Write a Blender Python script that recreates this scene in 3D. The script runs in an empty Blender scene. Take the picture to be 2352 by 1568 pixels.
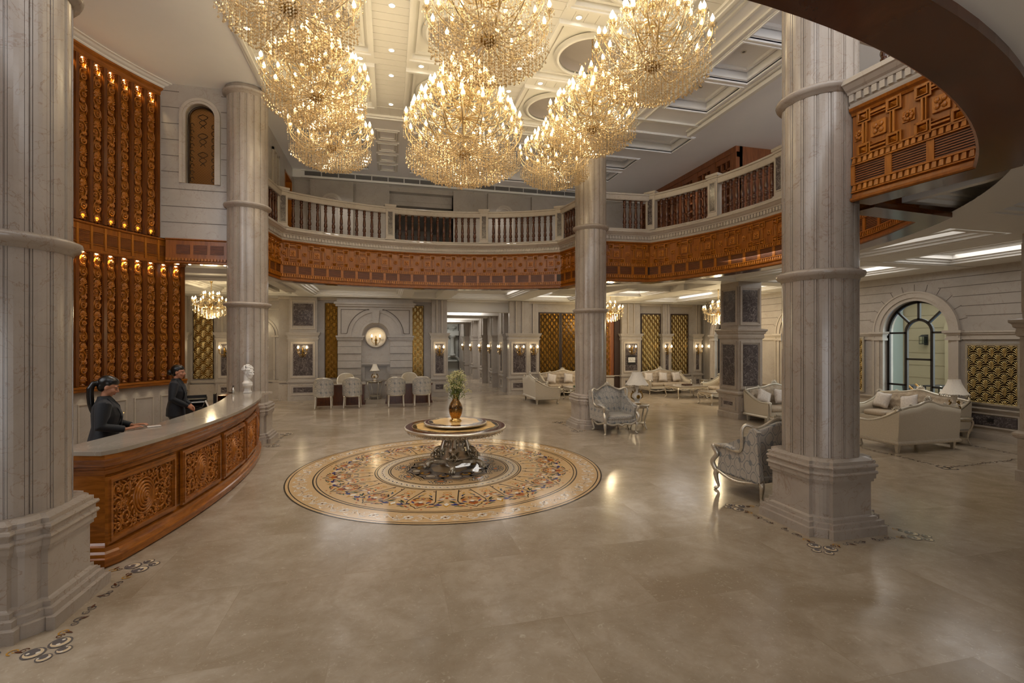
import bpy, bmesh, math, random
from mathutils import Vector, Matrix
random.seed(7)
PI = math.pi
SC = bpy.context.scene
COL = SC.collection

# ------------------------------------------------------------------ helpers
def sgn(x): return -1 if x < 0 else 1

class MB:
    """collects geometry, then links it as one mesh object"""
    def __init__(s):
        s.v = []; s.f = []; s.m = []; s.sm = []
    def add(s, verts, faces, mi=0, smooth=False, M=None):
        o = len(s.v)
        if M is not None: verts = [tuple(M @ Vector(p)) for p in verts]
        s.v.extend(verts)
        for f in faces:
            s.f.append(tuple(i + o for i in f)); s.m.append(mi); s.sm.append(smooth)
        return s
    def box(s, c, d, rz=0, mi=0, M=None):
        x, y, z = d[0]/2, d[1]/2, d[2]/2
        cs, sn = math.cos(rz), math.sin(rz)
        P = []
        for i in (-1, 1):
            for j in (-1, 1):
                for k in (-1, 1):
                    px, py = i*x, j*y
                    P.append((c[0]+px*cs-py*sn, c[1]+px*sn+py*cs, c[2]+k*z))
        return s.add(P, [(0,1,3,2),(4,6,7,5),(0,4,5,1),(2,3,7,6),(0,2,6,4),(1,5,7,3)], mi, False, M)
    def b2(s, x0, x1, y0, y1, z0, z1, mi=0, M=None):
        return s.box(((x0+x1)/2, (y0+y1)/2, (z0+z1)/2), (abs(x1-x0), abs(y1-y0), abs(z1-z0)), 0, mi, M)
    def frustum(s, c, d0, d1, h, mi=0, M=None):
        P = []
        for k, d in ((0, d0), (h, d1)):
            for i, j in ((-1,-1),(1,-1),(1,1),(-1,1)):
                P.append((c[0]+i*d[0]/2, c[1]+j*d[1]/2, c[2]+k))
        return s.add(P, [(3,2,1,0),(4,5,6,7),(0,1,5,4),(1,2,6,5),(2,3,7,6),(3,0,4,7)], mi, False, M)
    def prism(s, poly, z0, z1, mi=0, M=None, smooth=False, caps=True):
        n = len(poly)
        P = [(x, y, z0) for x, y in poly] + [(x, y, z1) for x, y in poly]
        F = [(i, (i+1) % n, n+(i+1) % n, n+i) for i in range(n)]
        s.add(P, F, mi, smooth, M)
        if caps: s.add(P, [tuple(range(n-1, -1, -1)), tuple(range(n, 2*n))], mi, False, M)
        return s
    def tube(s, pts, r, n=6, mi=0, closed=False, M=None, smooth=True, caps=True):
        pts = [Vector(p) for p in pts]
        k = len(pts)
        if not hasattr(r, '__len__'): r = [r]*k
        V = []; up = None
        for i in range(k):
            if closed: t = pts[(i+1) % k]-pts[i-1]
            else: t = pts[min(i+1, k-1)]-pts[max(i-1, 0)]
            if t.length < 1e-9: t = Vector((0, 0, 1))
            t.normalize()
            if up is None:
                a = Vector((0, 0, 1)) if abs(t.z) < .9 else Vector((1, 0, 0))
                up = (a - t*a.dot(t)).normalized()
            else:
                up = up - t*up.dot(t)
                up = up.normalized() if up.length > 1e-6 else t.orthogonal().normalized()
            w = t.cross(up)
            for j in range(n):
                a = 2*PI*j/n
                V.append(tuple(pts[i] + (up*math.cos(a)+w*math.sin(a))*r[i]))
        F = []
        for i in range(k if closed else k-1):
            i2 = (i+1) % k
            for j in range(n):
                j2 = (j+1) % n
                F.append((i*n+j, i*n+j2, i2*n+j2, i2*n+j))
        if not closed and caps:
            F.append(tuple(range(n-1, -1, -1))); F.append(tuple((k-1)*n+j for j in range(n)))
        return s.add(V, F, mi, smooth, M)
    def lathe(s, prof, n=24, c=(0, 0, 0), mi=0, M=None, smooth=True, a0=0, a1=2*PI, sx=1, sy=1):
        full = abs(a1-a0) > 2*PI-1e-6
        k = len(prof); m = n if full else n+1
        V = []
        for j in range(m):
            a = a0+(a1-a0)*j/n
            for r, z in prof: V.append((c[0]+r*math.cos(a)*sx, c[1]+r*math.sin(a)*sy, c[2]+z))
        F = []
        for j in range(n):
            j2 = (j+1) % m
            for i in range(k-1):
                F.append((j*k+i, j2*k+i, j2*k+i+1, j*k+i+1))
        return s.add(V, F, mi, smooth, M)
    def ball(s, c, r, n=10, m=6, mi=0, M=None, smooth=True):
        if not hasattr(r, '__len__'): r = (r, r, r)
        V = [(c[0], c[1], c[2]+r[2])]
        for i in range(1, m):
            t = PI*i/m
            for j in range(n):
                a = 2*PI*j/n
                V.append((c[0]+r[0]*math.sin(t)*math.cos(a), c[1]+r[1]*math.sin(t)*math.sin(a), c[2]+r[2]*math.cos(t)))
        V.append((c[0], c[1], c[2]-r[2])); L = len(V)-1
        F = [(0, 1+j, 1+(j+1) % n) for j in range(n)]
        for i in range(m-2):
            for j in range(n):
                j2 = (j+1) % n
                F.append((1+i*n+j, 1+(i+1)*n+j, 1+(i+1)*n+j2, 1+i*n+j2))
        b = 1+(m-2)*n
        F += [(L, b+(j+1) % n, b+j) for j in range(n)]
        return s.add(V, F, mi, smooth, M)
    def surf(s, fn, nu, nv, mi=0, M=None, smooth=True, flip=False):
        V = [tuple(fn(i/nu, j/nv)) for i in range(nu+1) for j in range(nv+1)]
        F = []
        for i in range(nu):
            for j in range(nv):
                a = i*(nv+1)+j
                q = (a, a+nv+1, a+nv+2, a+1)
                F.append(q[::-1] if flip else q)
        return s.add(V, F, mi, smooth, M)
    def loft(s, rings, mi=0, M=None, smooth=True, caps=True):
        n = len(rings[0]); V = [tuple(p) for r in rings for p in r]; F = []
        for i in range(len(rings)-1):
            for j in range(n):
                j2 = (j+1) % n
                F.append((i*n+j, i*n+j2, (i+1)*n+j2, (i+1)*n+j))
        if caps:
            F.append(tuple(range(n-1, -1, -1))); F.append(tuple((len(rings)-1)*n+j for j in range(n)))
        return s.add(V, F, mi, smooth, M)
    def sweep(s, path, prof, closed=False, mi=0, M=None, smooth=False, caps=True):
        """path: xy points; prof: (offset to the right of travel, z)"""
        n = len(path); k = len(prof); V = []
        for i in range(n):
            p = Vector(path[i])
            def nrm(a, b):
                d = Vector(b)-Vector(a); d.normalize(); return Vector((d.y, -d.x))
            if closed or 0 < i < n-1:
                n0 = nrm(path[i-1], path[i]); n1 = nrm(path[i], path[(i+1) % n])
                m = n0+n1
                m = m/max(m.dot(m)/2, .15) if m.length > 1e-6 else n0
            elif i == 0: m = nrm(path[0], path[1])
            else: m = nrm(path[-2], path[-1])
            for o, z in prof: V.append((p.x+m.x*o, p.y+m.y*o, z))
        F = []
        for i in range(n if closed else n-1):
            i2 = (i+1) % n
            for j in range(k-1):
                F.append((i*k+j, i*k+j+1, i2*k+j+1, i2*k+j))
        if not closed and caps and k > 2:
            F.append(tuple(range(k-1, -1, -1))); F.append(tuple((n-1)*k+j for j in range(k)))
        return s.add(V, F, mi, smooth, M)
    def flat(s, poly, z, mi=0, M=None):
        return s.add([(x, y, z) for x, y in poly], [tuple(range(len(poly)))], mi, False, M)
    def ribbon(s, pts, w, z, mi=0, closed=False):
        """flat strip along xy points; w may be a list"""
        k = len(pts); V = []
        if not hasattr(w, '__len__'): w = [w]*k
        for i in range(k):
            a = Vector(pts[i-1] if (closed or i > 0) else pts[0]); b = Vector(pts[(i+1) % k] if (closed or i < k-1) else pts[-1])
            d = b-a
            d = d.normalized() if d.length > 1e-9 else Vector((1, 0))
            nx, ny = -d.y*w[i]/2, d.x*w[i]/2
            V += [(pts[i][0]+nx, pts[i][1]+ny, z), (pts[i][0]-nx, pts[i][1]-ny, z)]
        F = [(2*i, 2*i+1, 2*((i+1) % k)+1, 2*((i+1) % k)) for i in range(k if closed else k-1)]
        return s.add(V, F, mi)
    def build(s, name, mats, parent=None, loc=None, rz=0, bevel=0, seg=2, kind=None, label=None, cat=None, group=None, fix=True, subsurf=0, remesh=0, smooth_it=0):
        me = bpy.data.meshes.new(name)
        me.from_pydata(s.v, [], s.f)
        if not isinstance(mats, (list, tuple)): mats = [mats]
        for m in mats: me.materials.append(m)
        if len(mats) > 1: me.polygons.foreach_set('material_index', s.m)
        me.polygons.foreach_set('use_smooth', s.sm)
        if fix:
            bm = bmesh.new(); bm.from_mesh(me)
            bmesh.ops.remove_doubles(bm, verts=bm.verts, dist=1e-5)
            bmesh.ops.recalc_face_normals(bm, faces=bm.faces)
            bm.to_mesh(me); bm.free()
        me.update()
        o = bpy.data.objects.new(name, me); COL.objects.link(o)
        if parent is not None: o.parent = parent
        if loc is not None: o.location = loc
        if rz: o.rotation_euler = (0, 0, rz)
        if remesh:
            r = o.modifiers.new('remesh', 'REMESH'); r.mode = 'VOXEL'; r.voxel_size = remesh; r.use_smooth_shade = True
        if smooth_it:
            r = o.modifiers.new('smooth', 'SMOOTH'); r.iterations = smooth_it; r.factor = .5
        if bevel:
            b = o.modifiers.new('bevel', 'BEVEL'); b.width = bevel; b.segments = seg; b.limit_method = 'ANGLE'
        if subsurf:
            b = o.modifiers.new('sub', 'SUBSURF'); b.levels = subsurf; b.render_levels = subsurf
        tag(o, label, cat, group, kind)
        return o

def tag(o, label=None, cat=None, group=None, kind=None):
    if label: o['label'] = label
    if cat: o['category'] = cat
    if group: o['group'] = group
    if kind: o['kind'] = kind
    return o

def thing(name, label, cat, loc=(0, 0, 0), rz=0, group=None, kind=None):
    o = bpy.data.objects.new(name, None); COL.objects.link(o)
    o.location = loc; o.rotation_euler = (0, 0, rz); o.empty_display_size = .1
    return tag(o, label, cat, group, kind)

def copy_tree(o, parent=None):
    c = o.copy(); COL.objects.link(c)
    if parent is not None: c.parent = parent
    for ch in list(o.children): copy_tree(ch, c)
    return c

def dup(o, loc, rz=0, label=None, scale=None, group=None):
    c = copy_tree(o); c.location = loc; c.rotation_euler = (0, 0, rz)
    if scale: c.scale = scale
    if label: c['label'] = label
    if group: c['group'] = group
    return c

def inst(o, parent, loc, rz=0, name=None, M=None):
    c = copy_tree(o, parent)
    if M is not None: c.matrix_local = M
    else:
        c.location = loc; c.rotation_euler = (0, 0, rz)
    return c

def wallM(o, ux, un, uz=(0, 0, 1)):
    """local x along ux, local y out along un, local z up, origin o"""
    a, b, c = Vector(ux), Vector(un), Vector(uz)
    return Matrix(((a.x, b.x, c.x, o[0]), (a.y, b.y, c.y, o[1]), (a.z, b.z, c.z, o[2]), (0, 0, 0, 1)))

def arc(cx, cy, r, a0, a1, n): return [(cx+r*math.cos(a0+(a1-a0)*i/n), cy+r*math.sin(a0+(a1-a0)*i/n)) for i in range(n+1)]

def spline(P, n=8):
    """Catmull-Rom through points"""
    P = [Vector(p) for p in P]; out = []
    for i in range(len(P)-1):
        p0 = P[max(i-1, 0)]; p1 = P[i]; p2 = P[i+1]; p3 = P[min(i+2, len(P)-1)]
        for j in range(n):
            t = j/n
            out.append(.5*((2*p1)+(p2-p0)*t+(2*p0-5*p1+4*p2-p3)*t*t+(3*p1-p0-3*p2+p3)*t**3))
    out.append(P[-1]); return out

# ------------------------------------------------------------------ materials
def srgb(r, g, b):
    f = lambda c: (c/255/12.92) if c/255 <= .04045 else ((c/255+.055)/1.055)**2.4
    return (f(r), f(g), f(b), 1)

class Mat:
    def __init__(s, name, col, rough=.5, metal=0, spec=.5):
        s.m = bpy.data.materials.new(name); s.m.use_nodes = True
        s.nt = s.m.node_tree; s.N = s.nt.nodes; s.b = s.N['Principled BSDF']
        s.b.inputs['Base Color'].default_value = col
        s.b.inputs['Roughness'].default_value = rough; s.b.inputs['Metallic'].default_value = metal
        s.b.inputs['Specular IOR Level'].default_value = spec
        s._tc = None
    def L(s, a, b): s.nt.links.new(a, b)
    def n(s, t, **kw):
        x = s.N.new(t)
        for k, v in kw.items():
            if k in x.inputs: x.inputs[k].default_value = v
            else: setattr(x, k, v)
        return x
    def co(s, scale=(1, 1, 1), rot=(0, 0, 0), kind='Object'):
        if s._tc is None: s._tc = s.n('ShaderNodeTexCoord')
        mp = s.n('ShaderNodeMapping'); mp.inputs['Scale'].default_value = scale; mp.inputs['Rotation'].default_value = rot
        s.L(s._tc.outputs[kind], mp.inputs[0]); return mp.outputs[0]
    def noise(s, vec, scale=5, detail=4, rough=.5, dist=0):
        x = s.n('ShaderNodeTexNoise'); x.inputs['Scale'].default_value = scale; x.inputs['Detail'].default_value = detail
        x.inputs['Roughness'].default_value = rough; x.inputs['Distortion'].default_value = dist
        s.L(vec, x.inputs['Vector']); return x.outputs['Fac']
    def math(s, op, a, b=None, clamp=False):
        x = s.n('ShaderNodeMath', operation=op); x.use_clamp = clamp
        for i, q in enumerate((a, b)):
            if q is None: continue
            if isinstance(q, (int, float)): x.inputs[i].default_value = q
            else: s.L(q, x.inputs[i])
        return x.outputs[0]
    def ramp(s, fac, stops, interp='LINEAR'):
        x = s.n('ShaderNodeValToRGB'); x.color_ramp.interpolation = interp
        e = x.color_ramp.elements
        while len(e) > 1: e.remove(e[-1])
        for i, (p, c) in enumerate(stops):
            q = e[0] if i == 0 else e.new(p)
            q.position = p; q.color = c if hasattr(c, '__len__') else (c, c, c, 1)
        s.L(fac, x.inputs[0]); return x.outputs[0]
    def mix(s, fac, a, b, mode='MIX'):
        x = s.n('ShaderNodeMix', data_type='RGBA', blend_type=mode)
        for sock, q in ((x.inputs[0], fac), (x.inputs[6], a), (x.inputs[7], b)):
            if isinstance(q, (int, float)): sock.default_value = q
            elif isinstance(q, tuple): sock.default_value = q
            else: s.L(q, sock)
        return x.outputs[2]
    def color(s, sock): s.L(sock, s.b.inputs['Base Color']); return s
    def bump(s, h, strength=.3, dist=.01):
        x = s.n('ShaderNodeBump'); x.inputs['Strength'].default_value = strength; x.inputs['Distance'].default_value = dist
        s.L(h, x.inputs['Height']); s.L(x.outputs[0], s.b.inputs['Normal']); return s

def marble(name, base, cloud, vein, rough=.18, vs=1.6, vw=.012, scale=1.0, fleck=None, spec=.5):
    M = Mat(name, base, rough, 0, spec)
    v = M.co((scale, scale, scale))
    c = M.noise(v, 1.3, 6, .6, .4)
    col = M.mix(M.ramp(c, [(.3, 0), (.7, 1)]), base, cloud)
    n1 = M.noise(v, vs, 5, .55, 1.6)
    d = M.math('ABSOLUTE', M.math('SUBTRACT', n1, .5))
    ve = M.ramp(d, [(0, .6), (vw, .15), (vw*2.2, 0)])
    n2 = M.noise(v, vs*2.7, 4, .55, 1.2)
    d2 = M.math('ABSOLUTE', M.math('SUBTRACT', n2, .52))
    ve2 = M.ramp(d2, [(0, .4), (vw*.8, 0)])
    f = M.math('MAXIMUM', ve, ve2)
    col = M.mix(f, col, vein)
    if fleck:
        q = M.noise(v, 22, 3, .6)
        col = M.mix(M.ramp(q, [(.62, 0), (.75, .45)]), col, fleck)
    return M.color(col)

def wood(name, dark, light, rough=.25, scale=1, axis='Z', spec=.5):
    M = Mat(name, light, rough, 0, spec)
    sc = {'Z': (9, 9, .7), 'X': (.7, 9, 9), 'Y': (9, .7, 9), 'H': (1.2, 1.2, 9)}[axis]
    v = M.co(tuple(q*scale for q in sc))
    a = M.noise(v, 2.2, 6, .62, .8)
    b = M.noise(v, 9, 3, .5)
    col = M.mix(M.ramp(a, [(.28, 0), (.72, 1)]), dark, light)
    col = M.mix(M.ramp(b, [(.45, 0), (.75, .35)]), col, dark)
    M.color(col)
    return M

M_COL = marble('column_marble', srgb(178, 166, 153), srgb(158, 146, 134), srgb(130, 100, 80), .2, 2.6, .005, 1.0).m
M_WALL = marble('wall_marble', srgb(177, 168, 158), srgb(161, 153, 143), srgb(150, 134, 120), .25, 1.6, .006, 1.1).m
M_STONE = marble('cornice_stone', srgb(188, 178, 165), srgb(172, 161, 147), srgb(150, 128, 108), .3, 1.5, .005, 1.0).m
M_DARK = marble('dark_marble', srgb(84, 75, 74), srgb(58, 51, 52), srgb(190, 180, 172), .15, 3.0, .011, 1.6).m
M_CTOP = marble('counter_marble', srgb(172, 161, 146), srgb(150, 140, 126), srgb(196, 184, 168), .1, 1.2, .004, 1.0).m

def floor_material():
    M = Mat('floor_marble', srgb(170, 152, 128), .12, 0, .32)
    v = M.co()
    # large slabs, each with its own shift of the cloud pattern
    br = M.n('ShaderNodeTexBrick'); br.offset = 0.5; br.squash = 1
    br.inputs['Color1'].default_value = (0, 0, 0, 1); br.inputs['Color2'].default_value = (1, 1, 1, 1); br.inputs['Mortar'].default_value = (.5, .5, .5, 1)
    br.inputs['Scale'].default_value = 1; br.inputs['Mortar Size'].default_value = .0022; br.inputs['Brick Width'].default_value = 1.78; br.inputs['Row Height'].default_value = 1.2
    M.L(v, br.inputs['Vector'])
    sh = M.n('ShaderNodeVectorMath', operation='SCALE'); M.L(br.outputs['Color'], sh.inputs[0]); sh.inputs['Scale'].default_value = 7
    ad = M.n('ShaderNodeVectorMath', operation='ADD'); M.L(v, ad.inputs[0]); M.L(sh.outputs[0], ad.inputs[1])
    w = ad.outputs[0]
    c1 = M.noise(w, .9, 7, .62, .7)
    c2 = M.noise(w, 5.5, 6, .7, .3)
    fl = M.noise(w, 16, 5, .7, 2.2)
    col = M.mix(M.ramp(c1, [(.35, 0), (.65, 1)]), srgb(150, 134, 112), srgb(180, 166, 147))
    col = M.mix(M.ramp(c2, [(.42, 0), (.7, .55)]), col, srgb(144, 126, 103))
    col = M.mix(M.ramp(fl, [(.58, 0), (.7, .55)]), col, srgb(205, 192, 170))
    col = M.mix(M.math('MULTIPLY', br.outputs['Fac'], .35), col, srgb(140, 122, 98))
    M.color(col)
    M.L(M.ramp(c2, [(.3, .14), (.8, .24)]), M.b.inputs['Roughness'])
    return M.m
M_FLOOR = floor_material()

WOOD_D, WOOD_L = srgb(128, 70, 13), srgb(198, 122, 34)
M_WOOD = wood('carved_teak', WOOD_D, WOOD_L, .28).m
M_WOODH = wood('polished_teak', srgb(114, 62, 14), srgb(176, 106, 36), .2, 1, 'H').m
M_WOODP = wood('teak_panel_ground', srgb(120, 66, 13), srgb(166, 96, 26), .3).m
M_WOODR = wood('plain_teak_rib', srgb(84, 42, 12), srgb(124, 68, 18), .22).m
M_WOODG = wood('teak_grille', srgb(110, 60, 24), srgb(146, 84, 36), .4, 1, 'H').m
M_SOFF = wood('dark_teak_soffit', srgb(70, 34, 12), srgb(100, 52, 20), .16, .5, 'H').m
M_BALU = wood('turned_walnut', srgb(60, 30, 15), srgb(102, 56, 28), .22).m
M_LATT = wood('lattice_wood', srgb(104, 58, 30), srgb(146, 88, 50), .4).m
M_BLACK = Mat('black_gap', srgb(22, 17, 14), .6).m
M_GAPW = Mat('dark_recess_wood', srgb(48, 27, 14), .5).m

def plain(name, col, rough=.5, metal=0, spec=.5, nz=0, nscale=30):
    M = Mat(name, col, rough, metal, spec)
    if nz:
        v = M.co(); a = M.noise(v, nscale, 4, .6)
        d = tuple(c*(1-nz) for c in col[:3])+(1,)
        M.color(M.mix(M.ramp(a, [(.35, 0), (.65, 1)]), d, col))
    return M.m
M_WHITE = plain('ceiling_plaster', srgb(228, 225, 218), .6, nz=.02, nscale=3)
M_CEILW = plain('brightened_ceiling_plaster', srgb(246, 246, 248), .6, nz=.015, nscale=3)  # plaster whitened to stand in for light missing on the outer ceilings
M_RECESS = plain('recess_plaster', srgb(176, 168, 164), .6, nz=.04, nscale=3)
M_LOUV = plain('ceiling_grille', srgb(112, 108, 103), .5, nz=.1)
M_GROOVE = plain('shadow_joint', srgb(96, 85, 76), .5, nz=.05)
M_BRASS = plain('polished_brass', srgb(226, 192, 122), .22, 1, nz=.08)
M_CHAMP = plain('champagne_gilt', srgb(222, 200, 156), .28, 1, nz=.1)
M_GOLD = plain('gold_leaf', srgb(212, 192, 138), .22, 1, nz=.1)
M_GOLDB = plain('gold_mirror_back', srgb(150, 108, 44), .2, .85, nz=.15)
M_BRONZE = plain('dark_bronze', srgb(62, 42, 22), .3, .5, nz=.1)
M_AGED = plain('aged_brass', srgb(150, 116, 58), .35, 1, nz=.25, nscale=60)
M_SILV = plain('silver_leaf', srgb(218, 209, 192), .3, .7, nz=.16, nscale=40)
M_SILVD = plain('antique_silver', srgb(196, 184, 160), .34, .65, nz=.25, nscale=50)
M_PEWT = plain('pewter_trim', srgb(196, 190, 178), .25, .8, nz=.05)
M_FRAME = plain('window_frame_black', srgb(30, 25, 22), .4, nz=.1)

def fabric(name, a, b, rough=.75, scale=90, sheen=.2):
    M = Mat(name, a, rough, 0, .3)
    v = M.co(); n = M.noise(v, scale, 3, .6)
    M.color(M.mix(M.ramp(n, [(.35, 0), (.65, 1)]), a, b))
    M.b.inputs['Sheen Weight'].default_value = sheen
    M.bump(n, .15, .002)
    return M.m
M_CREAM = fabric('cream_linen', srgb(206, 194, 172), srgb(190, 177, 154), .7)
M_TUFT = fabric('taupe_leather', srgb(182, 166, 144), srgb(164, 147, 126), .42, 40, 0)
M_PILLOW = fabric('pearl_satin', srgb(216, 206, 196), srgb(196, 186, 176), .38, 25)
M_SHADE = fabric('ivory_silk_shade', srgb(236, 228, 214), srgb(222, 213, 198), .6, 60)

def damask():
    """silver brocade with a blue-grey ogee figure"""
    M = Mat('silver_damask', srgb(186, 178, 166), .4, .15, .4)
    v = M.co((1, 1, 1))
    sp = M.n('ShaderNodeSeparateXYZ'); M.L(v, sp.inputs[0])
    K = 2*PI/.17
    X = M.math('ADD', sp.outputs[0], M.math('MULTIPLY', sp.outputs[1], .9))
    sx = M.math('SINE', M.math('MULTIPLY', X, K)); sz = M.math('SINE', M.math('MULTIPLY', sp.outputs[2], K*.62))
    cx = M.math('COSINE', M.math('MULTIPLY', X, K*.5)); cz = M.math('COSINE', M.math('MULTIPLY', sp.outputs[2], K*.31))
    a = M.math('ADD', sx, M.math('MULTIPLY', sz, 1.0))
    e = M.math('ABSOLUTE', M.math('SUBTRACT', M.math('ABSOLUTE', a), .55))
    line = M.ramp(e, [(.1, 1), (.2, 0)])
    n = M.noise(v, 24, 3, .6, 2.5)
    leaf = M.ramp(M.math('ABSOLUTE', M.math('SUBTRACT', n, .5)), [(.02, .8), (.05, 0)])
    core = M.ramp(M.math('ABSOLUTE', M.math('MULTIPLY', cx, cz)), [(.86, 0), (.92, 1)])
    f = M.math('MAXIMUM', line, M.math('MAXIMUM', M.math('MULTIPLY', leaf, .55), core))
    M.color(M.mix(f, srgb(190, 182, 170), srgb(132, 135, 136)))
    M.L(M.ramp(f, [(0, .34), (1, .6)]), M.b.inputs['Roughness'])
    M.bump(f, .12, .002)
    return M.m
M_DAM = damask()

def emis(name, col, st):
    m = bpy.data.materials.new(name); m.use_nodes = True
    nt = m.node_tree; nt.nodes.remove(nt.nodes['Principled BSDF'])
    e = nt.nodes.new('ShaderNodeEmission'); e.inputs[0].default_value = col; e.inputs[1].default_value = st
    nt.links.new(e.outputs[0], nt.nodes['Material Output'].inputs[0])
    m.cycles.emission_sampling = 'NONE'
    return m
M_BULB = emis('warm_candle_bulb', (1, .8, .48, 1), 10)
M_SPOT = emis('downlight_lens', (1, .93, .8, 1), 14)
M_WARMSPOT = emis('warm_spot_lens', (1, .72, .35, 1), 16)

def crystal():
    m = bpy.data.materials.new('cut_crystal'); m.use_nodes = True
    nt = m.node_tree; b = nt.nodes['Principled BSDF']
    b.inputs['Base Color'].default_value = (.9, .78, .56, 1); b.inputs['Roughness'].default_value = .08
    b.inputs['Metallic'].default_value = .75
    tr = nt.nodes.new('ShaderNodeBsdfTransparent'); tr.inputs[0].default_value = (1, .95, .86, 1)
    mx = nt.nodes.new('ShaderNodeMixShader'); mx.inputs[0].default_value = .5
    nt.links.new(tr.outputs[0], mx.inputs[1]); nt.links.new(b.outputs[0], mx.inputs[2])
    nt.links.new(mx.outputs[0], nt.nodes['Material Output'].inputs[0])
    return m
M_CRYS = crystal()

# hall geometry: columns on a grid of 8.32 x 7.1 m, balcony opening an ellipse about the hall centre
CX, CY = 8.32, 7.1
HX, HY, EA, EB = 4.13, 3.57, 7.0, 6.6
def ell(t, k=0): return (HX+(EA+k)*math.cos(t), HY+(EB+k)*math.sin(t))
def ell_t(x, y): return math.atan2((y-HY)/EB, (x-HX)/EA)
def tangent_frame(path, s):
    """point and unit tangent at arc length s of a polyline"""
    for i in range(len(path)-1):
        a, b = Vector(path[i]), Vector(path[i+1]); l = (b-a).length
        if s <= l or i == len(path)-2: return a+(b-a)*(s/l), (b-a)/l
        s -= l
def plen(path): return sum((Vector(path[i+1])-Vector(path[i])).length for i in range(len(path)-1))
# ------------------------------------------------------------------ floor and walls
def struct(mb, name, mats, parent=None, **k): return mb.build(name, mats, parent, kind='structure' if parent is None else None, **k)

mb = MB(); mb.b2(-9, 17.6, -9, 40, -.2, 0); struct(mb, 'floor', M_FLOOR)

def joints(mb, M, x0, x1, zs, w=.014):
    for z in zs: mb.b2(x0, x1, -.002, .003, z-w/2, z+w/2, 0, M)

# rear wall, lower storey, either side of the corridor
mb = MB()
mb.b2(-1.0, 5.42, 15.2, 15.5, 0, 4.3)
struct(mb, 'wall_back', M_WALL)
for nm, q in (('wall_back_left', (-6.5, -.8, 15.9, 16.2, 0, 4.3)), ('wall_back_right', (8.2, 17.4, 15.0, 15.3, 0, 4.3)), ('wall_corridor_left', (5.2, 5.42, 15.5, 32, 0, 4.0)), ('wall_corridor_right', (8.25, 8.5, 15.3, 32, 0, 4.0)), ('wall_corridor_end', (5.2, 8.5, 32, 32.3, 0, 4.0))):
    mb = MB(); mb.b2(*q); struct(mb, nm, M_WALL)
# entrance wall behind the camera, with a wide glazed opening
mb = MB(); mb.b2(-6.5, 2.2, -8.5, -8.2, 0, 4.5); mb.b2(5.6, 17.5, -8.5, -8.2, 0, 4.5); mb.b2(2.2, 5.6, -8.5, -8.2, 2.7, 4.5); struct(mb, 'wall_front', M_WALL)
mb = MB(); mb.b2(-6.8, -6.5, -8.5, 16.2, 0, 4.5); struct(mb, 'wall_side', M_WALL)
# right wall with three arched windows
XR = 16.4
WIN = (4.72, 8.29, 11.86)
WW, ZS, ZB = .82, 2.5, .5
mb = MB()
Mx = Matrix(((0, 0, 1, 0), (1, 0, 0, 0), (0, 1, 0, 0), (0, 0, 0, 1)))   # local (x,y,z) -> world (z, x, y)
edges = [-8.3]+[e for c in WIN for e in (c-WW, c+WW)]+[12.75]
for i in range(0, len(edges), 2): mb.b2(XR, XR+.35, edges[i], edges[i+1], 0, ZS)
for c in WIN: mb.b2(XR, XR+.35, c-WW, c+WW, 0, ZB)
mids = [-8.3]+[(WIN[i]+WIN[i+1])/2 for i in range(2)]+[12.75]
for k, c in enumerate(WIN):
    n = 24
    poly = [(mids[k], ZS)]+[(c-WW*math.cos(PI*i/n), ZS+WW*math.sin(PI*i/n)) for i in range(n+1)]+[(mids[k+1], ZS), (mids[k+1], 4.3), (mids[k], 4.3)]
    # split into strips so that every face is simple
    for i in range(n):
        a0, a1 = PI*i/n, PI*(i+1)/n
        y0, y1 = c-WW*math.cos(a0), c-WW*math.cos(a1); z0, z1 = ZS+WW*math.sin(a0), ZS+WW*math.sin(a1)
        P = [(XR, y0, z0), (XR, y1, z1), (XR, y1, 4.3), (XR, y0, 4.3)]
        mb.add(P+[(x+.35, y, z) for x, y, z in P], [(0,1,2,3),(7,6,5,4),(0,4,5,1),(2,6,7,3)])
    mb.b2(XR, XR+.35, mids[k], c-WW, ZS, 4.3); mb.b2(XR, XR+.35, c+WW, mids[k+1], ZS, 4.3)
P = [(16.4, 12.75), (17.4, 14.75), (17.4, 15.3), (17.9, 15.3), (17.9, 14.6), (16.75, 12.6)]
mb.prism(P, 0, 4.3)
# slit between right wall bays stays solid; ashlar joints
W_RIGHT = struct(mb, 'wall_right', M_WALL)
mb = MB()
MR = wallM((XR, 0, 0), (0, 1, 0), (-1, 0, 0))
for k, c in enumerate(WIN):
    for z in (2.86, 3.1, 3.34, 3.58, 3.8):
        d = z-ZS; r = 1.22
        w = math.sqrt(max(r*r-d*d, 0)) if d < r else 0
        a, b = (-1.2 if k == 0 else mids[k]), mids[k+1]
        if w > 0:
            joints(mb, MR, a, c-w, [z]); joints(mb, MR, c+w, b, [z])
        elif z > 3.75: joints(mb, MR, a, b, [z])
    for i in range(1, 12):                                  # voussoir joints
        t = PI*i/12
        if abs(i-6) < 1: pass
        p0 = (c-1.06*math.cos(t), ZS+1.06*math.sin(t)); p1 = (c-1.24*math.cos(t), ZS+1.24*math.sin(t))
        L = math.hypot(p1[0]-p0[0], p1[1]-p0[1])
        Mq = MR @ Matrix.Translation(((p0[0]+p1[0])/2, 0, (p0[1]+p1[1])/2)) @ Matrix.Rotation(-(PI-t), 4, 'Y')
        mb.box((0, 0, 0), (L, .006, .013), 0, 0, Mq)
struct(mb, 'trim_1', M_GROOVE)

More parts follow.
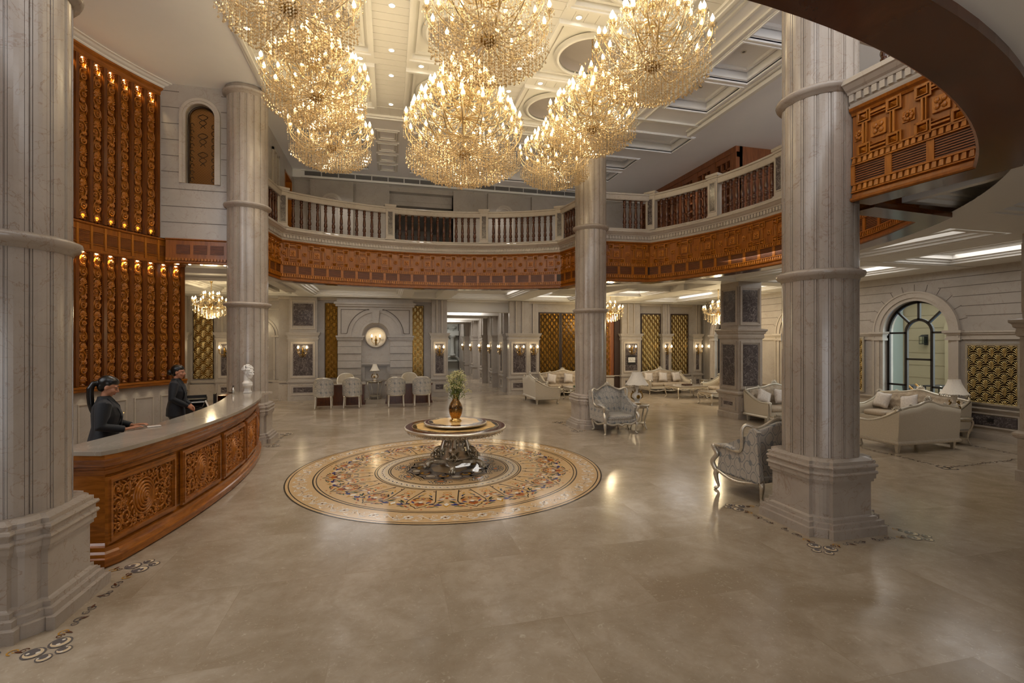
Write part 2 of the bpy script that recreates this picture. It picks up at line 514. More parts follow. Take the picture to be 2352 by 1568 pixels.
# window surrounds, sills, imposts
def window(c, k):
    f = MB(); n = 28
    for r0, r1, d in ((WW-.01, WW+.07, .03), (WW+.07, WW+.2, .06), (WW+.2, WW+.24, .08)):
        for i in range(n):
            a0, a1 = PI*i/n, PI*(i+1)/n
            q = [(c-r*math.cos(a), ZS+r*math.sin(a)) for r, a in ((r0, a0), (r0, a1), (r1, a1), (r1, a0))]
            P = [(XR-d, y, z) for y, z in q]+[(XR+.02, y, z) for y, z in q]
            f.add(P, [(0,1,2,3),(0,4,5,1),(1,5,6,2),(2,6,7,3),(3,7,4,0)])
        for s in (-1, 1):
            f.b2(XR-d, XR+.02, c+s*r0, c+s*r1, 0, ZS-.1)
    for s in (-1, 1):                                       # impost caps
        for z0, z1, e, d in ((2.28, 2.34, .02, .09), (2.34, 2.42, 0, .067), (2.42, 2.46, .03, .1), (2.46, 2.52, .06, .13)):
            f.b2(XR-d, XR+.1, c+s*(WW-.03-e), c+s*(WW+.26+e), z0, z1)
    w = f.build('window_%d' % k, M_STONE, kind='structure')
    g = MB(); X0, X1 = XR+.14, XR+.2
    def bar(y0, z0, y1, z1, t=.05):
        L = math.hypot(y1-y0, z1-z0); a = math.atan2(z1-z0, y1-y0)
        Mq = Matrix.Translation(((X0+X1)/2, (y0+y1)/2, (z0+z1)/2)) @ Matrix.Rotation(a, 4, 'X')
        g.box((0, 0, 0), (X1-X0, L, t), 0, 0, Mq)
    def arcbar(r, t, a0=0, a1=PI, zc=ZS):
        for i in range(24):
            b0, b1 = a0+(a1-a0)*i/24, a0+(a1-a0)*(i+1)/24
            bar(c-r*math.cos(b0), zc+r*math.sin(b0), c-r*math.cos(b1), zc+r*math.sin(b1), t)
    arcbar(WW-.03, .07); ri = .32
    arcbar(ri, .07)
    for s in (-1, 1):
        bar(c+s*(WW-.03), ZB, c+s*(WW-.03), ZS, .07); bar(c+s*ri, ZB, c+s*ri, ZS, .07)
        bar(c+s*ri, ZS-.02, c+s*WW, ZS-.02); bar(c+s*ri, 1.08, c+s*WW, 1.08)
        bar(c+s*ri*.72, ZS+ri*.72, c+s*(WW-.02)*.72, ZS+(WW-.02)*.72, .05)
    bar(c, ZS+ri, c, ZS+WW, .06); bar(c-ri, 1.78, c+ri, 1.78); bar(c-WW, ZB+.03, c+WW, ZB+.03, .06)
    g.build('window_frame', M_FRAME, w)
    p = MB(); q = [(c-WW, ZB), (c+WW, ZB)]+[(c+WW*math.cos(PI*i/24), ZS+WW*math.sin(PI*i/24)) for i in range(25)]
    p.add([(XR+.165, y, z) for y, z in q]+[(XR+.175, y, z) for y, z in q], [tuple(range(len(q))), tuple(range(2*len(q)-1, len(q)-1, -1))])
    p.build('pane', M_GLASS, w)
def glass():
    m = bpy.data.materials.new('clear_window_glass'); m.use_nodes = True
    nt = m.node_tree; b = nt.nodes['Principled BSDF']
    b.inputs['Base Color'].default_value = (.9, .95, .93, 1); b.inputs['Roughness'].default_value = .02; b.inputs['Metallic'].default_value = 1
    tr = nt.nodes.new('ShaderNodeBsdfTransparent'); tr.inputs[0].default_value = (.9, .95, .93, 1)
    fr = nt.nodes.new('ShaderNodeLayerWeight'); fr.inputs[0].default_value = .12
    mx = nt.nodes.new('ShaderNodeMixShader')
    nt.links.new(fr.outputs['Fresnel'], mx.inputs[0]); nt.links.new(tr.outputs[0], mx.inputs[1]); nt.links.new(b.outputs[0], mx.inputs[2])
    nt.links.new(mx.outputs[0], nt.nodes['Material Output'].inputs[0])
    return m
M_GLASS = glass()
for k, c in enumerate(WIN): window(c, k+1)

# string course, dado rail and skirting along the right wall
mb = MB()
def course(mb, segs, z0, z1, d, ax='R'):
    for a, b in segs: mb.b2(XR-d, XR+.01, a, b, z0, z1)
gaps = [-1.5]+[e for c in WIN for e in (c-WW-.2, c+WW+.2)]+[12.7]
S = [(gaps[i], gaps[i+1]) for i in range(0, len(gaps), 2)]
for z0, z1, d in ((2.3, 2.34, .04), (2.34, 2.42, .02), (2.42, 2.46, .05), (2.46, 2.5, .07), (.66, .7, .06), (.7, .73, .09), (.1, .66, .03), (0, .14, .06), (.12, .16, .045)):
    course(mb, S, z0, z1, d)
struct(mb, 'trim_2', M_STONE)

# ------------------------------------------------------------------ upper storey walls (behind the gallery)
YU = 12.3
mb = MB()
def zbox(x0, x1, y0, y1, z0=5.2, z1=7.62): mb.b2(x0, x1, y0, y1, z0, z1)
zbox(-.5, 3.1, YU, YU+.3); zbox(5.3, 12.75, YU, YU+.3); zbox(3.1, 5.3, YU, YU+.3, 7.45, 7.62)
zbox(.55, 1.92, YU-.12, YU); zbox(2.0, 2.62, YU-.06, YU); zbox(2.62, 3.1, YU-.1, YU+.9); zbox(5.3, 6.0, YU-.1, YU+.9)
zbox(6.55, 7.75, YU-.12, YU); zbox(8.2, 9.2, YU-.1, YU)
mb.b2(2.9, 5.5, 12.36, 17.2, 5.0, 5.22)
zbox(3.0, 5.4, 17, 17.2)
zbox(2.9, 3.1, 12.3, 17.2); zbox(5.3, 5.5, 12.3, 17.2); mb.b2(2.9, 5.5, 12.62, 17.2, 7.2, 7.6); mb.b2(3.1, 5.3, 12.58, 12.62, 7.2, 7.6)
mb.b2(3.1, 5.3, 12.6, 13, 7.05, 7.2); mb.b2(3.1, 3.4, 13, 17, 7.05, 7.2); mb.b2(5.0, 5.3, 13, 17, 7.05, 7.2)
struct(mb, 'wall_gallery_back', M_WALL); mb = MB()
# return wall on the left of the gallery, with two openings
for a, b, z0, z1 in ((7.95, 9.2, 3.9, 5.3), (7.4, 9.2, 5.3, 7.9), (9.2, 9.9, 3.9, 6.4), (9.2, 9.9, 7.45, 7.9), (9.9, 10.85, 3.9, 7.9), (10.85, 11.9, 7.4, 7.9), (10.85, 11.9, 3.9, 5.25), (11.9, 12.6, 3.9, 7.9)):
    mb.b2(-.25, .05, a, b, z0, z1)
mb.b2(-.62, -.45, 8.9, 12.6, 3.9, 7.95)
struct(mb, 'wall_gallery_left', M_WALL); mb = MB()
# stone wall left of the rear left column (upper storey), with arched niche
NX, NW, NZ = -.95, .29, 7.2
mb.b2(-1.75, NX-NW, 7.1, 7.4, 4.5, 7.86); mb.b2(NX+NW, .1, 7.1, 7.4, 4.5, 7.86); mb.b2(NX-NW, NX+NW, 7.1, 7.4, 4.5, 5.72)
n = 16
for i in range(n):
    a0, a1 = PI*i/n, PI*(i+1)/n
    x0, x1 = NX-NW*math.cos(a0), NX-NW*math.cos(a1); z0, z1 = NZ+NW*math.sin(a0), NZ+NW*math.sin(a1)
    P = [(x0, 7.1, z0), (x1, 7.1, z1), (x1, 7.1, 7.86), (x0, 7.1, 7.86)]
    mb.add(P+[(x, 7.4, z) for x, y, z in P], [(0,1,2,3),(7,6,5,4),(0,4,5,1)])
struct(mb, 'wall_niche', M_WALL)
mb = MB()
MF = wallM((0, 7.1, 0), (1, 0, 0), (0, -1, 0))
for z in (4.85, 5.2, 5.58): joints(mb, MF, -1.7, -.35, [z])
for z in (5.95, 6.3, 6.65, 7.0, 7.35, 7.7):
    joints(mb, MF, -1.7, NX-NW-.12, [z]); joints(mb, MF, NX+NW+.12, -.35, [z])
struct(mb, 'trim_3', M_GROOVE)
mb = MB()
for r0, r1, d in ((NW-.005, NW+.05, .025), (NW+.05, NW+.11, .045)):
    for i in range(18):
        a0, a1 = PI*i/18, PI*(i+1)/18
        q = [(NX-r*math.cos(a), NZ+r*math.sin(a)) for r, a in ((r0, a0), (r0, a1), (r1, a1), (r1, a0))]
        P = [(x, 7.1-d, z) for x, z in q]+[(x, 7.12, z) for x, z in q]
        mb.add(P, [(3,2,1,0),(0,1,5,4),(1,2,6,5),(2,3,7,6),(3,0,4,7)])
    for s in (-1, 1): mb.b2(NX+s*r0, NX+s*r1, 7.1-d, 7.12, 5.72, NZ)
for cx in (1.24, 7.15):                                     # blind arches on the gallery wall
    for r0, r1, d in ((.2, .26, .03), (.26, .34, .05)):
        for i in range(18):
            a0, a1 = PI*i/18, PI*(i+1)/18
            q = [(cx-r*math.cos(a), 6.85+r*math.sin(a)) for r, a in ((r0, a0), (r0, a1), (r1, a1), (r1, a0))]
            P = [(x, YU-.12-d, z) for x, z in q]+[(x, YU-.1, z) for x, z in q]
            mb.add(P, [(3,2,1,0),(0,1,5,4),(1,2,6,5),(2,3,7,6),(3,0,4,7)])
        for s in (-1, 1): mb.b2(cx+s*r0, cx+s*r1, YU-.12-d, YU-.1, 5.3, 6.85)
struct(mb, 'trim_4', M_STONE)

# patterned bronze glass in the niche
def lattice_glass():
    M = Mat('etched_bronze_glass', srgb(150, 104, 56), .12, .55)
    v = M.co((1, 1, 1)); sp = M.n('ShaderNodeSeparateXYZ'); M.L(v, sp.inputs[0])
    a = M.math('ADD', sp.outputs[0], sp.outputs[2]); b = M.math('SUBTRACT', sp.outputs[0], sp.outputs[2])
    g = lambda q: M.math('ABSOLUTE', M.math('SINE', M.math('MULTIPLY', q, 55)))
    l = M.ramp(M.math('MINIMUM', g(a), g(b)), [(.06, 1), (.16, 0)])
    M.color(M.mix(l, srgb(150, 108, 60), srgb(92, 58, 26)))
    return M.m
t = thing('niche_window', 'arched niche of etched bronze glass high in stone wall', 'window')
mb = MB(); q = [(NX-NW, 5.72), (NX+NW, 5.72)]+[(NX+NW*math.cos(PI*i/20), NZ+NW*math.sin(PI*i/20)) for i in range(21)]
mb.add([(x, 7.26, z) for x, z in q]+[(x, 7.3, z) for x, z in q], [tuple(range(len(q)-1, -1, -1)), tuple(range(len(q), 2*len(q)))])
mb.build('mirror_glass', lattice_glass(), t)
mb = MB()
pts = [(NX-NW+.02, 7.24, 5.74), (NX-NW+.02, 7.24, NZ)]+[(NX-(NW-.02)*math.cos(PI*i/16), 7.24, NZ+(NW-.02)*math.sin(PI*i/16)) for i in range(1, 16)]+[(NX+NW-.02, 7.24, NZ), (NX+NW-.02, 7.24, 5.74)]
mb.tube(pts, .02, 6, closed=True)
for s in (-1, 1):                                           # scrollwork borders
    for k in range(9):
        z = 5.86+k*.15
        mb.tube([(NX+s*(.21+.035*math.cos(a)*s), 7.25, z+.05*math.sin(a)) for a in [i*PI/5 for i in range(9)]], .006, 4)
for k in range(3):
    for s in (-1, 1):
        mb.tube([(NX+s*(.05+.07*(1-j/14))*math.sin(j*.55)*.9, 7.25, 7.32-k*.42-j*.022) for j in range(15)], .006, 4)
mb.build('bronze_scrollwork', M_BRONZE, t)

# upper openings on the return wall: dark window and timber doorway
t = thing('gallery_window', 'narrow dark window beside the rear gallery wall', 'window')
mb = MB(); mb.b2(-.2, -.16, 9.2, 9.9, 6.4, 7.45); mb.build('pane', M_BLACK, t)
mb = MB()
for y0, y1, z0, z1 in ((9.18, 9.26, 6.38, 7.47), (9.84, 9.92, 6.38, 7.47), (9.18, 9.92, 6.36, 6.44), (9.18, 9.92, 7.4, 7.48), (9.52, 9.58, 6.4, 7.45)): mb.b2(-.15, .09, y0, y1, z0, z1)
mb.build('frame', M_STONE, t)
t = thing('timber_doorway', 'orange timber doorway at left end of rear gallery', 'doorway')
mb = MB(); mb.b2(-.4, -.3, 10.85, 11.9, 5.25, 7.4); mb.build('door_leaf', M_WOODH, t)
mb = MB(); mb.b2(-.4, .06, 10.83, 10.9, 5.25, 7.42); mb.b2(-.4, .06, 11.86, 11.92, 5.25, 7.42); mb.b2(-.4, .06, 10.83, 11.92, 7.36, 7.42); mb.build('door_frame', M_WOOD, t)

# ------------------------------------------------------------------ gallery slab and lower ceiling
def ring_plate(mb, k, x0, x1, y0, y1, z0, z1, ts, mi=0):
    """annular plate from the hall ellipse (grown by k) out to a rectangle, for the parameters ts"""
    I, O = [], []
    for t in ts:
        p = ell(t, k); I.append(p)
        dx, dy = math.cos(t)*EA, math.sin(t)*EB
        f = min((x1-HX)/dx if dx > 1e-6 else ((x0-HX)/dx if dx < -1e-6 else 1e9), (y1-HY)/dy if dy > 1e-6 else ((y0-HY)/dy if dy < -1e-6 else 1e9))
        O.append((HX+dx*f, HY+dy*f))
    n = len(ts); V = []
    for p in I: V += [(p[0], p[1], z0), (p[0], p[1], z1)]
    for p in O: V += [(p[0], p[1], z0), (p[0], p[1], z1)]
    F = []
    for i in range(n-1):
        a, b, c, d = 2*i, 2*i+2, 2*n+2*i, 2*n+2*i+2
        F += [(a, b, d, c), (a+1, c+1, d+1, b+1), (a, a+1, b+1, b)]
    mb.add(V, F, mi)
def trange(a, b, n): return [math.radians(a+(b-a)*i/n) for i in range(n+1)]
corner = [ell_t(17.5, 15.3), ell_t(17.5, -8)]
T_ALL = sorted(set(trange(-140, 140, 112)+[math.atan2((15.3-HY)/EB, (17.5-HX)/EA), math.atan2((-8-HY)/EB, (17.5-HX)/EA), math.atan2((15.3-HY)/EB, (-9-HX)/EA), math.atan2((-8-HY)/EB, (-9-HX)/EA)]))
mb = MB()
ring_plate(mb, .3, -9, 17.5, -8.2, 15.3, 4.2, 4.5, [t for t in T_ALL if abs(t) <= math.radians(138)])
mb.b2(-9, -.1, 7.42, 16.2, 4.17, 4.5); mb.b2(-9, -.1, 7.42, 7.9, 3.98, 4.2); mb.b2(-9, -.1, 7.9, 8.2, 4.06, 4.2); mb.b2(-9, -.1, 9.2, 9.6, 4.02, 4.2)
# beams leaving coffers between them
BZ = [0]
def beam(x0, x1, y0, y1, z=3.96): BZ[0] += 1; mb.b2(x0, x1, y0, y1, z+.0023*BZ[0], 4.22+.0017*BZ[0])
ring_plate(mb, .28, -9, 17.5, -8, 15.3, 4.35, 4.4, [0, .1])
tt = trange(-128, 128, 100)
for k0, k1, z in ((.28, .75, 3.94), (.75, .95, 3.99)):
    I = [ell(t, k0) for t in tt]; O = [ell(t, k1) for t in tt]; n = len(tt)
    V = [(x, y, z) for x, y in I]+[(x, y, z) for x, y in O]+[(x, y, 4.25) for x, y in O]
    mb.add(V, [f for i in range(n-1) for f in ((i, i+1, n+i+1, n+i), (n+i, n+i+1, 2*n+i+1, 2*n+i))])
beam(.2, 17.5, 14.5, 15.3); beam(-9, .2, 14.6, 16.2)
for x0, x1 in ((-.2, .35), (3.55, 3.95), (4.9, 5.4), (7.9, 8.6), (10.6, 11.0), (12.7, 13.7), (15.8, 16.4)):
    beam(x0, x1, 10.6 if 1 < x0 < 7.5 else 9.4, 15.3)
for y0, y1 in ((7.0, 7.7), (3.35, 3.75), (-.2, .6), (-3.6, -3.0)):
    beam(11.6 if y0 > 2 else 10.6, 16.4, y0, y1)
beam(12.8, 13.6, -8, 15.3); beam(9.0, 12.8, 12.2, 12.6, 4.0); beam(15.6, 16.4, -8, 15)
for i, (x0, x1, y0, y1) in enumerate(((.55, 3.4, 11.1, 14.3), (5.6, 7.7, 11.1, 14.3), (8.8, 10.4, 12.75, 14.3), (11.2, 12.5, 10.4, 12.0), (13.9, 15.4, 8.0, 14), (13.9, 15.4, 4, 6.8), (13.9, 15.4, .8, 3.2), (11.7, 12.6, 4, 6.8), (11.9, 12.6, .9, 3.2), (9.6, 12.5, -2.8, -.4), (13.9, 15.4, -2.8, -.4), (-2.6, -.6, 11.0, 14.2), (-5.4, -3.0, 9, 14.2))):
    # stepped moulding inside each coffer
    for e, z0, z1 in ((0, 4.002+.0007*i, 4.06), (.06, 4.051+.0007*i, 4.11), (.14, 4.101, 4.2+.0006*i)):
        for a, b, c, d in ((x0-.2, x1+.2, y0-.2, y0-.1+e), (x0-.2, x1+.2, y1+.1-e, y1+.2), (x0-.2, x0-.1+e, y0-.1+e, y1+.1-e), (x1+.1-e, x1+.2, y0-.1+e, y1+.1-e)):
            mb.b2(a, b, c, d, z0, z1)
# corridor ceiling with cross beams
mb.b2(5.2, 8.5, 15.0, 32, 3.9, 4.0)
for y in (15.3, 18, 20.6, 23.2, 26, 29): mb.b2(5.3, 8.4, y, y+.5, 3.5, 3.95)
struct(mb, 'ceiling_lower', M_WHITE)
mb = MB()
ring_plate(mb, .02, -3, 17.5, -5, 12.35, 4.5, 5.24, [t for t in T_ALL if abs(t) <= math.radians(128)])
struct(mb, 'floor_gallery', M_STONE)

# ------------------------------------------------------------------ main ceiling
ZC = 7.86
mb = MB()
def plate(x0, x1, y0, y1, z, holes=(), depth=.28, lip=.05):
    xs = sorted({x0, x1}|{h[i] for h in holes for i in (0, 1)}); ys = sorted({y0, y1}|{h[i] for h in holes for i in (2, 3)})
    for i in range(len(xs)-1):
        for j in range(len(ys)-1):
            cx, cy = (xs[i]+xs[i+1])/2, (ys[j]+ys[j+1])/2
            if any(h[0] < cx < h[1] and h[2] < cy < h[3] for h in holes): continue
            mb.add([(xs[i], ys[j], z), (xs[i+1], ys[j], z), (xs[i+1], ys[j+1], z), (xs[i], ys[j+1], z)], [(3, 2, 1, 0)])
    for a, b, c, d in holes:
        P = [(a, c), (b, c), (b, d), (a, d)]
        mb.add([(x, y, z) for x, y in P]+[(x, y, z+depth) for x, y in P], [(0,1,5,4),(1,2,6,5),(2,3,7,6),(3,0,4,7),(7,6,5,4)])
        for e0, e1, zz in ((-.056, -.03, z-.02), (-.03, .0, z-.035), (0, .05, z+.03), (.05, .12, z+depth-.06)):
            for p in ((a+e0, b-e0, c+e0, c+e1), (a+e0, b-e0, d-e1, d-e0), (a+e0, a+e1, c+e1, d-e1), (b-e1, b-e0, c+e1, d-e1)):
                mb.b2(p[0], p[1], p[2], p[3], zz, zz+.06)
RH = [(9.5, 10.62, y, y+1.22) for y in (-1.35, .08, 1.42, 2.76, 4.14)]
BH = [(.75, 2.45, 8.3, 11.4), (3.75, 5.6, 8.3, 11.4), (5.95, 8.0, 8.3, 11.4)]
LH = [(2.72, 3.36, 8.28+.83*k, 8.28+.83*k+.68) for k in range(4)]
SH = [(9.3, 11.2, 6.75, 7.8), (8.8, 10.5, 8.5, 9.4), (8.8, 10.5, 9.7, 10.6), (8.8, 10.5, 10.9, 11.8)]
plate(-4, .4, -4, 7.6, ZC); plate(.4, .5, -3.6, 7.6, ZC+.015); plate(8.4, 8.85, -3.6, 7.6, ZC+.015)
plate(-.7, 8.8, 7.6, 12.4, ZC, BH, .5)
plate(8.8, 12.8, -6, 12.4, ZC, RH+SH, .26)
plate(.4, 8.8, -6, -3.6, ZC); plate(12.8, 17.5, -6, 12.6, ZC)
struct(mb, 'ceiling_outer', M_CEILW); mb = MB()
for a, b, c, d in LH:                                        # ladder of small raised panels
    for e, z in ((0, .03), (.05, .05), (.1, .03)):
        for p in ((a+e, b-e, c+e, c+e+.04), (a+e, b-e, d-e-.04, d-e), (a+e, a+e+.04, c+e+.04, d-e-.04), (b-e-.04, b-e, c+e+.04, d-e-.04)): mb.b2(p[0], p[1], p[2], p[3], ZC-z, ZC)
CXS = (1.84, 4.4, 6.93)
ROWS = [(5.2-2.2*k, 7.05-2.2*k) for k in range(4)]
COLX = [(.87, 2.8), (3.42, 5.37), (5.95, 7.92)]
for x0, x1 in COLX:
    for y0, y1 in ROWS:
        cx, cy, R = (x0+x1)/2, (y0+y1)/2, .62
        n = 40; I = []; O = []
        for i in range(n):
            a = 2*PI*(i+.5)/n; ca, sa = math.cos(a), math.sin(a)
            f = min((x1-cx)/abs(ca), (y1-cy)/abs(sa)); I.append((cx+R*ca, cy+R*sa, ZC+.05)); O.append((cx+f*ca, cy+f*sa, ZC+.05))
        for sx_ in (-1, 1):
            for sy_ in (-1, 1): pass
        mb.add(I+O, [(i, (i+1) % n, n+(i+1) % n, n+i) for i in range(n)])
        for sx_, sy_ in ((1, 1), (-1, 1), (-1, -1), (1, -1)):   # fill the corners cut by the fan
            X = x1 if sx_ > 0 else x0; Y = y1 if sy_ > 0 else y0
            mb.add([(cx, Y, ZC+.052), (X, Y, ZC+.052), (X, cy, ZC+.052)], [(0, 1, 2)]) if False else None
            mb.b2(X-sx_*.22, X, Y-sy_*.22, Y, ZC+.051, ZC+.06)
        for r0, r1, z in ((R, R+.05, ZC-.03), (R+.05, R+.11, ZC+.0)):
            mb.lathe([(r0, z+.03), (r0, z), (r1, z), (r1, z+.03)], 40, (cx, cy, 0))
        e = .1                                              # panel moulding
        for e, z in ((0.0, ZC-.08), (.05, ZC-.05), (.16, ZC+.01)):
            for p in ((x0+e, x1-e, y0+e, y0+e+.05), (x0+e, x1-e, y1-e-.05, y1-e), (x0+e, x0+e+.05, y0+e+.05, y1-e-.05), (x1-e-.05, x1-e, y0+e+.05, y1-e-.05)): mb.b2(p[0], p[1], p[2], p[3], z, ZC+.06)
# boarded strips between the panels
for x0, x1 in ((.45, .87), (2.8, 3.42), (5.37, 5.95), (7.92, 8.45)):
    y = -3.6
    while y < 7.0:
        mb.b2(x0, x1, y+.006, min(y+.194, 7.05), ZC, ZC+.03); y += .2
    mb.b2(x0, x1, -3.6, 7.05, ZC+.012, ZC+.04)
for x0, x1 in COLX:
    for k in range(5):
        ya, yb = 7.05-2.2*k-2.0-.0, 5.2-2.2*(k)
        x = x0
        while x < x1-.02:
            mb.b2(x+.005, min(x+.215, x1), 4.9-2.2*k+2.2-2.2, 5.2-2.2*k, ZC, ZC+.03); x += .22
        mb.b2(x0, x1, 4.85-2.2*k, 5.25-2.2*k, ZC+.012, ZC+.05)
x = .45
while x < 8.4:
    mb.b2(x+.006, x+.214, 7.05, 7.5, ZC, ZC+.03); x += .22
mb.b2(.4, 8.5, 7.05, 7.6, ZC+.012, ZC+.04)
for e, z in ((0, .05), (.06, .08), (.12, .05)):             # border moulding round the whole panel field
    mb.b2(.36+e, .42+e, -3.6, 7.6-e, ZC-z, ZC+.02); mb.b2(8.46+e, 8.52+e, -3.6, 7.6-e, ZC-z, ZC+.02); mb.b2(.36+e, 8.5+e, 7.5+e-.04, 7.56+e-.04, ZC-z, ZC+.02)
for xx in (8.75, 9.05, 9.3, 10.75): mb.b2(xx, xx+.05, -4, 6.4, ZC-.04, ZC)
mb.b2(10.85, 10.95, -4, 6.5, ZC-.12, ZC); mb.b2(8.8, 10.9, 6.0, 6.1, ZC-.05, ZC)
struct(mb, 'ceiling', M_WHITE)
mb = MB()
for x0, x1 in COLX:
    for y0, y1 in ROWS:
        cx, cy, R = (x0+x1)/2, (y0+y1)/2, .62
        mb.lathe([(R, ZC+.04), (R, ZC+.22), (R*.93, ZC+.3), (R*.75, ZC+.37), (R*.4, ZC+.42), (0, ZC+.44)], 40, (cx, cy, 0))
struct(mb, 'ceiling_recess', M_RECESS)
# bulkhead with the air grille above the rear gallery
mb = MB(); mb.b2(-.5, 12.8, 12.02, 12.3, 7.6, 7.92); mb.b2(.3, 12.8, 11.99, 12.05, 7.6, 7.66); mb.b2(.3, 12.8, 11.99, 12.05, 7.83, 7.9)
struct(mb, 'trim_5', M_WHITE)
t = thing('air_grille', 'long grey air grille in the bulkhead over rear gallery', 'vent')
x = .42; k = 0
while x < 12.5:
    mb = MB(); mb.b2(x, x+.5, 12.0, 12.02, 7.68, 7.81)
    for j in range(5): mb.b2(x+.01, x+.49, 11.985, 12.0, 7.69+j*.025, 7.7+j*.025)
    mb.build('grille_section', M_LOUV, t); x += .53
# plaster cornice on the left ceiling edge above the carved wall is built with that wall

mb = MB(); mb.b2(17.3, 17.6, -5, 12.6, 4.5, 7.95); struct(mb, 'wall_gallery', M_WALL)
# timber lattice wall beyond the right gallery
t = thing('lattice_screen_wall', 'brown timber lattice screen wall behind the right gallery', 'screen')
mb = MB(); XL = 12.74
mb.b2(XL, XL+.2, 6.9, 12.3, 5.24, 5.5); mb.b2(XL, XL+.2, 6.9, 12.3, 7.55, 7.86); mb.b2(XL-.03, XL, 6.9, 12.3, 7.7, 7.86)
mb.b2(XL+.1, XL+1.6, 6.9, 7.1, 5.24, 7.86)
for y in [6.9+i*.9 for i in range(7)]: mb.b2(XL-.02, XL+.2, y, y+.26, 5.24, 7.7)
for i in range(6):
    y0 = 7.16+i*.9
    for j in range(1, 3): mb.b2(XL+.02, XL+.1, y0+.64*j/3-.03, y0+.64*j/3+.03, 5.5, 7.55)
    for j in range(1, 8): mb.b2(XL+.02, XL+.1, y0, y0+.64, 5.5+.26*j-.03, 5.5+.26*j+.03)
mb.build('lattice', M_LATT, t)
mb = MB(); mb.b2(XL+.12, XL+.16, 7.1, 12.3, 5.4, 7.6); mb.build('dark_backing', M_GAPW, t)
# ------------------------------------------------------------------ round fluted columns
def plinth_path(h, f, inset=.05, nr=5):
    """square plan with rounded corners set back behind the flat faces; h half width, f half length of a flat face"""
    out = []
    for k in range(4):
        a = k*PI/2; R = lambda x, y: (x*math.cos(a)-y*math.sin(a), x*math.sin(a)+y*math.cos(a))
        out += [R(h, -f), R(h, f)]
        r = h-f-inset*.2
        out.append(R(h-inset, f))
        c = (h-inset-(h-inset-f)*1.0, f)
        rr = h-inset-f
        for i in range(1, nr): out.append(R(f+rr*math.cos(PI/2*i/nr), f+rr*math.sin(PI/2*i/nr)))
        out.append(R(f, h-inset))
    return out[::-1]            # clockwise: sweep offsets then point outwards when positive on the left
def make_column(label, loc, top):
    t = thing('marble_column', label, 'column', loc, 0, 'round fluted marble columns of the hall', 'thing')
    b = MB(); P = plinth_path(.445, .28, .045)
    prof = [(.11, 0), (.11, .1), (.075, .105), (.075, .155), (.04, .16), (.04, .2), (.015, .205), (0, .215),
            (0, .6), (.02, .605), (.02, .635), (.035, .64), (.035, .69), (.045, .695), (.052, .71), (.045, .73), (.03, .735), (.03, .77), (.045, .775), (.052, .79), (.045, .81), (.02, .815), (.02, .85), (-.04, .875), (-.2, .885)]
    b.sweep(P, [(-o, z) for o, z in prof], True)
    b.build('plinth', M_COL, t)
    s = MB(); n = 18; R = .412; poly = []
    for i in range(n):
        a = 2*PI*i/n; w = 2*PI/n
        for q, r in ((0, R-.02), (.03, R-.02), (.04, R-.004), (.12, R-.004), (.125, R-.012), (.145, R-.012), (.15, R), (.36, R+.001), (.57, R+.001), (.785, R), (.79, R-.012), (.81, R-.012), (.815, R-.004), (.96, R-.004), (.97, R-.02)):
            poly.append((r*math.cos(a+w*q), r*math.sin(a+w*q)))
    s.prism(poly, .84, top)
    s.build('fluted_shaft', M_COL, t)
    for z in (3.05, 5.24):
        r = MB(); r.lathe([(.36, z-.06), (.42, z-.06), (.43, z-.03), (.46, z-.02), (.475, z), (.485, z+.025), (.48, z+.045), (.46, z+.05), (.44, z+.065), (.36, z+.07)], 40)
        r.build('ring_moulding', M_COL, t)
    c = MB(); z = top-.17
    c.lathe([(.36, z-.02), (.42, z-.02), (.43, z+.02), (.47, z+.03), (.5, z+.05), (.505, z+.08), (.48, z+.1), (.47, z+.12), (.455, z+.125), (.455, top), (.3, top)], 40)
    c.build('capital', M_COL, t)
    return t
make_column('fluted marble column in the foreground beside the near end of the desk', (0, 0, 0), 7.85)
make_column('fluted marble column behind the patterned armchair seen from the back', (CX, 0, 0), 7.85)
make_column('fluted marble column behind the white bust on the desk', (0, CY, 0), 7.85)
make_column('fluted marble column behind the front-facing patterned wing armchair', (CX, CY, 0), 7.85)

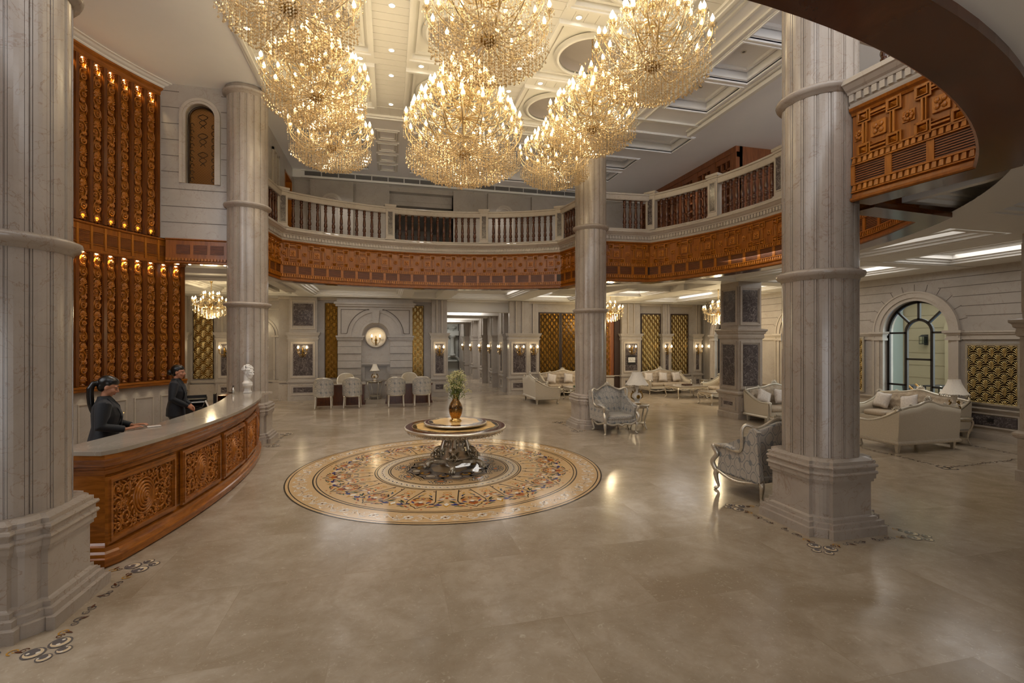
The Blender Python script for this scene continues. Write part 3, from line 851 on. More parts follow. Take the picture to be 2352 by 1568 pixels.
# ------------------------------------------------------------------ square pillars with dark marble insets
def frame_panel(mb, M, x0, x1, z0, z1, w=.05, d=.03, mi=0):
    """raised moulding frame on a wall plane; M puts local y outwards"""
    for a, b, c, e in ((x0, x1, z0, z0+w), (x0, x1, z1-w, z1), (x0, x0+w, z0+w, z1-w), (x1-w, x1, z0+w, z1-w)):
        mb.b2(a, b, 0, d, c, e, mi, M)
    for a, b, c, e in ((x0+w, x1-w, z0+w, z0+w*1.5), (x0+w, x1-w, z1-w*1.5, z1-w), (x0+w, x0+w*1.5, z0+w*1.5, z1-w*1.5), (x1-w*1.5, x1-w, z0+w*1.5, z1-w*1.5)):
        mb.b2(a, b, 0, d*.5, c, e, mi, M)
def sq_path(hx, hy): return [(-hx, -hy), (-hx, hy), (hx, hy), (hx, -hy)]
def make_pillar(label, loc, h=.41, top=4.2):
    t = thing('square_pillar', label, 'pillar', loc, 0, 'square panelled pillars of the lounge', 'thing')
    b = MB()
    prof = [(.04, 0), (.04, .16), (.02, .18), (.02, .68), (.05, .7), (.07, .74), (.07, .77), (.03, .8), (0, .81), (0, 2.32), (.03, 2.34), (.04, 2.4), (.03, 2.46), (.06, 2.48), (.07, 2.53), (.1, 2.56), (.1, 2.6), (.02, 2.62), (-.02, 2.63), (-.02, top)]
    b.sweep(sq_path(h, h), [(-o, z) for o, z in prof], True); b.build('shaft', M_COL, t)
    f = MB()
    for k in range(4):
        a = k*PI/2
        M = wallM((h*math.cos(a), h*math.sin(a), 0), (-math.sin(a), math.cos(a), 0), (math.cos(a), math.sin(a), 0))
        for z0, z1, w, e in ((.86, 2.26, h-.06, 0), (2.72, 3.84, h-.06, -.02), (.24, .62, h-.08, .02)):
            Mo = M @ Matrix.Translation((0, e, 0))
            frame_panel(f, Mo, -w, w, z0, z1, .05, .035)
            q = .1 if z0 > .5 else .14
            d = MB(); d.b2(-w+q, w-q, -.02, .008, z0+q, z1-q, 0, Mo); d.build('dark_marble_inset', M_DARK, t)
    f.build('panel_mouldings', M_COL, t)
    return t
make_pillar('square grey pillar with dark marble insets between the cream sofas', (13.25, 7.36, 0))
make_pillar('square panelled pillar cut off by the right picture edge', (13.37, .2, 0))

# ------------------------------------------------------------------ wall pilasters
PIL = 'panelled wall pilasters'
def make_pilaster(label, loc, w, rz=0, d=.25, inset_up=False, top=3.95, flutes=2):
    """centre of the foot on the wall line, facing local -y"""
    t = thing('wall_pilaster', label, 'pilaster', loc, rz, PIL, 'thing')
    b = MB(); h = w/2
    def blk(e, z0, z1): b.b2(-h-e, h+e, -d-e, .02, z0, z1)
    for e, z0, z1 in ((.02, 0, .14), (.01, .14, .66), (.04, .66, .7), (.06, .7, .74), (.02, .74, .77), (0, .77, 2.3), (.02, 2.3, 2.34), (.04, 2.34, 2.38), (.015, 2.38, 2.46), (.04, 2.46, 2.5), (.07, 2.5, 2.56), (.09, 2.56, 2.6), (-.03, 2.6, top)): blk(e, z0, z1)
    b.build('shaft', M_WALL, t)
    M = wallM((0, -d, 0), (1, 0, 0), (0, -1, 0))
    f = MB(); q = MB(); iw = h-.09 if w > .55 else h-.06
    frame_panel(f, M, -iw, iw, .86, 2.24, .035, .03); q.b2(-iw+.09, iw-.09, -.02, .006, .95, 2.15, 0, M); q.build('dark_marble_inset', M_DARK, t); q = MB()
    frame_panel(f, M, -iw, iw, .2, .6, .03, .03); q.b2(-iw+.09, iw-.09, -.02, .014, .3, .5, 0, M); q.build('dark_marble_inset', M_DARK, t); q = MB()
    if inset_up: frame_panel(f, M, -iw, iw, 2.72, 3.82, .035, .0); q.b2(-iw+.09, iw-.09, .0, -.02, 2.86, 3.7, 0, M)
    else:
        for k in range(flutes):
            x = -h+.03+(w-.06)*(k+1)/(flutes+1)
            f.b2(x-.025, x+.025, -.02, .02 if k % 2 == 0 else .015, 2.6, top, 0, M)
    f.build('panel_mouldings', M_STONE, t)
    if q.v: q.build('dark_marble_inset', M_DARK, t)
    return t
make_pilaster('pilaster with two dark marble insets left of the barrel chairs', (-.1, 15.2, 0), 1.05, inset_up=True)
make_pilaster('narrow fluted pilaster at left corner of the corridor mouth', (5.09, 15.2, 0), .68)
make_pilaster('broad fluted pilaster with sconce at right corner of the corridor', (8.42, 15.0, 0), .9, flutes=2)
make_pilaster('slim pilaster with sconce left of the dark gold double screen', (9.08, 15.05, 0), .52, d=.15, flutes=1)
make_pilaster('pilaster bearing the small white notice beside the tall gold screens', (13.62, 15.0, 0), .95)
make_pilaster('slim pilaster between the two tall gold screens', (15.42, 15.0, 0), .44)
make_pilaster('slim pilaster right of the tall gold screens by the corner', (17.02, 15.0, 0), .44)
make_pilaster('pilaster left of the narrow gold screen seen beyond the desk', (-4.55, 15.9, 0), .6)
make_pilaster('pilaster right of the narrow gold screen seen beyond the desk', (-2.98, 15.9, 0), .62)
for k, y in enumerate((16.3, 18.6, 21.2, 24.2, 27.4)):
    make_pilaster('receding corridor pilaster with sconce, %s from the hall' % ('first', 'second', 'third', 'fourth', 'fifth')[k], (8.25, y, 0), .72, -PI/2, flutes=1)

# ------------------------------------------------------------------ chimneypiece wall between the gold screens
t = thing('chimneypiece', 'pale marble chimneypiece with arched niche behind the table lamp', 'fireplace', (2.58, 15.2, 0))
b = MB()

for i in range(20):
    a0, a1 = PI*i/20, PI*(i+1)/20; x0, x1, z0, z1 = -.52*math.cos(a0), -.52*math.cos(a1), 2.48+.52*math.sin(a0), 2.48+.52*math.sin(a1)
    b.add([(x0, -.28, z0), (x1, -.28, z1), (x1, -.28, 3.62), (x0, -.28, 3.62), (x0, 0, z0), (x1, 0, z1)], [(0, 1, 2, 3), (0, 4, 5, 1)])
for q in (-1, 1): b.b2(q*.52, q*1.42, -.28, 0, 2.32, 3.62)
b.b2(-1.5, 1.5, -.36, 0, 3.62, 3.7); b.b2(-1.55, 1.55, -.42, 0, 3.7, 3.78); b.b2(-1.46, 1.46, -.3, 0, 3.78, 3.95)
for s in (-1, 1):
    for i in range(8):                                       # rusticated piers
        z0 = .1+i*.28; e = .0 if i % 2 else .05
        b.b2(s*.55, s*1.42, -.28-e, 0, z0, z0+.27)
    b.b2(s*.52, s*1.46, -.36, 0, 0, .12)
    for z0, z1, e in ((2.3, 2.36, .02), (2.36, 2.42, .05), (2.42, 2.48, .09)): b.b2(s*(.52-e), s*(1.44+e*.5), -.32-e, 0, z0, z1)
b.b2(-.62, -.42, -.16, 0, 0, 1.28); b.b2(.42, .62, -.16, 0, 0, 1.28); b.b2(-.66, .66, -.2, 0, 1.28, 1.34); b.b2(-.72, .72, -.26, 0, 1.34, 1.42); b.b2(-.42, .42, -.02, 0, 0, 1.3)
b.build('surround', M_WALL, t)
b = MB(); n = 24
for r0, r1, d in ((.52, .62, .3), (.62, .92, .31), (.92, 1.0, .35)):
    for i in range(n):
        a0, a1 = PI*i/n, PI*(i+1)/n
        q = [(-r*math.cos(a), 2.48+r*math.sin(a)) for r, a in ((r0, a0), (r0, a1), (r1, a1), (r1, a0))]
        P = [(x, -d, z) for x, z in q]+[(x, -.05, z) for x, z in q]
        b.add(P, [(3,2,1,0),(0,1,5,4),(1,2,6,5),(2,3,7,6),(3,0,4,7)])
b.frustum((0, -.33, 2.98), (.2, .14), (.3, .16), .5)
b.build('arch_moulding', M_WALL, t)
b = MB(); M = wallM((0, -.28, 0), (1, 0, 0), (0, -1, 0))
for s in (-1, 1):
    for i in range(7):                                       # incised spandrel panel line
        pass
    b.tube([(s*.25, .01, 3.5), (s*1.3, .01, 3.5), (s*1.3, .01, 2.56), (s*1.1, .01, 2.56)]+[(s*1.08*math.cos(a), .01, 2.48+1.08*math.sin(a)) for a in [.1+.12*j for j in range(11)]]+[(s*.25, .01, 3.5)], .012, 4, M=M)
b.build('spandrel_line', M_GROOVE, t)
b = MB(); b.lathe([(.42, 0), (.42, .05), (.38, .07), (.35, .04), (.33, .02), (0, .015)], 32, M=wallM((0, -.02, 2.42), (1, 0, 0), (0, 0, 1), (0, -1, 0)))
b.build('roundel', M_STONE, t)

# blind arch on the far left of the rear wall
mb = MB(); cx = -1.95
M = wallM((cx, 15.9, 0), (1, 0, 0), (0, -1, 0))
for i in range(20):
    a0, a1 = PI*i/20, PI*(i+1)/20
    for r0, r1, d in ((.62, .68, .06), (.74, .78, .04)):
        q = [(-r*math.cos(a), 2.5+r*math.sin(a)) for r, a in ((r0, a0), (r0, a1), (r1, a1), (r1, a0))]
        P = [(x, d, z) for x, z in q]+[(x, 0, z) for x, z in q]
        mb.add(P, [(3,2,1,0),(0,1,5,4),(1,2,6,5),(2,3,7,6),(3,0,4,7)], 0, False, M)
for s in (-1, 1):
    mb.b2(s*.62, s*.68, 0, .06, .7, 2.5, 0, M); mb.b2(s*.56, s*.82, 0, .12, 2.42, 2.5, 0, M); mb.b2(s*.6, s*.86, 0, .12, 0, .7, 0, M); mb.b2(s*.56, s*.9, 0, .16, .66, .74, 0, M)
mb.b2(-1, 1, 0, .03, 3.5, 3.54, 0, M); mb.b2(.95, .99, 0, .03, .7, 3.5, 0, M)
# dado and string course along the rear walls
for a, b_, y, d in ((-6.4, -1.0, 15.9, .05), (-1, 5.4, 15.2, .04), (8.2, 17.2, 15.0, .05)):
    for z0, z1, e in ((0, .14, .04), (.14, .62, .02), (.66, .7, .04), (.7, .74, .06), (3.86, 3.96, .06)): mb.b2(a, b_, y-d-e, y+.01, z0, z1)
struct(mb, 'trim_6', M_STONE)

# sculpted relief at the far end of the corridor
t = thing('relief_sculpture', 'grey stone temple relief at the far end of the corridor', 'sculpture', (7.0, 31.9, 0))
M_REL = plain('grey_relief_stone', srgb(176, 178, 172), .7, nz=.1)
b = MB(); b.b2(-.9, 1.2, -.06, 0, 0, 3.6); b.build('ground', M_REL, t)
b = MB()
b.lathe([(.26, 1.2), (.22, 1.3), (.15, 1.35), (.15, 2.5), (.22, 2.56), (.26, 2.62), (.26, 2.7)], 16, (.75, -.25, 0)); b.b2(.3, 1.2, -.5, -.05, 2.7, 3.05)
b.build('carved_column', M_REL, t)
b = MB(); b.frustum((.5, -.2, .75), (1.3, .4), (1.1, .36), .12); b.tube([(.75+.45*math.cos(a)*1.2, -.3, .7+.45*math.sin(a)) for a in [PI*i/12 for i in range(13)]], .08, 8)
b.b2(-.9, -.1, -.4, -.05, 0, 1.6); b.add([(-.9, -.4, 1.6), (0, -.4, 1.6), (-.4, -.4, 2.0), (-.9, -.05, 1.6), (0, -.05, 1.6), (-.4, -.05, 2.0)], [(0,1,2),(5,4,3),(0,3,4,1),(1,4,5,2),(2,5,3,0)])
for i in range(9): b.ball((-.7+.2*i, -.15, 3.2+.16*math.sin(i*1.7)), (.16, .12, .13), 8, 6)
b.build('carved_figures', M_REL, t)
t = thing('corridor_end_panel', 'dark square wall panel stack at the end of the corridor', 'panel', (8.6, 31.95, 0))
for z in (.7, 1.75, 2.9):
    b = MB(); b.b2(-1.0, -.3, -.05, 0, z, z+.75); b.build('dark_marble_inset', M_DARK, t)
# ------------------------------------------------------------------ gallery front: carved teak fascia, stone cornice, balustrade
ZB0 = 3.88
def ellarc(x0, y0, x1, y1, n=40, k=0):
    t0, t1 = ell_t(x0, y0), ell_t(x1, y1)
    if t1 < t0: t1 += 2*PI
    return [ell(t0+(t1-t0)*i/n, k) for i in range(n+1)]
K1, K2, K3, K4, K5, K6 = (.28, 9.06), (8.17, 8.96), (10.07, 7.06), (10.07, .06), (8.45, -1.6), (-.1, -1.6)
# each run: short flank from the column, long arc, short flank to the next column (counter-clockwise, hall on the left)
RUNS = {
    'right': [(8.75, -.05)]+ellarc(*K4, *K3)+[(8.75, 7.15)],
    'rear': [(8.38, 7.52)]+ellarc(*K2, *K1)+[(.06, 7.5)],
    'front': [(.05, -.42)]+ellarc(*K6, *K5)+[(8.36, -.42)],
}
FLANK = 1
TXT = {'right': 'right side gallery', 'rear': 'rear gallery above the barrel chairs', 'front': 'gallery overhead nearest the camera'}

def knot_motif():
    """square strapwork knot with four pyramids and a central rosette tile; local x along, y out, z up, centred"""
    m = MB(); S = .27; q = .095
    def bar(x0, x1, z0, z1, d=.035): m.b2(x0, x1, 0, d, z0, z1); m.b2(x0+.012, x1-.012, d, d+.012, z0+.012, z1-.012)
    for sx in (-1, 1):
        for sz in (-1, 1):
            cx, cz = sx*.2, sz*.25
            for e, w, d in ((0, .022, .03), (.03, .014, .045)):
                h = q-e
                for a, b, c, f in ((-h, h, -h, -h+w), (-h, h, h-w, h), (-h, -h+w, -h, h), (h-w, h, -h, h)):
                    m.b2(cx+a, cx+b, 0, d, cz+c, cz+f)
            m.add([(cx-.05, .01, cz-.05), (cx+.05, .01, cz-.05), (cx+.05, .01, cz+.05), (cx-.05, .01, cz+.05), (cx, .07, cz)], [(0,1,4),(1,2,4),(2,3,4),(3,0,4)])
    for s in (-1, 1):
        for w, o in ((.03, .0), (.016, .045)):
            m.b2(-.105, .105, 0, .035, s*(.26-o)-w/2, s*(.26-o)+w/2)
            m.b2(s*(.205-o)-w/2, s*(.205-o)+w/2, 0, .035, -.155, .155)
    m.b2(-.1, .1, 0, .025, -.11, .11)
    for i in range(4):
        a = PI/4+i*PI/2
        m.ball((.055*math.cos(a), .028, .06*math.sin(a)), (.038, .014, .04), 7, 4)
    m.ball((0, .03, 0), (.025, .02, .025), 8, 5)
    return m
def rosette_motif():
    m = MB(); m.b2(-.075, .075, 0, .015, -.075, .075)
    for i in range(8):
        a = i*PI/4; r = .045
        m.ball((r*math.cos(a), .02, r*math.sin(a)), (.03, .016, .03), 6, 4)
    m.ball((0, .028, 0), (.018, .016, .018), 6, 4)
    return m
KS = Matrix.Diagonal((.8, 1, .76, 1)); RS = Matrix.Diagonal((.8, 1, .8, 1))
def grille_mesh(w, h=.21):
    m = MB(); n = 8
    for i in range(n):
        z = -h/2+h*(i+.5)/n
        m.b2(-w/2, w/2, -.001, .014, z-.008, z+.005)
    return m
GR = {}
MESH = {}
def shared(key, fn, mats, parent, M, name, **k):
    """one mesh datablock, many linked objects"""
    if key not in MESH:
        o = fn().build(name, mats, parent, **k); MESH[key] = o
    else:
        o = MESH[key].copy(); COL.objects.link(o); o.parent = parent
    o.matrix_local = M
    return o
def fascia(key, motifs):
    path = RUNS[key]
    t = thing('carved_fascia', 'carved orange teak fascia of the '+TXT[key], 'fascia', kind='thing', group='carved teak gallery fascias')
    # hall is on the left of travel: sweep offset is to the right, so outwards to the hall = negative
    b = MB(); z = ZB0
    prof = [(.25, z), (.24, z-.0), (-.03, z), (-.05, z+.015), (-.05, z+.04), (-.02, z+.05), (-.01, z+.09), (.0, z+.095), (0, z+1.0), (-.02, z+1.0), (-.03, z+1.03), (-.06, z+1.05), (-.07, z+1.08), (.02, z+1.1)]
    b.sweep(path, [(-(-o), zz) for o, zz in prof]); b.build('wood_band', M_WOODP, t)
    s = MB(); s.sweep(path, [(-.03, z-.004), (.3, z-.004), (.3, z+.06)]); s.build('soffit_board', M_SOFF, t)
    # tooth courses
    L = plen(path)
    for zz in (z+.115, z+.43):
        d = MB(); d.sweep(path, [(0, zz-.015), (-.035, zz-.012), (-.035, zz), (0, zz+.0)])
        d.sweep(path, [(0, zz+.075), (-.03, zz+.075), (-.03, zz+.09), (0, zz+.09)])
        n = int(L/.062); 
        for i in range(n):
            p, tg = tangent_frame(path, (i+.5)*L/n); M = wallM((p.x, p.y, zz+.037), (tg.x, tg.y, 0), (-tg.y, tg.x, 0))
            d.add([(-.022, 0, -.037), (.022, 0, -.037), (.022, .035, -.03), (-.022, .035, -.03), (-.022, 0, .037), (.022, 0, .037), (.016, .022, .037), (-.016, .022, .037)], [(0,1,2,3),(3,2,6,7),(7,6,5,4),(0,3,7,4),(1,5,6,2)], 0, False, M)
        d.build('tooth_moulding', M_WOOD, t)
    # louvred vents between the tooth courses
    nv = int(L/.4); w = L/nv-.07
    g = MB(); g.sweep(path, [(-.003, z+.2), (-.003, z+.42)]); g.build('vent_backing', M_GAPW, t)
    for i in range(nv):
        p, tg = tangent_frame(path, (i+.5)*L/nv); M = wallM((p.x, p.y, z+.31), (tg.x, tg.y, 0), (-tg.y, tg.x, 0))
        kk = 'grille%d' % round(w*100)
        shared(kk, lambda: grille_mesh(w), M_WOODG, t, M, 'vent_grille')
    for i in range(nv+1):
        p, tg = tangent_frame(path, min(max(i*L/nv, .001), L-.001)); M = wallM((p.x, p.y, z+.31), (tg.x, tg.y, 0), (-tg.y, tg.x, 0))
        shared('stile', lambda: MB().b2(-.035, .035, -.005, .022, -.11, .11), M_WOOD, t, M, 'vent_stile')
    # strapwork motifs along the arc, and on the flanks
    segs = [path[:2], path[1:-1], path[-2:]]
    for sg, n in zip(segs, motifs):
        Ls = plen(sg)
        if n == 0: continue
        for i in range(n):
            p, tg = tangent_frame(sg, (i+.5)*Ls/n); M = wallM((p.x, p.y, z+.755), (tg.x, tg.y, 0), (-tg.y, tg.x, 0))
            shared('knot', knot_motif, M_WOOD, t, M @ KS, 'carved_knot', bevel=.004, seg=1)
        for i in range(n+1):
            p, tg = tangent_frame(sg, min(max(i*Ls/n, .09), Ls-.09)); M = wallM((p.x, p.y, z+.755), (tg.x, tg.y, 0), (-tg.y, tg.x, 0))
            shared('rose', rosette_motif, M_WOOD, t, M @ RS, 'carved_rosette')
    return t
def cornice(key):
    path = RUNS[key]; z = ZB0+1.08
    t = thing('stone_cornice', 'pale stone cornice with dentils on the '+TXT[key], 'cornice', kind='thing', group='stone gallery cornices')
    b = MB(); prof = [(.3, z), (.0, z), (-.06, z), (-.07, z+.03), (-.05, z+.04), (-.05, z+.06), (-.06, z+.07), (-.06, z+.15), (-.09, z+.155), (-.1, z+.18), (-.13, z+.2), (-.17, z+.24), (-.19, z+.25), (-.19, z+.3), (-.16, z+.32), (-.08, z+.34), (.05, z+.345), (.3, z+.345)]
    b.sweep(path, prof); b.build('moulding', M_STONE, t)
    L = plen(path); n = int(L/.085); d = MB()
    for i in range(n):
        p, tg = tangent_frame(path, (i+.5)*L/n); M = wallM((p.x, p.y, z+.11), (tg.x, tg.y, 0), (-tg.y, tg.x, 0))
        d.b2(-.027, .027, .05, .088, -.04, .04, 0, M)
    d.build('dentils', M_STONE, t)
def baluster_mesh():
    m = MB()
    m.lathe([(.0, 0), (.042, 0), (.042, .06), (.034, .07), (.04, .085), (.046, .1), (.04, .115), (.03, .13), (.04, .15), (.05, .18), (.047, .22), (.04, .235), (.046, .245), (.04, .26), (.03, .275), (.035, .29), (.044, .33), (.04, .42), (.032, .52), (.028, .56), (.03, .575), (.04, .585), (.042, .6), (.036, .615), (.03, .625), (.036, .64), (.044, .67), (.042, .7), (.036, .71), (.036, .725), (.042, .73), (.042, .78), (0, .78)], 12)
    return m
ZF = ZB0+1.425
def balustrade(key, posts, per):
    """posts: fractions along the long arc; per: balusters in each bay"""
    path = RUNS[key]; arc_ = path[1:-1]; La = plen(arc_); L0 = plen(path[:2])
    t = thing('gallery_balustrade', 'stone railed balustrade with turned walnut balusters on the '+TXT[key], 'balustrade', kind='thing', group='gallery balustrades')
    b = MB(); b.sweep(path, [(.1, ZF-.01), (-.05, ZF-.01), (-.05, ZF+.03), (.1, ZF+.03), (.1, ZF-.01)]); b.build('bottom_rail', M_STONE, t)
    b = MB(); z = ZF+.8; b.sweep(path, [(.1, z), (-.05, z), (-.06, z+.02), (-.06, z+.13), (-.08, z+.14), (-.085, z+.17), (-.06, z+.19), (.11, z+.19), (.13, z+.17), (.13, z+.14), (.1, z+.13), (.1, z)]); b.build('handrail', M_STONE, t)
    S = [L0+f*La for f in posts]
    def mk_post():
        p = MB(); p.b2(-.13, .13, -.11, .08, 0, 1.0); p.b2(-.15, .15, -.13, .1, .94, .99); p.b2(-.17, .17, -.15, .12, .99, 1.05); p.b2(-.15, .15, -.13, .1, 0, .04)
        M = wallM((0, .08, 0), (1, 0, 0), (0, 1, 0)); frame_panel(p, M, -.09, .09, .12, .86, .015, .014); return p
    for s in S:
        p, tg = tangent_frame(path, s); M = wallM((p.x, p.y, ZF), (tg.x, tg.y, 0), (-tg.y, tg.x, 0))
        o = shared('newel', mk_post, M_STONE, t, M, 'newel_post')
        q = shared('inset', lambda: MB().b2(-.065, .065, .07, .086, .15, .83), M_DARK, o, Matrix.Identity(4), 'dark_marble_inset')
    bays = list(zip([0.3]+S, S+[plen(path)-.3], per))
    for s0, s1, n in bays:
        for i in range(n):
            s = s0+.2+(s1-s0-.4)*(i+.5)/n
            p, tg = tangent_frame(path, s); M = wallM((p.x, p.y, ZF+.02), (tg.x, tg.y, 0), (-tg.y, tg.x, 0))
            p2 = p+Vector((tg.y, -tg.x))*.025
            M.translation = (p2.x, p2.y, ZF+.02)
            shared('baluster', baluster_mesh, M_BALU, t, M, 'baluster')
fascia('rear', (3, 13, 3)); cornice('rear'); balustrade('rear', (.005, .29, .635, .995), (5, 11, 13, 12, 5))
fascia('right', (2, 11, 2)); cornice('right'); balustrade('right', (.005, .25, .5, .75, .995), (4, 9, 9, 9, 9, 4))
fascia('front', (2, 11, 2)); cornice('front'); balustrade('front', (.995,), (0, 5))
# ------------------------------------------------------------------ curved carved teak wall behind the desk
TA, TB = ell_t(-2.78, 1.2), ell_t(-1.42, 7.55)
if TA < 0: TA += 2*PI
def wallarc(t0, t1, n, k=0): return [ell(t0+(t1-t0)*i/n, k) for i in range(n+1)]
WP = wallarc(TA, TB, 60)                     # travels towards -? ; hall lies on the side of the centre
# direction: make the hall lie to the right of travel so positive sweep offset points into the hall
def right_in(path):
    a, b = Vector(path[0]), Vector(path[1]); d = b-a; n = Vector((d.y, -d.x)); c = Vector((HX, HY))-a
    return path if n.dot(c) > 0 else path[::-1]
WP = right_in(WP)
mb = MB(); mb.sweep(WP, [(-.35, 0), (0, 0), (0, 1.3), (-.35, 1.3), (-.35, 0)]); struct(mb, 'wall_left', M_WALL)
LW = plen(WP)
PITCH = .27
t = thing('carved_wall_panelling', 'tall curved wall of carved orange teak strips behind the receptionists', 'wall panelling', kind='thing')
b = MB(); b.sweep(WP, [(-.3, 1.3), (-.06, 1.3), (-.06, 7.76), (-.3, 7.76), (-.3, 1.3)]); b.build('backing', M_WOODP, t)
b = MB(); b.sweep(WP, [(-.06, 1.3), (.1, 1.3), (.12, 1.32), (.12, 1.36), (.14, 1.37), (.14, 1.41), (-.06, 1.42)]); b.build('ledge', M_WOODH, t)
b = MB(); b.sweep(WP, [(-.06, 3.93), (.06, 3.93), (.08, 3.95), (.08, 3.99), (.05, 4.0), (.05, 4.44), (.08, 4.46), (.08, 4.49), (-.06, 4.51)])
b.sweep(WP, [(.05, 4.09), (.07, 4.09), (.07, 4.1), (.05, 4.11)]); b.sweep(WP, [(.05, 4.33), (.07, 4.33), (.07, 4.345), (.05, 4.35)])
b.build('vent_band', M_WOODP, t)
b = MB(); b.sweep(WP, [(-.06, 7.56), (.04, 7.56), (.06, 7.6), (.06, 7.66), (.1, 7.7), (.1, 7.77), (-.06, 7.77)]); b.build('crown_moulding', M_WOODH, t)
b = MB(); b.sweep(WP, [(-.3, 7.74), (.1, 7.74), (.12, 7.76), (.12, 7.78), (.17, 7.8), (.2, 7.83), (.24, 7.84), (.24, 7.865), (-.3, 7.87)]); struct(b, 'trim_7', M_WHITE)
mb = MB(); mb.sweep(WP, [(-.5, 7.87), (1.2, 7.87)])
def acanthus(m, z, flip=1, w=.078):
    """one repeat of the carved scroll, .62 m tall: shell fan, spiral, leaf sprays, flower"""
    f = flip; D = 1.7
    T = lambda P, r, n=5: m.tube([(x, y*D, q) for x, y, q in P], r, n)
    for i in range(8):                                       # shell fan
        a = PI*(.08+.84*i/7)
        T([(w*.1*math.cos(a), .0, z+.01), (w*.95*math.cos(a), .014, z+.01+.115*math.sin(a))], [.009, .015])
    T([(w*1.02*math.cos(a), .004, z+.02+.135*math.sin(a)) for a in [PI*i/8 for i in range(9)]], .009)
    m.lathe([(.0, .02), (.03, .016), (.045, 0)], 10, M=wallM((0, 0, z+.01), (1, 0, 0), (0, 0, 1), (0, 1, 0)))
    P = []
    for i in range(22):                                      # big spiral rising from the fan
        a = i*.42; r = .064*(1-i/26)
        P.append((f*r*math.cos(a+2.6), .012+.0008*i, z+.235+r*1.2*math.sin(a+2.6)))
    T(P, [.017*(1-i/34) for i in range(22)], 6)
    m.ball((P[-1][0], .034, P[-1][2]), (.018, .018, .018), 6, 4)
    T([(f*.07, 0, z+.13), (f*.078, .012, z+.22), (f*.06, .014, z+.31), (f*.02, .012, z+.37), (-f*.05, .01, z+.42), (-f*.07, .008, z+.5), (-f*.03, .01, z+.57), (f*.04, .006, z+.62)], [.006, .011, .012, .012, .012, .011, .01, .005])
    for i in range(9):                                       # leaf spray
        a = PI/2+f*(-1.15+.27*i); L = .085+.02*math.sin(i*1.3)
        T([(-f*.02, .006, z+.335), (-f*.02+L*.55*math.cos(a), .02, z+.335+L*.6*math.sin(a)), (-f*.02+L*math.cos(a)*.85, .002, z+.335+L*math.sin(a)*1.15)], [.007, .016, .003])
    for i in range(7):                                       # flower
        a = i*PI*2/7; m.ball((f*.03+.034*math.cos(a), .012, z+.5+.034*math.sin(a)), (.02, .02, .02), 6, 4)
    m.ball((f*.03, .026, z+.5), (.016, .018, .016), 6, 4)
    for i in range(5): T([(-f*.05, .004, z+.44+.035*i), (-f*.075, .014, z+.46+.035*i), (-f*.08, .0, z+.49+.035*i)], [.004, .012, .003])
    for i in range(4): T([(f*.05, .002, z+.55), (f*(.05+.02*math.cos(i)), .016, z+.59), (f*(.02+.02*i), .0, z+.63)], [.004, .012, .003])
def strip_mesh(z0, z1):
    m = MB(); m.b2(-.085, .085, -.025, -.012, z0, z1)
    n = int((z1-z0)/.6); h = (z1-z0)/n
    for k in range(n): acanthus(m, z0+k*h+.02, 1 if k % 2 else -1)
    return m
def rib_mesh(z0, z1):
    m = MB(); m.b2(-.045, .045, -.06, .055, z0, z1); m.b2(-.03, .03, .055, .07, z0, z1); m.b2(-.068, .068, -.06, -.01, z0, z1); return m
RELIEF = Matrix.Translation((0, .012, 0))
ns = int(LW/PITCH)
SPOTS = []
for i in range(ns):
    s = LW-(i+.5)*PITCH-.05 if WP[-1][1] > WP[0][1] else (i+.5)*PITCH+.05
    p, tg = tangent_frame(WP, s); n = Vector((tg.y, -tg.x)); M = wallM((p.x, p.y, 0), (tg.x, tg.y, 0), (n.x, n.y, 0))
    shared('strip_lo', lambda: strip_mesh(1.46, 3.9), M_WOOD, t, M @ RELIEF, 'carved_strip'); shared('strip_up', lambda: strip_mesh(4.54, 7.54), M_WOOD, t, M @ RELIEF, 'carved_strip')
    s2 = s+PITCH/2
    if 0 < s2 < LW:
        p2, tg2 = tangent_frame(WP, s2); n2 = Vector((tg2.y, -tg2.x)); M2 = wallM((p2.x, p2.y, 0), (tg2.x, tg2.y, 0), (n2.x, n2.y, 0))
        shared('rib_lo', lambda: rib_mesh(1.42, 3.93), M_WOODR, t, M2, 'plain_rib'); shared('rib_up', lambda: rib_mesh(4.51, 7.56), M_WOODR, t, M2, 'plain_rib')
        shared('vstile', lambda: MB().b2(-.02, .02, .04, .075, 4.0, 4.44), M_WOOD, t, M2, 'vent_stile')
    Mg = M @ Matrix.Translation((0, .052, 4.22)); 
    shared('vgr', lambda: grille_mesh(.2, .2), M_WOODG, t, Mg, 'vent_grille')
    def urn():
        m = MB(); m.lathe([(.0, 0), (.05, 0), (.055, .015), (.03, .03), (.024, .05), (.045, .065), (.055, .085), (.04, .1), (.06, .12), (0, .125)], 12, (0, .01, 1.42)); return m
    shared('urn', urn, M_WOODH, t, M, 'turned_foot')
    SPOTS.append((p.x, p.y, n.x, n.y))
# wainscot panels on the marble below the ledge
wt = MB()
for i in range(int(LW/.55)):
    s = LW-.3-i*.55 if WP[-1][1] > WP[0][1] else .3+i*.55
    if not .25 < s < LW-.25: continue
    p, tg = tangent_frame(WP, s); n = Vector((tg.y, -tg.x)); M = wallM((p.x, p.y, 0), (tg.x, tg.y, 0), (n.x, n.y, 0))
    frame_panel(wt, M, -.2, .2, .3, 1.08, .022, .02)
struct(wt, 'trim_8', M_STONE)
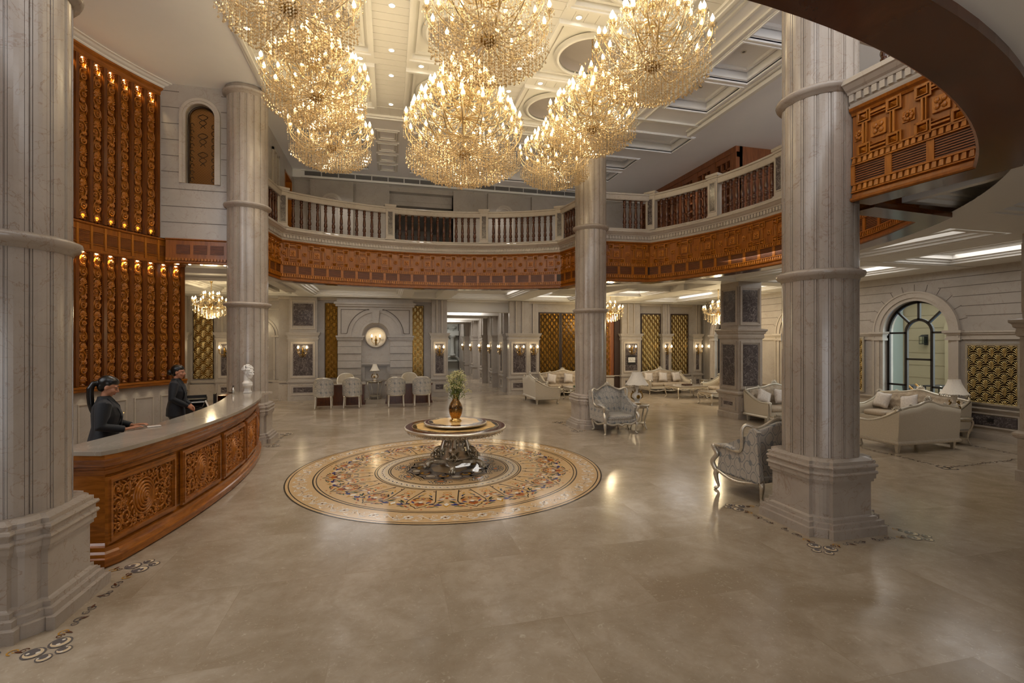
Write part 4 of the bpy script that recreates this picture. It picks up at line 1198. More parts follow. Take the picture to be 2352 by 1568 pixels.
# end strip that reaches below the vent band towards the lounge opening
LED = MB()
def spot_fitting(mbl, c, r=.022): mbl.lathe([(0, 0), (r, 0), (r, .006), (0, .006)], 10, c)
for gname, z, off, lab in (('upper', 7.55, .0, 'under the crown moulding of the carved teak wall'), ('middle', 3.925, .02, 'under the vent band of the carved teak wall')):
    for i, (x, y, nx, ny) in enumerate(SPOTS[:11]):
        m = MB(); spot_fitting(m, (0, 0, 0), .03 if z > 5 else .026)
        o = m.build('strip_spotlight', M_WARMSPOT, None, (x+nx*off, y+ny*off, z-.008)); tag(o, 'tiny round warm spotlight '+lab, 'spotlight', 'tiny spotlights '+lab)
WSPOT = SPOTS[:11]

# vent band bridging from the carved wall to the rear left column
t = thing('vent_bridge', 'short teak vent beam between carved wall and rear left column', 'beam', kind='thing')
V0, V1 = (-1.62, 7.12), (-.36, 7.12); pth = [V0, V1]
b = MB(); b.sweep(pth, [(-.2, 3.95), (.03, 3.95), (.05, 3.97), (.05, 4.0), (.02, 4.01), (.02, 4.46), (.05, 4.48), (.05, 4.5), (-.2, 4.5)]); b.build('wood_band', M_WOODP, t)
d = MB()
for i in range(20): d.b2(V0[0]+.01+i*.063, V0[0]+.05+i*.063, 7.06, 7.1, 4.02, 4.07)
d.build('tooth_moulding', M_WOOD, t)
for i in range(3):
    M = wallM((V0[0]+.34+i*.33, 7.095, 4.27), (1, 0, 0), (0, -1, 0))
    g = MB(); g.b2(-.13, .13, 0, .004, -.1, .1); q = g.build('vent_backing', M_GAPW, t); q.matrix_local = M
    o = shared('vgr26', lambda: grille_mesh(.26, .2), M_WOODG, t, M, 'vent_grille')
for i in range(5):
    m = MB(); spot_fitting(m, (0, 0, 0), .025)
    o = m.build('strip_spotlight', M_SPOT, None, (-1.4+i*.23, 7.14, 3.94)); tag(o, 'tiny round spotlight under the short vent beam by the rear left column', 'spotlight', 'tiny spotlights under the vent beam')

# ------------------------------------------------------------------ reception desk
DR = 11.3; DC = (.79-DR, 3.6)
def darc(y0, y1, n, o=0): return [(DC[0]+math.sqrt(DR**2-(y0+(y1-y0)*i/n-DC[1])**2)+o, y0+(y1-y0)*i/n) for i in range(n+1)]
desk = thing('reception_desk', 'curved carved teak reception desk with grey marble top', 'desk', kind='thing')
front = darc(.69, 6.3, 40)
body = [(-.2, .78)]+[(.36, .69)]+front[1:]+[(.42, 6.48), (.2, 6.56), (-.35, 6.56)]
# hall is to the right of travel (moving +y, right is +x)
b = MB(); b.sweep(body, [(-.3, 0), (-.02, 0), (0, .02), (.0, .09), (-.02, .1), (-.03, .13), (-.05, .15), (-.055, .19), (-.08, .2), (-.1, .22), (-.1, .9), (-.09, .91), (-.09, .95), (-.06, .97), (-.06, .99), (-.04, 1.0), (-.02, 1.03), (-.015, 1.06), (0, 1.08), (.0, 1.125), (-.3, 1.125)])
b.build('carved_body', M_WOODH, desk)
top_o = [(.05, .74), (.36, .66)]+darc(.7, 6.2, 40, .02)[1:]+[(.66, 6.42), (.58, 6.56), (.42, 6.63), (-.3, 6.64)]
top_i = [(-.3, 6.1)]+[(x-.62, y) for x, y in darc(1.0, 5.9, 30)[::-1]]+[(-.2, .8)]
top_i[0] = (-.12, 6.45)
b = MB(); n = 48
def resample(P, n):
    L = plen(P); return [tuple(tangent_frame(P, L*i/n)[0]) for i in range(n+1)]
O_ = resample(top_o, n); I_ = resample(top_i[::-1], n)
V = [(x, y, 1.125) for x, y in O_]+[(x, y, 1.17) for x, y in O_]+[(x, y, 1.17) for x, y in I_]+[(x, y, 1.125) for x, y in I_]
m_ = n+1; F = []
for i in range(n):
    for k in range(4): F.append((k*m_+i, k*m_+i+1, ((k+1) % 4)*m_+i+1, ((k+1) % 4)*m_+i))
F += [(0, m_, 2*m_, 3*m_), (n, m_+n, 2*m_+n, 3*m_+n)]
b.add(V, F); b.build('marble_top', M_CTOP, desk, bevel=.006)
b = MB(); b.prism([(x, y) for x, y in O_[::4]]+[(x, y) for x, y in I_[::-4]], 0.02, .05) if False else None
b.sweep([(x-.02, y) for x, y in I_[2:-2]], [(0, .0), (.02, 0), (.02, 1.12), (0, 1.12), (0, 0)]); b.build('staff_side_board', M_WOODH, desk)
def scroll_panel():
    """pierced-looking scroll carving around a stepped concentric boss, 1.14 x .56"""
    m = MB(); W, H = .56, .27; rnd = random.Random(5)
    m.b2(-W, W, -.02, 0, -H, H)
    for k, (r, h) in enumerate(((.205, .016), (.165, .024), (.128, .03), (.092, .036), (.058, .042), (.028, .048))):
        m.lathe([(r, 0), (r, h), (r-.012, h+.012), (r-.02, h+.01), (r-.032, h-.012)], 28, M=wallM((0, 0, 0), (1, 0, 0), (0, 0, 1), (0, 1, 0)))
    m.ball((0, .044, 0), (.02, .014, .02), 8, 6)
    for i in range(22):
        a = 2*PI*i/22; m.tube([(.2*math.cos(a), .006, .2*math.sin(a)), (.238*math.cos(a+.05), .02, .238*math.sin(a+.05)), (.262*math.cos(a+.16), .004, .262*math.sin(a+.16))], [.012, .014, .004], 5)
    def spiral(cx, cz, r, d, a0, k=20):
        P = [(cx+d*r*(1-i/(k+3))*math.cos(a0+i*.46), .012+.0011*i, cz+r*(1-i/(k+3))*math.sin(a0+i*.46)) for i in range(k)]
        m.tube(P, [.015*(1-i/(k*1.5)) for i in range(k)], 5)
        m.ball((cx, .026, cz), (.018, .016, .018), 6, 4)
        for i in range(0, k-6, 2):
            q = P[i]; a = a0+i*.46
            m.tube([q, (q[0]+d*.03*math.cos(a-.6), .016, q[2]+.03*math.sin(a-.6)), (q[0]+d*.05*math.cos(a-.2), .004, q[2]+.05*math.sin(a-.2))], [.009, .013, .003], 4)
    for s in (-1, 1):
        for cx, cz, r, a in ((.33, .16, .088, 2.5), (.46, .02, .08, .4), (.33, -.13, .092, -2.4), (.47, -.19, .066, 1.6), (.475, .185, .068, -1.4), (.2, .22, .05, 0), (.2, -.22, .05, 3), (.06, .235, .034, 2), (.06, -.235, .034, 1), (.385, .015, .045, 3.4)):
            spiral(s*cx, cz, r, s, a)
        for i in range(46):
            x = .24+rnd.random()*.31; z = (rnd.random()-.5)*.52; a = rnd.random()*6.28; l = .03
            if math.hypot(x, z) < .27: continue
            m.tube([(s*x, .003, z), (s*x+l*math.cos(a), .02, z+l*math.sin(a)), (s*x+l*1.8*math.cos(a+.5), .003, z+l*1.8*math.sin(a+.5))], [.006, .013, .003], 4)
        for i in range(12):
            x = .02+.02*i; m.ball((s*x, .01, .262), (.01, .01, .01), 5, 4); m.ball((s*x, .01, -.262), (.01, .01, .01), 5, 4)
    return m
def panel_frame():
    m = MB(); 
    for w, e, d in ((.63, .0, .03), (.605, 0, .045)):
        frame_panel(m, Matrix.Identity(4), -w, w, -.335+.63-w, .335-.63+w, .03, d)
    return m
for k in range(5):
    yc = 1.24+1.15*k; a = math.asin((yc-DC[1])/DR); x = DC[0]+math.sqrt(DR**2-(yc-DC[1])**2)
    tx, ty = -math.sin(a), math.cos(a); M = wallM((x-.093, yc, .56), (tx*.82, ty*.82, 0), (ty*1.08, -tx*1.08, 0))
    shared('scrollp', scroll_panel, M_WOOD, desk, M, 'carved_panel'); shared('scrollf', panel_frame, M_WOODH, desk, M, 'panel_frame')
mb = MB(); mb.prism([(-2.75, .9), (0.0, .9), (.1, 3), (0, 6.3), (-2.2, 6.3), (-2.75, 4)], 0, .16); struct(mb, 'floor_platform', M_FLOOR)

# ------------------------------------------------------------------ receptionists
M_SKIN = plain('skin', srgb(176, 122, 92), .5, nz=.05)
M_HAIR = plain('black_hair', srgb(20, 16, 15), .3, nz=.3, nscale=80)
M_JACK = fabric('black_wool', srgb(31, 33, 38), srgb(23, 25, 29), .62, 160, .1)
M_SHIRT = plain('black_shirt', srgb(18, 18, 20), .6)
M_LIP = plain('lips', srgb(150, 70, 66), .4)
M_EYEW = plain('eye_white', srgb(220, 212, 205), .3)
def head_geo(m, c, yaw=0, pitch=0, s=1.0):
    M = Matrix.Translation(c) @ Matrix.Rotation(yaw, 4, 'Z') @ Matrix.Rotation(pitch, 4, 'Y') @ Matrix.Scale(s, 4)
    m.ball((-.008, 0, .03), (.094, .074, .088), 20, 14, M=M); m.ball((.02, 0, -.035), (.068, .06, .08), 18, 12, M=M)
    m.ball((.052, 0, -.088), (.028, .03, .024), 12, 8, M=M); m.ball((.04, 0, -.03), (.05, .056, .06), 14, 10, M=M)
    m.tube([(.083, 0, .022), (.096, 0, 0), (.112, 0, -.022), (.09, 0, -.034)], [.009, .012, .015, .012], 10, M=M)
    for q in (-1, 1):
        m.ball((.093, q*.013, -.03), (.012, .009, .008), 8, 6, M=M)
        m.ball((.075, q*.032, .03), (.018, .03, .01), 10, 6, M=M); m.ball((.058, q*.04, -.022), (.03, .022, .028), 10, 8, M=M)
        m.ball((-.006, q*.076, -.008), (.02, .012, .032), 10, 8, M=M)
    m.ball((.082, 0, -.053), (.016, .024, .008), 10, 6, M=M); m.ball((.08, 0, -.066), (.015, .02, .008), 10, 6, M=M)
    return M
def hand_geo(m, wrist, palm, curl=.5, side=1, out=(0, 0, 1)):
    """palm block and five separate bent fingers; palm is the point in the middle of the palm"""
    w = Vector(wrist); p = Vector(palm); d = (p-w).normalized(); u = Vector(out); u = (u-d*u.dot(d)).normalized(); r = d.cross(u)*side
    e = p+d*.035
    for k in range(4): m.tube([w+r*(k-1.5)*.009, p+r*(k-1.5)*.018, e+r*(k-1.5)*.02], [.016, .014, .0105], 8)
    for k, L in enumerate((.068, .078, .072, .056)):
        a = e+r*(k-1.5)*.0205; q = a+d*L*.45-u*L*.12*curl; s_ = q+d*L*.3-u*L*.3*curl; z = s_+d*L*.2*(1-curl)-u*L*.3*curl
        m.tube([a-d*.01, a, q, s_, z], [.0098, .0095, .0088, .008, .0062], 8)
    a = w+d*.03-r*.02; m.tube([a, a-r*.026+d*.028-u*.008, a-r*.03+d*.058-u*.016, a-r*.024+d*.078-u*.022], [.013, .011, .0095, .007], 8)
def ring(x, y, z, rx, ry, n=20, tw=0): return [(x+rx*math.cos(2*PI*i/n), y+ry*math.sin(2*PI*i/n), z) for i in range(n)]
def person(label, loc, rz, arms, yaw, pitch, bun, build=1.0):
    """stands at the origin facing +x; her right is -y"""
    b = MB(); B = build
    b.loft([ring(0, 0, .78, .1, .15), ring(-.01, 0, .92, .115*B, .165*B), ring(0, 0, 1.06, .095*B, .132*B), ring(.018, 0, 1.2, .115*B, .15*B), ring(.005, 0, 1.31, .095, .16*B), ring(-.01, 0, 1.37, .06, .1), ring(-.005, 0, 1.405, .048, .05), ring(.01, 0, 1.47, .046, .046)])
    for q in (-1, 1): b.tube([(0, q*.09, .85), (.01, q*.09, .48), (-.02, q*.09, .08), (-.02, q*.09, .03)], [.085, .058, .038, .04], 12); b.tube([(-.05, q*.09, .03), (.1, q*.1, .03), (.15, q*.1, .025)], [.035, .035, .025], 8)
    for sh, el, wr, pa, up, cu, sd in arms:
        b.tube([sh, el, wr], [.05, .042, .026], 12); hand_geo(b, wr, pa, cu, sd, up)
    hc = (.03, 0, 1.535); HM = head_geo(b, hc, yaw, pitch)
    o = b.build('person', M_SKIN, None, loc, rz, remesh=.006, smooth_it=2); tag(o, label, 'person', 'receptionists')
    j = MB(); J = .018
    j.loft([ring(-.01, 0, .76, .148*B, .196*B), ring(-.012, 0, .9, .138*B, .19*B), ring(0, 0, 1.06, .116*B, .156*B), ring(.018, 0, 1.2, .137*B, .172*B), ring(.004, 0, 1.3, .118*B, .182*B), ring(-.006, 0, 1.36, .088, .15), ring(-.012, 0, 1.4, .064, .085), ring(-.02, 0, 1.425, .056, .062)])
    for sh, el, wr, pa, up, cu, sd in arms:
        v = (Vector(wr)-Vector(el)); we = Vector(wr)-v*.02
        mid = (Vector(sh)+Vector(el))/2
        j.tube([Vector(sh)+Vector((0, -.03*sgn(sh[1]), .01)), sh, mid, el, (Vector(el)+we)/2, we], [.06, .074*B, .066*B, .058*B, .05, .04], 14)
    jo = j.build('jacket', M_JACK, o, remesh=.009, smooth_it=3)
    l = MB()
    for q in (-1, 1):                                        # lapels and collar
        l.loft([[(.128*B, q*.012, .98), (.135*B, q*.05, .98), (.13*B, q*.05, .985), (.126*B, q*.012, .985)], [(.15*B, q*.02, 1.15), (.152*B, q*.085, 1.16), (.14*B, q*.085, 1.165), (.14*B, q*.02, 1.155)], [(.125*B, q*.04, 1.3), (.122*B, q*.115, 1.27), (.105*B, q*.115, 1.28), (.11*B, q*.04, 1.31)], [(.05, q*.058, 1.42), (.03, q*.09, 1.405), (.02, q*.085, 1.4), (.04, q*.055, 1.41)]], smooth=False)
    l.build('lapels', M_JACK, jo)
    l = MB(); l.box((.155*B, .09, 1.2), (.01, .05, .014)); l.build('name_badge', M_BRASS, jo)
    l = MB(); l.loft([ring(.03, 0, 1.2, .098*B, .06), ring(.03, 0, 1.32, .082, .06), ring(.008, 0, 1.4, .056, .058), ring(.006, 0, 1.43, .053, .055)]); l.build('shirt', M_SHIRT, o)
    tr = MB(); tr.loft([ring(-.01, 0, .98, .125*B, .172*B), ring(-.01, 0, .82, .13*B, .185*B), ring(0, 0, .74, .12, .18)])
    for q in (-1, 1): tr.tube([(0, q*.09, .84), (.01, q*.09, .48), (-.02, q*.09, .1)], [.1, .075, .06], 14)
    tr.build('trousers', M_SHIRT, o, remesh=.012)
    h = MB(); h.ball((-.03, 0, .045), (.094, .085, .092), 20, 14, M=HM); h.ball((-.05, 0, -.005), (.058, .076, .075), 16, 10, M=HM)
    h.ball((-.002, 0, .072), (.086, .077, .062), 18, 12, M=HM)
    if bun: h.ball((-.13, 0, -.01), (.045, .055, .055), 14, 10, M=HM)
    else: h.tube([(-.08, 0, .06), (-.135, -.01, .05), (-.165, -.02, -.01), (-.165, -.025, -.1), (-.16, -.03, -.19), (-.15, -.03, -.27), (-.145, -.03, -.33)], [.028, .032, .037, .037, .034, .025, .008], 12, M=Matrix.Translation(hc))
    h.build('hair', M_HAIR, o, remesh=.007, smooth_it=2)
    e = MB()
    for q in (-1, 1):
        e.ball((.081, q*.032, .012), (.009, .013, .005), 10, 6, M=HM)
    e.build('eyes', M_EYEW, o)
    e = MB()
    for q in (-1, 1):
        e.ball((.086, q*.032, .012), (.006, .006, .005), 8, 6, M=HM)
        e.tube([(.088, q*.016, .034), (.09, q*.032, .04), (.076, q*.05, .034)], [.003, .004, .002], 6, M=HM); e.tube([(.089, q*.018, .017), (.09, q*.032, .02), (.08, q*.046, .015)], .002, 5, M=HM)
    e.build('brows_and_lashes', M_HAIR, o)
    e = MB(); e.ball((.09, 0, -.0545), (.011, .023, .005), 10, 6, M=HM); e.ball((.089, 0, -.064), (.01, .019, .006), 10, 6, M=HM); e.build('lips', M_LIP, o)
    return o
RA = [((0, -.165, 1.335), (-.03, -.235, 1.08), (.2, -.2, 1.03), (.28, -.17, 1.04), (0, 0, 1), .5, 1),
      ((0, .165, 1.335), (.02, .23, 1.09), (.25, .1, 1.03), (.33, .06, 1.04), (0, 0, 1), .5, -1)]
person('person in black blazer with long ponytail looking down at the desk', (-.27, 2.0, .16), math.radians(22), RA, math.radians(-4), math.radians(22), False, 1.12)
RB = [((0, -.16, 1.335), (-.02, -.23, 1.08), (.19, -.09, .93), (.235, -.02, .885), (.6, -.5, .3), .7, 1),
      ((0, .16, 1.335), (0, .22, 1.09), (.2, .08, .93), (.25, .02, .89), (.8, .4, .2), .7, -1)]
person('person in black blazer with hair in a bun and hands clasped', (-.62, 4.98, .16), math.radians(8), RB, math.radians(-6), math.radians(6), True)

# things on and behind the counter
t = thing('marble_bust', 'white plaster bust of a curly-haired head on the counter end', 'bust', (.2, 6.3, 1.172), math.radians(-12))
M_PLAS = plain('white_plaster', srgb(222, 218, 212), .55, nz=.04)
b = MB(); head_geo(b, (.02, 0, .42), -.25, .1, 1.08); b.tube([(-.02, 0, .4), (-.02, .0, .28), (-.01, 0, .2), (0, 0, .14)], [.06, .062, .08, .1], 14)
b.loft([ring(0, 0, .1, .06, .07), ring(0, 0, .16, .085, .13), ring(-.005, 0, .21, .085, .145), ring(-.01, 0, .25, .06, .08)])
bo = b.build('head_and_shoulders', M_PLAS, t, remesh=.006, smooth_it=2)
b = MB(); rnd = random.Random(3)
for i in range(90):
    a = rnd.random()*2*PI; e = rnd.random()**.7*1.5; r = (.1, .085, .105)
    p = (-.0+r[0]*math.cos(a)*math.sin(e), r[1]*math.sin(a)*math.sin(e), .475+r[2]*math.cos(e))
    if p[0] > .07 and p[2] < .5: continue
    b.ball(p, .019+.007*rnd.random(), 8, 6)
b.build('curls', M_PLAS, t, remesh=.006)
b = MB(); b.lathe([(0, 0), (.085, 0), (.085, .02), (.075, .03), (.065, .06), (.06, .1), (.07, .115), (0, .12)], 4, M=Matrix.Rotation(PI/4, 4, 'Z'), smooth=False); b.build('socle', M_PLAS, t)
t = thing('letter_tray', 'stack of black letter trays behind the counter near the bust', 'tray', (-.55, 5.62, 1.0), math.radians(20))
b = MB(); b.b2(-.22, .22, -.16, .16, -.84, -.02); b.build('stand', M_BLACK, t)
for k in range(3):
    b = MB(); z = k*.07; b.b2(-.2, .2, -.15, .15, z, z+.008); b.b2(-.2, -.192, -.15, .15, z, z+.05); b.b2(.192, .2, -.15, .15, z, z+.05); b.b2(-.2, .2, .142, .15, z, z+.06); b.build('tray', M_BLACK, t)
b = MB(); b.b2(-.17, .17, -.18, .1, .085, .1); b.build('paper_sheaf', plain('paper', srgb(205, 208, 212), .6), t)
t = thing('table_card', 'beige folded card standing behind the counter beside the trays', 'card', (-.3, 5.42, 1.0), math.radians(10))
b = MB(); b.b2(-.1, .1, -.08, .08, -.84, 0); b.build('stand', M_BLACK, t); b = MB(); b.add([(-.05, -.08, 0), (-.05, .08, 0), (0, .08, .13), (0, -.08, .13), (.05, -.08, 0), (.05, .08, 0)], [(0,1,2,3),(3,2,5,4)]); b.build('folded_card', M_SHADE, t)
t = thing('small_bottle', 'small clear bottle by the inner counter edge near the bust', 'bottle', (-.02, 6.12, 1.172))
b = MB(); b.lathe([(0, 0), (.03, 0), (.032, .01), (.032, .1), (.012, .13), (.012, .15)], 14); b.build('bottle_body', M_PEWT, t); b = MB(); b.lathe([(.014, .145), (.014, .17), (0, .172)], 10); b.build('cap', M_BLACK, t)
m = MB(); m.b2(-.07, .07, -.045, .045, 0, .012); o = m.build('payment_card', M_PILLOW, None, (.2, 2.12, 1.172), math.radians(30), bevel=.004); tag(o, 'small white card lying on the counter by the hands', 'card')
t = thing('monitor_arm', 'dark monitor back behind the counter at its far inner edge', 'monitor', (-.32, 6.0, 1.0), math.radians(100))
b = MB(); b.b2(-.14, .14, -.012, .012, .0, .2); b.build('screen', M_BLACK, t); b = MB(); b.b2(-.02, .02, -.01, .01, -.84, .1); b.b2(-.1, .1, -.08, .08, -.84, -.82); b.build('stand', M_BLACK, t)
# ------------------------------------------------------------------ crystal chandeliers
def bead(m, p, r, h=None, mi=0):
    h = h or r*1.2
    x, y, z = p
    m.add([(x, y, z+h), (x+r, y, z), (x, y+r, z), (x-r, y, z), (x, y-r, z), (x, y, z-h)], [(0,1,2),(0,2,3),(0,3,4),(0,4,1),(5,2,1),(5,3,2),(5,4,3),(5,1,4)], mi)
def strand(m, p, L, rnd, step=.045, r=.011, drop=.02):
    n = max(1, int(L/step))
    for i in range(n): bead(m, (p[0], p[1], p[2]-step*(i+.5)), r*(.8+.4*rnd.random()), step*.42)
    z = p[2]-step*n
    m.add([(p[0], p[1], z)]+[(p[0]+drop*math.cos(a), p[1]+drop*math.sin(a), z-drop*2.1) for a in [k*PI/3 for k in range(6)]]+[(p[0], p[1], z-drop*3.1)],
          [(0, 1+k, 1+(k+1) % 6) for k in range(6)]+[(7, 1+(k+1) % 6, 1+k) for k in range(6)])
def arm_mesh(r, dz, sc=1):
    """from the stem (origin) out to a candle cup at (r,0,dz)"""
    m = MB()
    P = spline([(.04, 0, 0), (r*.22, 0, -.02*sc), (r*.55, 0, -.06*sc), (r*.85, 0, dz*.28-.03), (r*.99, 0, dz*.62), (r, 0, dz-.03)], 5)
    m.tube(P, [.0085*sc+.004*(1-i/len(P)) for i in range(len(P))], 6, 0)
    for k in range(2, len(P), 2): bead(m, (P[k][0], 0, P[k][2]+.018), .012*sc, .014*sc, 1)
    P2 = spline([(r*.5, 0, -.05*sc), (r*.62, 0, .03*sc), (r*.55, 0, .07*sc), (r*.49, 0, .04*sc)], 4)
    m.tube(P2, .006*sc, 5, 0)
    m.lathe([(0, dz-.035), (.018*sc, dz-.03), (.05*sc, dz-.01), (.068*sc, dz+.012*sc)], 10, (r, 0, 0), 1)
    m.lathe([(.0, dz), (.03*sc, dz+.005), (.036*sc, dz+.045*sc), (.045*sc, dz+.07*sc)], 9, (r, 0, 0), 1)
    m.lathe([(.013*sc, dz), (.013*sc, dz+.05*sc), (0, dz+.05*sc)], 7, (r, 0, 0), 0)
    for a in range(6): bead(m, (r+.062*sc*math.cos(a*PI/3), .062*sc*math.sin(a*PI/3), dz-.04*sc), .01*sc, .026*sc, 1)
    return m
def bulb_mesh(sc=1):
    m = MB(); m.lathe([(0, 0), (.014*sc, .006), (.026*sc, .03*sc), (.024*sc, .05*sc), (.011*sc, .08*sc), (0, .105*sc)], 8); return m
def chandelier(label, loc, tiers, R, zb, top, ceil, seed, nstr, group, sc=1.0, jit=.03):
    """loc: centre at the hub; tiers: (radius, bulb z, arm root z, count)"""
    t = thing('crystal_chandelier', label, 'chandelier', loc, 0, group)
    rnd = random.Random(seed); key = 'ch%s' % seed
    b = MB(); b.lathe([(0, -.1), (.025, -.09), (.05*sc, -.06), (.11*sc, -.02), (.12*sc, .03), (.07*sc, .06), (.03*sc, .1)], 16); b.build('hub', M_AGED, t)
    b = MB(); b.lathe([(.014*sc, .06), (.014*sc, top)], 8)
    for z in [.25, .6, .95, 1.25]:
        if z < top: b.lathe([(.014, z-.05), (.05*sc, z-.02), (.055*sc, z), (.05*sc, z+.02), (.014, z+.05)], 12)
    b.build('stem', M_CHAMP, t)
    b = MB(); z = top
    while z < ceil-.12:                                      # chain links
        b.tube([(.014*math.cos(a) if int(z*20) % 2 else 0, 0 if int(z*20) % 2 else .014*math.cos(a), z+.028+.028*math.sin(a)) for a in [k*PI/4 for k in range(8)]], .005, 5, closed=True); z += .045
    b.build('chain', M_BRASS, t)
    b = MB(); b.lathe([(0, ceil), (.09*sc, ceil), (.095*sc, ceil-.02), (.06*sc, ceil-.05), (.04*sc, ceil-.09), (.012, ceil-.13)], 16); b.build('ceiling_canopy', M_BRASS, t)
    for ti, (r, zt, zr, n) in enumerate(tiers):
        ka = 'arm%.2f_%.2f_%.1f' % (r, zt-zr, sc)
        for i in range(n):
            a = 2*PI*(i+.5*(ti % 2))/n+.13*ti
            M = Matrix.Translation((0, 0, zr)) @ Matrix.Rotation(a, 4, 'Z')
            o = shared(ka, lambda: arm_mesh(r, zt-zr, sc), [M_CHAMP, M_CRYS], t, M, 'candle_arm')
            shared('bulb%.1f' % sc, lambda: bulb_mesh(sc*1.15), M_BULB, o, Matrix.Translation((r, 0, zt-zr+.05*sc)), 'candle_bulb')
    def crystals():
        m = MB()
        for ti, (r, zt, zr, n) in enumerate(tiers):          # pendants below each candle and swags between candles
            for i in range(n):
                a = 2*PI*(i+.5*(ti % 2))/n+.13*ti
                for q in (-.05, .05): strand(m, ((r+q*.6)*math.cos(a+q), (r+q*.6)*math.sin(a+q), zt-.05), (.1+.1*rnd.random())*sc, rnd, .035*sc, .008*sc, .012*sc)
                b_ = a+2*PI/n
                for k in range(9):
                    f = (k+.5)/9; aa = a+(b_-a)*f
                    bead(m, (r*math.cos(aa), r*math.sin(aa), zt-.02-.14*sc*4*f*(1-f)), .009*sc)
                if ti+1 < len(tiers):                        # chains running down to the next, wider tier
                    r2, z2 = tiers[ti+1][0], tiers[ti+1][1]
                    for k in range(10):
                        f = (k+.5)/10; rr = r+(r2-r)*f
                        bead(m, (rr*math.cos(a+.1*f), rr*math.sin(a+.1*f), zt+(z2-zt)*f-.1*4*f*(1-f)), .009*sc)
        for i in range(nstr):                                # hanging fringe forming a bowl
            f = math.sqrt((i+.5)/nstr); r = R*f*.98; a = i*2.39996
            z0 = .02+.32*f*f*sc; z1 = zb*(1-.62*f*f)
            L = max(.08, z0-z1-.06)*(.55+.45*rnd.random()) if f < .9 else (.14+.1*rnd.random())*sc
            zt_ = z1+L+.05*rnd.random()
            strand(m, (r*math.cos(a), r*math.sin(a), zt_), L, rnd, .04*sc, .0095*sc, .017*sc)
        for i in range(int(nstr*1.3)):                       # beads and prisms between the arms
            h = rnd.random(); z = .05+h*(tiers[0][1]+.1); 
            rm = R*(1-.78*max(0, (z-.25)/(tiers[0][1]+.1))) ; r = rm*math.sqrt(rnd.random()); a = rnd.random()*6.283
            bead(m, (r*math.cos(a), r*math.sin(a), z), .011*sc, .03*sc*rnd.random()+.012)
        return m
    shared(key, crystals, M_CRYS, t, Matrix.Identity(4), 'crystal_strands', kind='stuff')
    return t
GRP = 'crystal chandeliers of the hall ceiling'
T8 = [(.22, 1.06, .94, 6), (.38, .86, .72, 8), (.55, .68, .5, 10), (.7, .52, .24, 12), (.83, .38, .02, 15)]
CH = {
 (1.9, 1.55): 'crystal chandelier cut by the top edge left of the ceiling centre', (1.9, 3.75): 'crystal chandelier middle one of the three in the left row',
 (1.9, 5.95): 'crystal chandelier farthest of the three in the left row, lowest in the picture', (6.9, 1.55): 'crystal chandelier nearest of the three in the right row',
 (6.9, 3.75): 'crystal chandelier middle one of the three in the right row, under a recess', (6.9, 5.95): 'crystal chandelier farthest of the three in the right row by the rear column',
 (4.4, 1.55): 'crystal chandelier cut by the top edge above the big central one'}
for (x, y), lab in CH.items():
    chandelier(lab, (x, y, 6.34), T8, .84, -.45, 1.2, 8.28-6.34, 11, 480, GRP)
TB_ = [(.22, 1.64, 1.5, 7), (.37, 1.46, 1.32, 9), (.52, 1.27, 1.12, 11), (.67, 1.08, .92, 13), (.81, .89, .66, 15), (.93, .7, .32, 17), (1.04, .52, .02, 20)]
chandelier('largest crystal chandelier, blazing cone over the round table', (4.4, 3.8, 5.64), TB_, 1.06, -.52, 1.8, 8.28-5.64, 12, 760, 'large central chandelier')
GS = 'small chandeliers of the lower lounge'
TS = [(.22, .34, .2, 6), (.5, .16, .0, 12)]
for (x, y, z), lab in (((-2.35, 12.2, 3.36), 'small gold chandelier seen through the opening beside the carved wall'), ((11.75, 13.0, 3.42), 'small gold chandelier half hidden by the column behind the wing armchair'), ((14.5, 10.0, 3.25), 'small gold chandelier half hidden by the square pillar')):
    chandelier(lab, (x, y, z), TS, .52, -.4, .5, 4.2-z, 13, 90, GS, .8)

# ------------------------------------------------------------------ wall sconces
def sconce_geo():
    t = thing('wall_sconce', 'x', 'sconce', (0, 0, 0), 0, 'gilt two-branch wall sconces')
    b = MB(); b.lathe([(0, -.03), (.05, -.02), (.055, 0), (0, 0)], 12, M=wallM((0, 0, -.12), (1, 0, 0), (0, 0, 1), (0, -1, 0)))
    b.lathe([(0, -.34), (.012, -.33), (.02, -.28), (.03, -.2), (.022, -.12), (.03, -.05), (.02, 0), (.012, .04), (0, .06)], 10, (0, -.06, 0)); b.build('backplate', M_AGED, t)
    for s in (-1, 1):
        a = MB(); P = spline([(0, -.06, -.18), (s*.07, -.1, -.24), (s*.15, -.12, -.17), (s*.155, -.12, -.07)], 6); a.tube(P, .009, 6)
        P = spline([(s*.03, -.07, -.26), (s*.09, -.1, -.31), (s*.11, -.1, -.26), (s*.08, -.1, -.25)], 5); a.tube(P, .006, 5)
        a.lathe([(0, -.08), (.02, -.075), (.045, -.05), (.03, -.045), (.012, -.04), (.012, 0), (0, 0)], 10, (s*.155, -.12, 0))
        o = a.build('branch', M_AGED, t)
        g = MB(); g.lathe([(0, .0), (.02, .008), (.034, .035), (.03, .06), (.012, .1), (0, .12)], 9, (s*.155, -.12, 0)); g.build('lit_bulb', M_BULB, o)
        c = MB(); rnd = random.Random(4)
        for k in range(5): strand(c, (s*(.1+.02*k), -.12+.02*math.sin(k*2), -.1), .06+.04*rnd.random(), rnd, .03, .007, .01)
        c.build('crystal_drops', M_CRYS, o)
    return t
SC0 = sconce_geo(); SC0_used = [False]; SCL = []
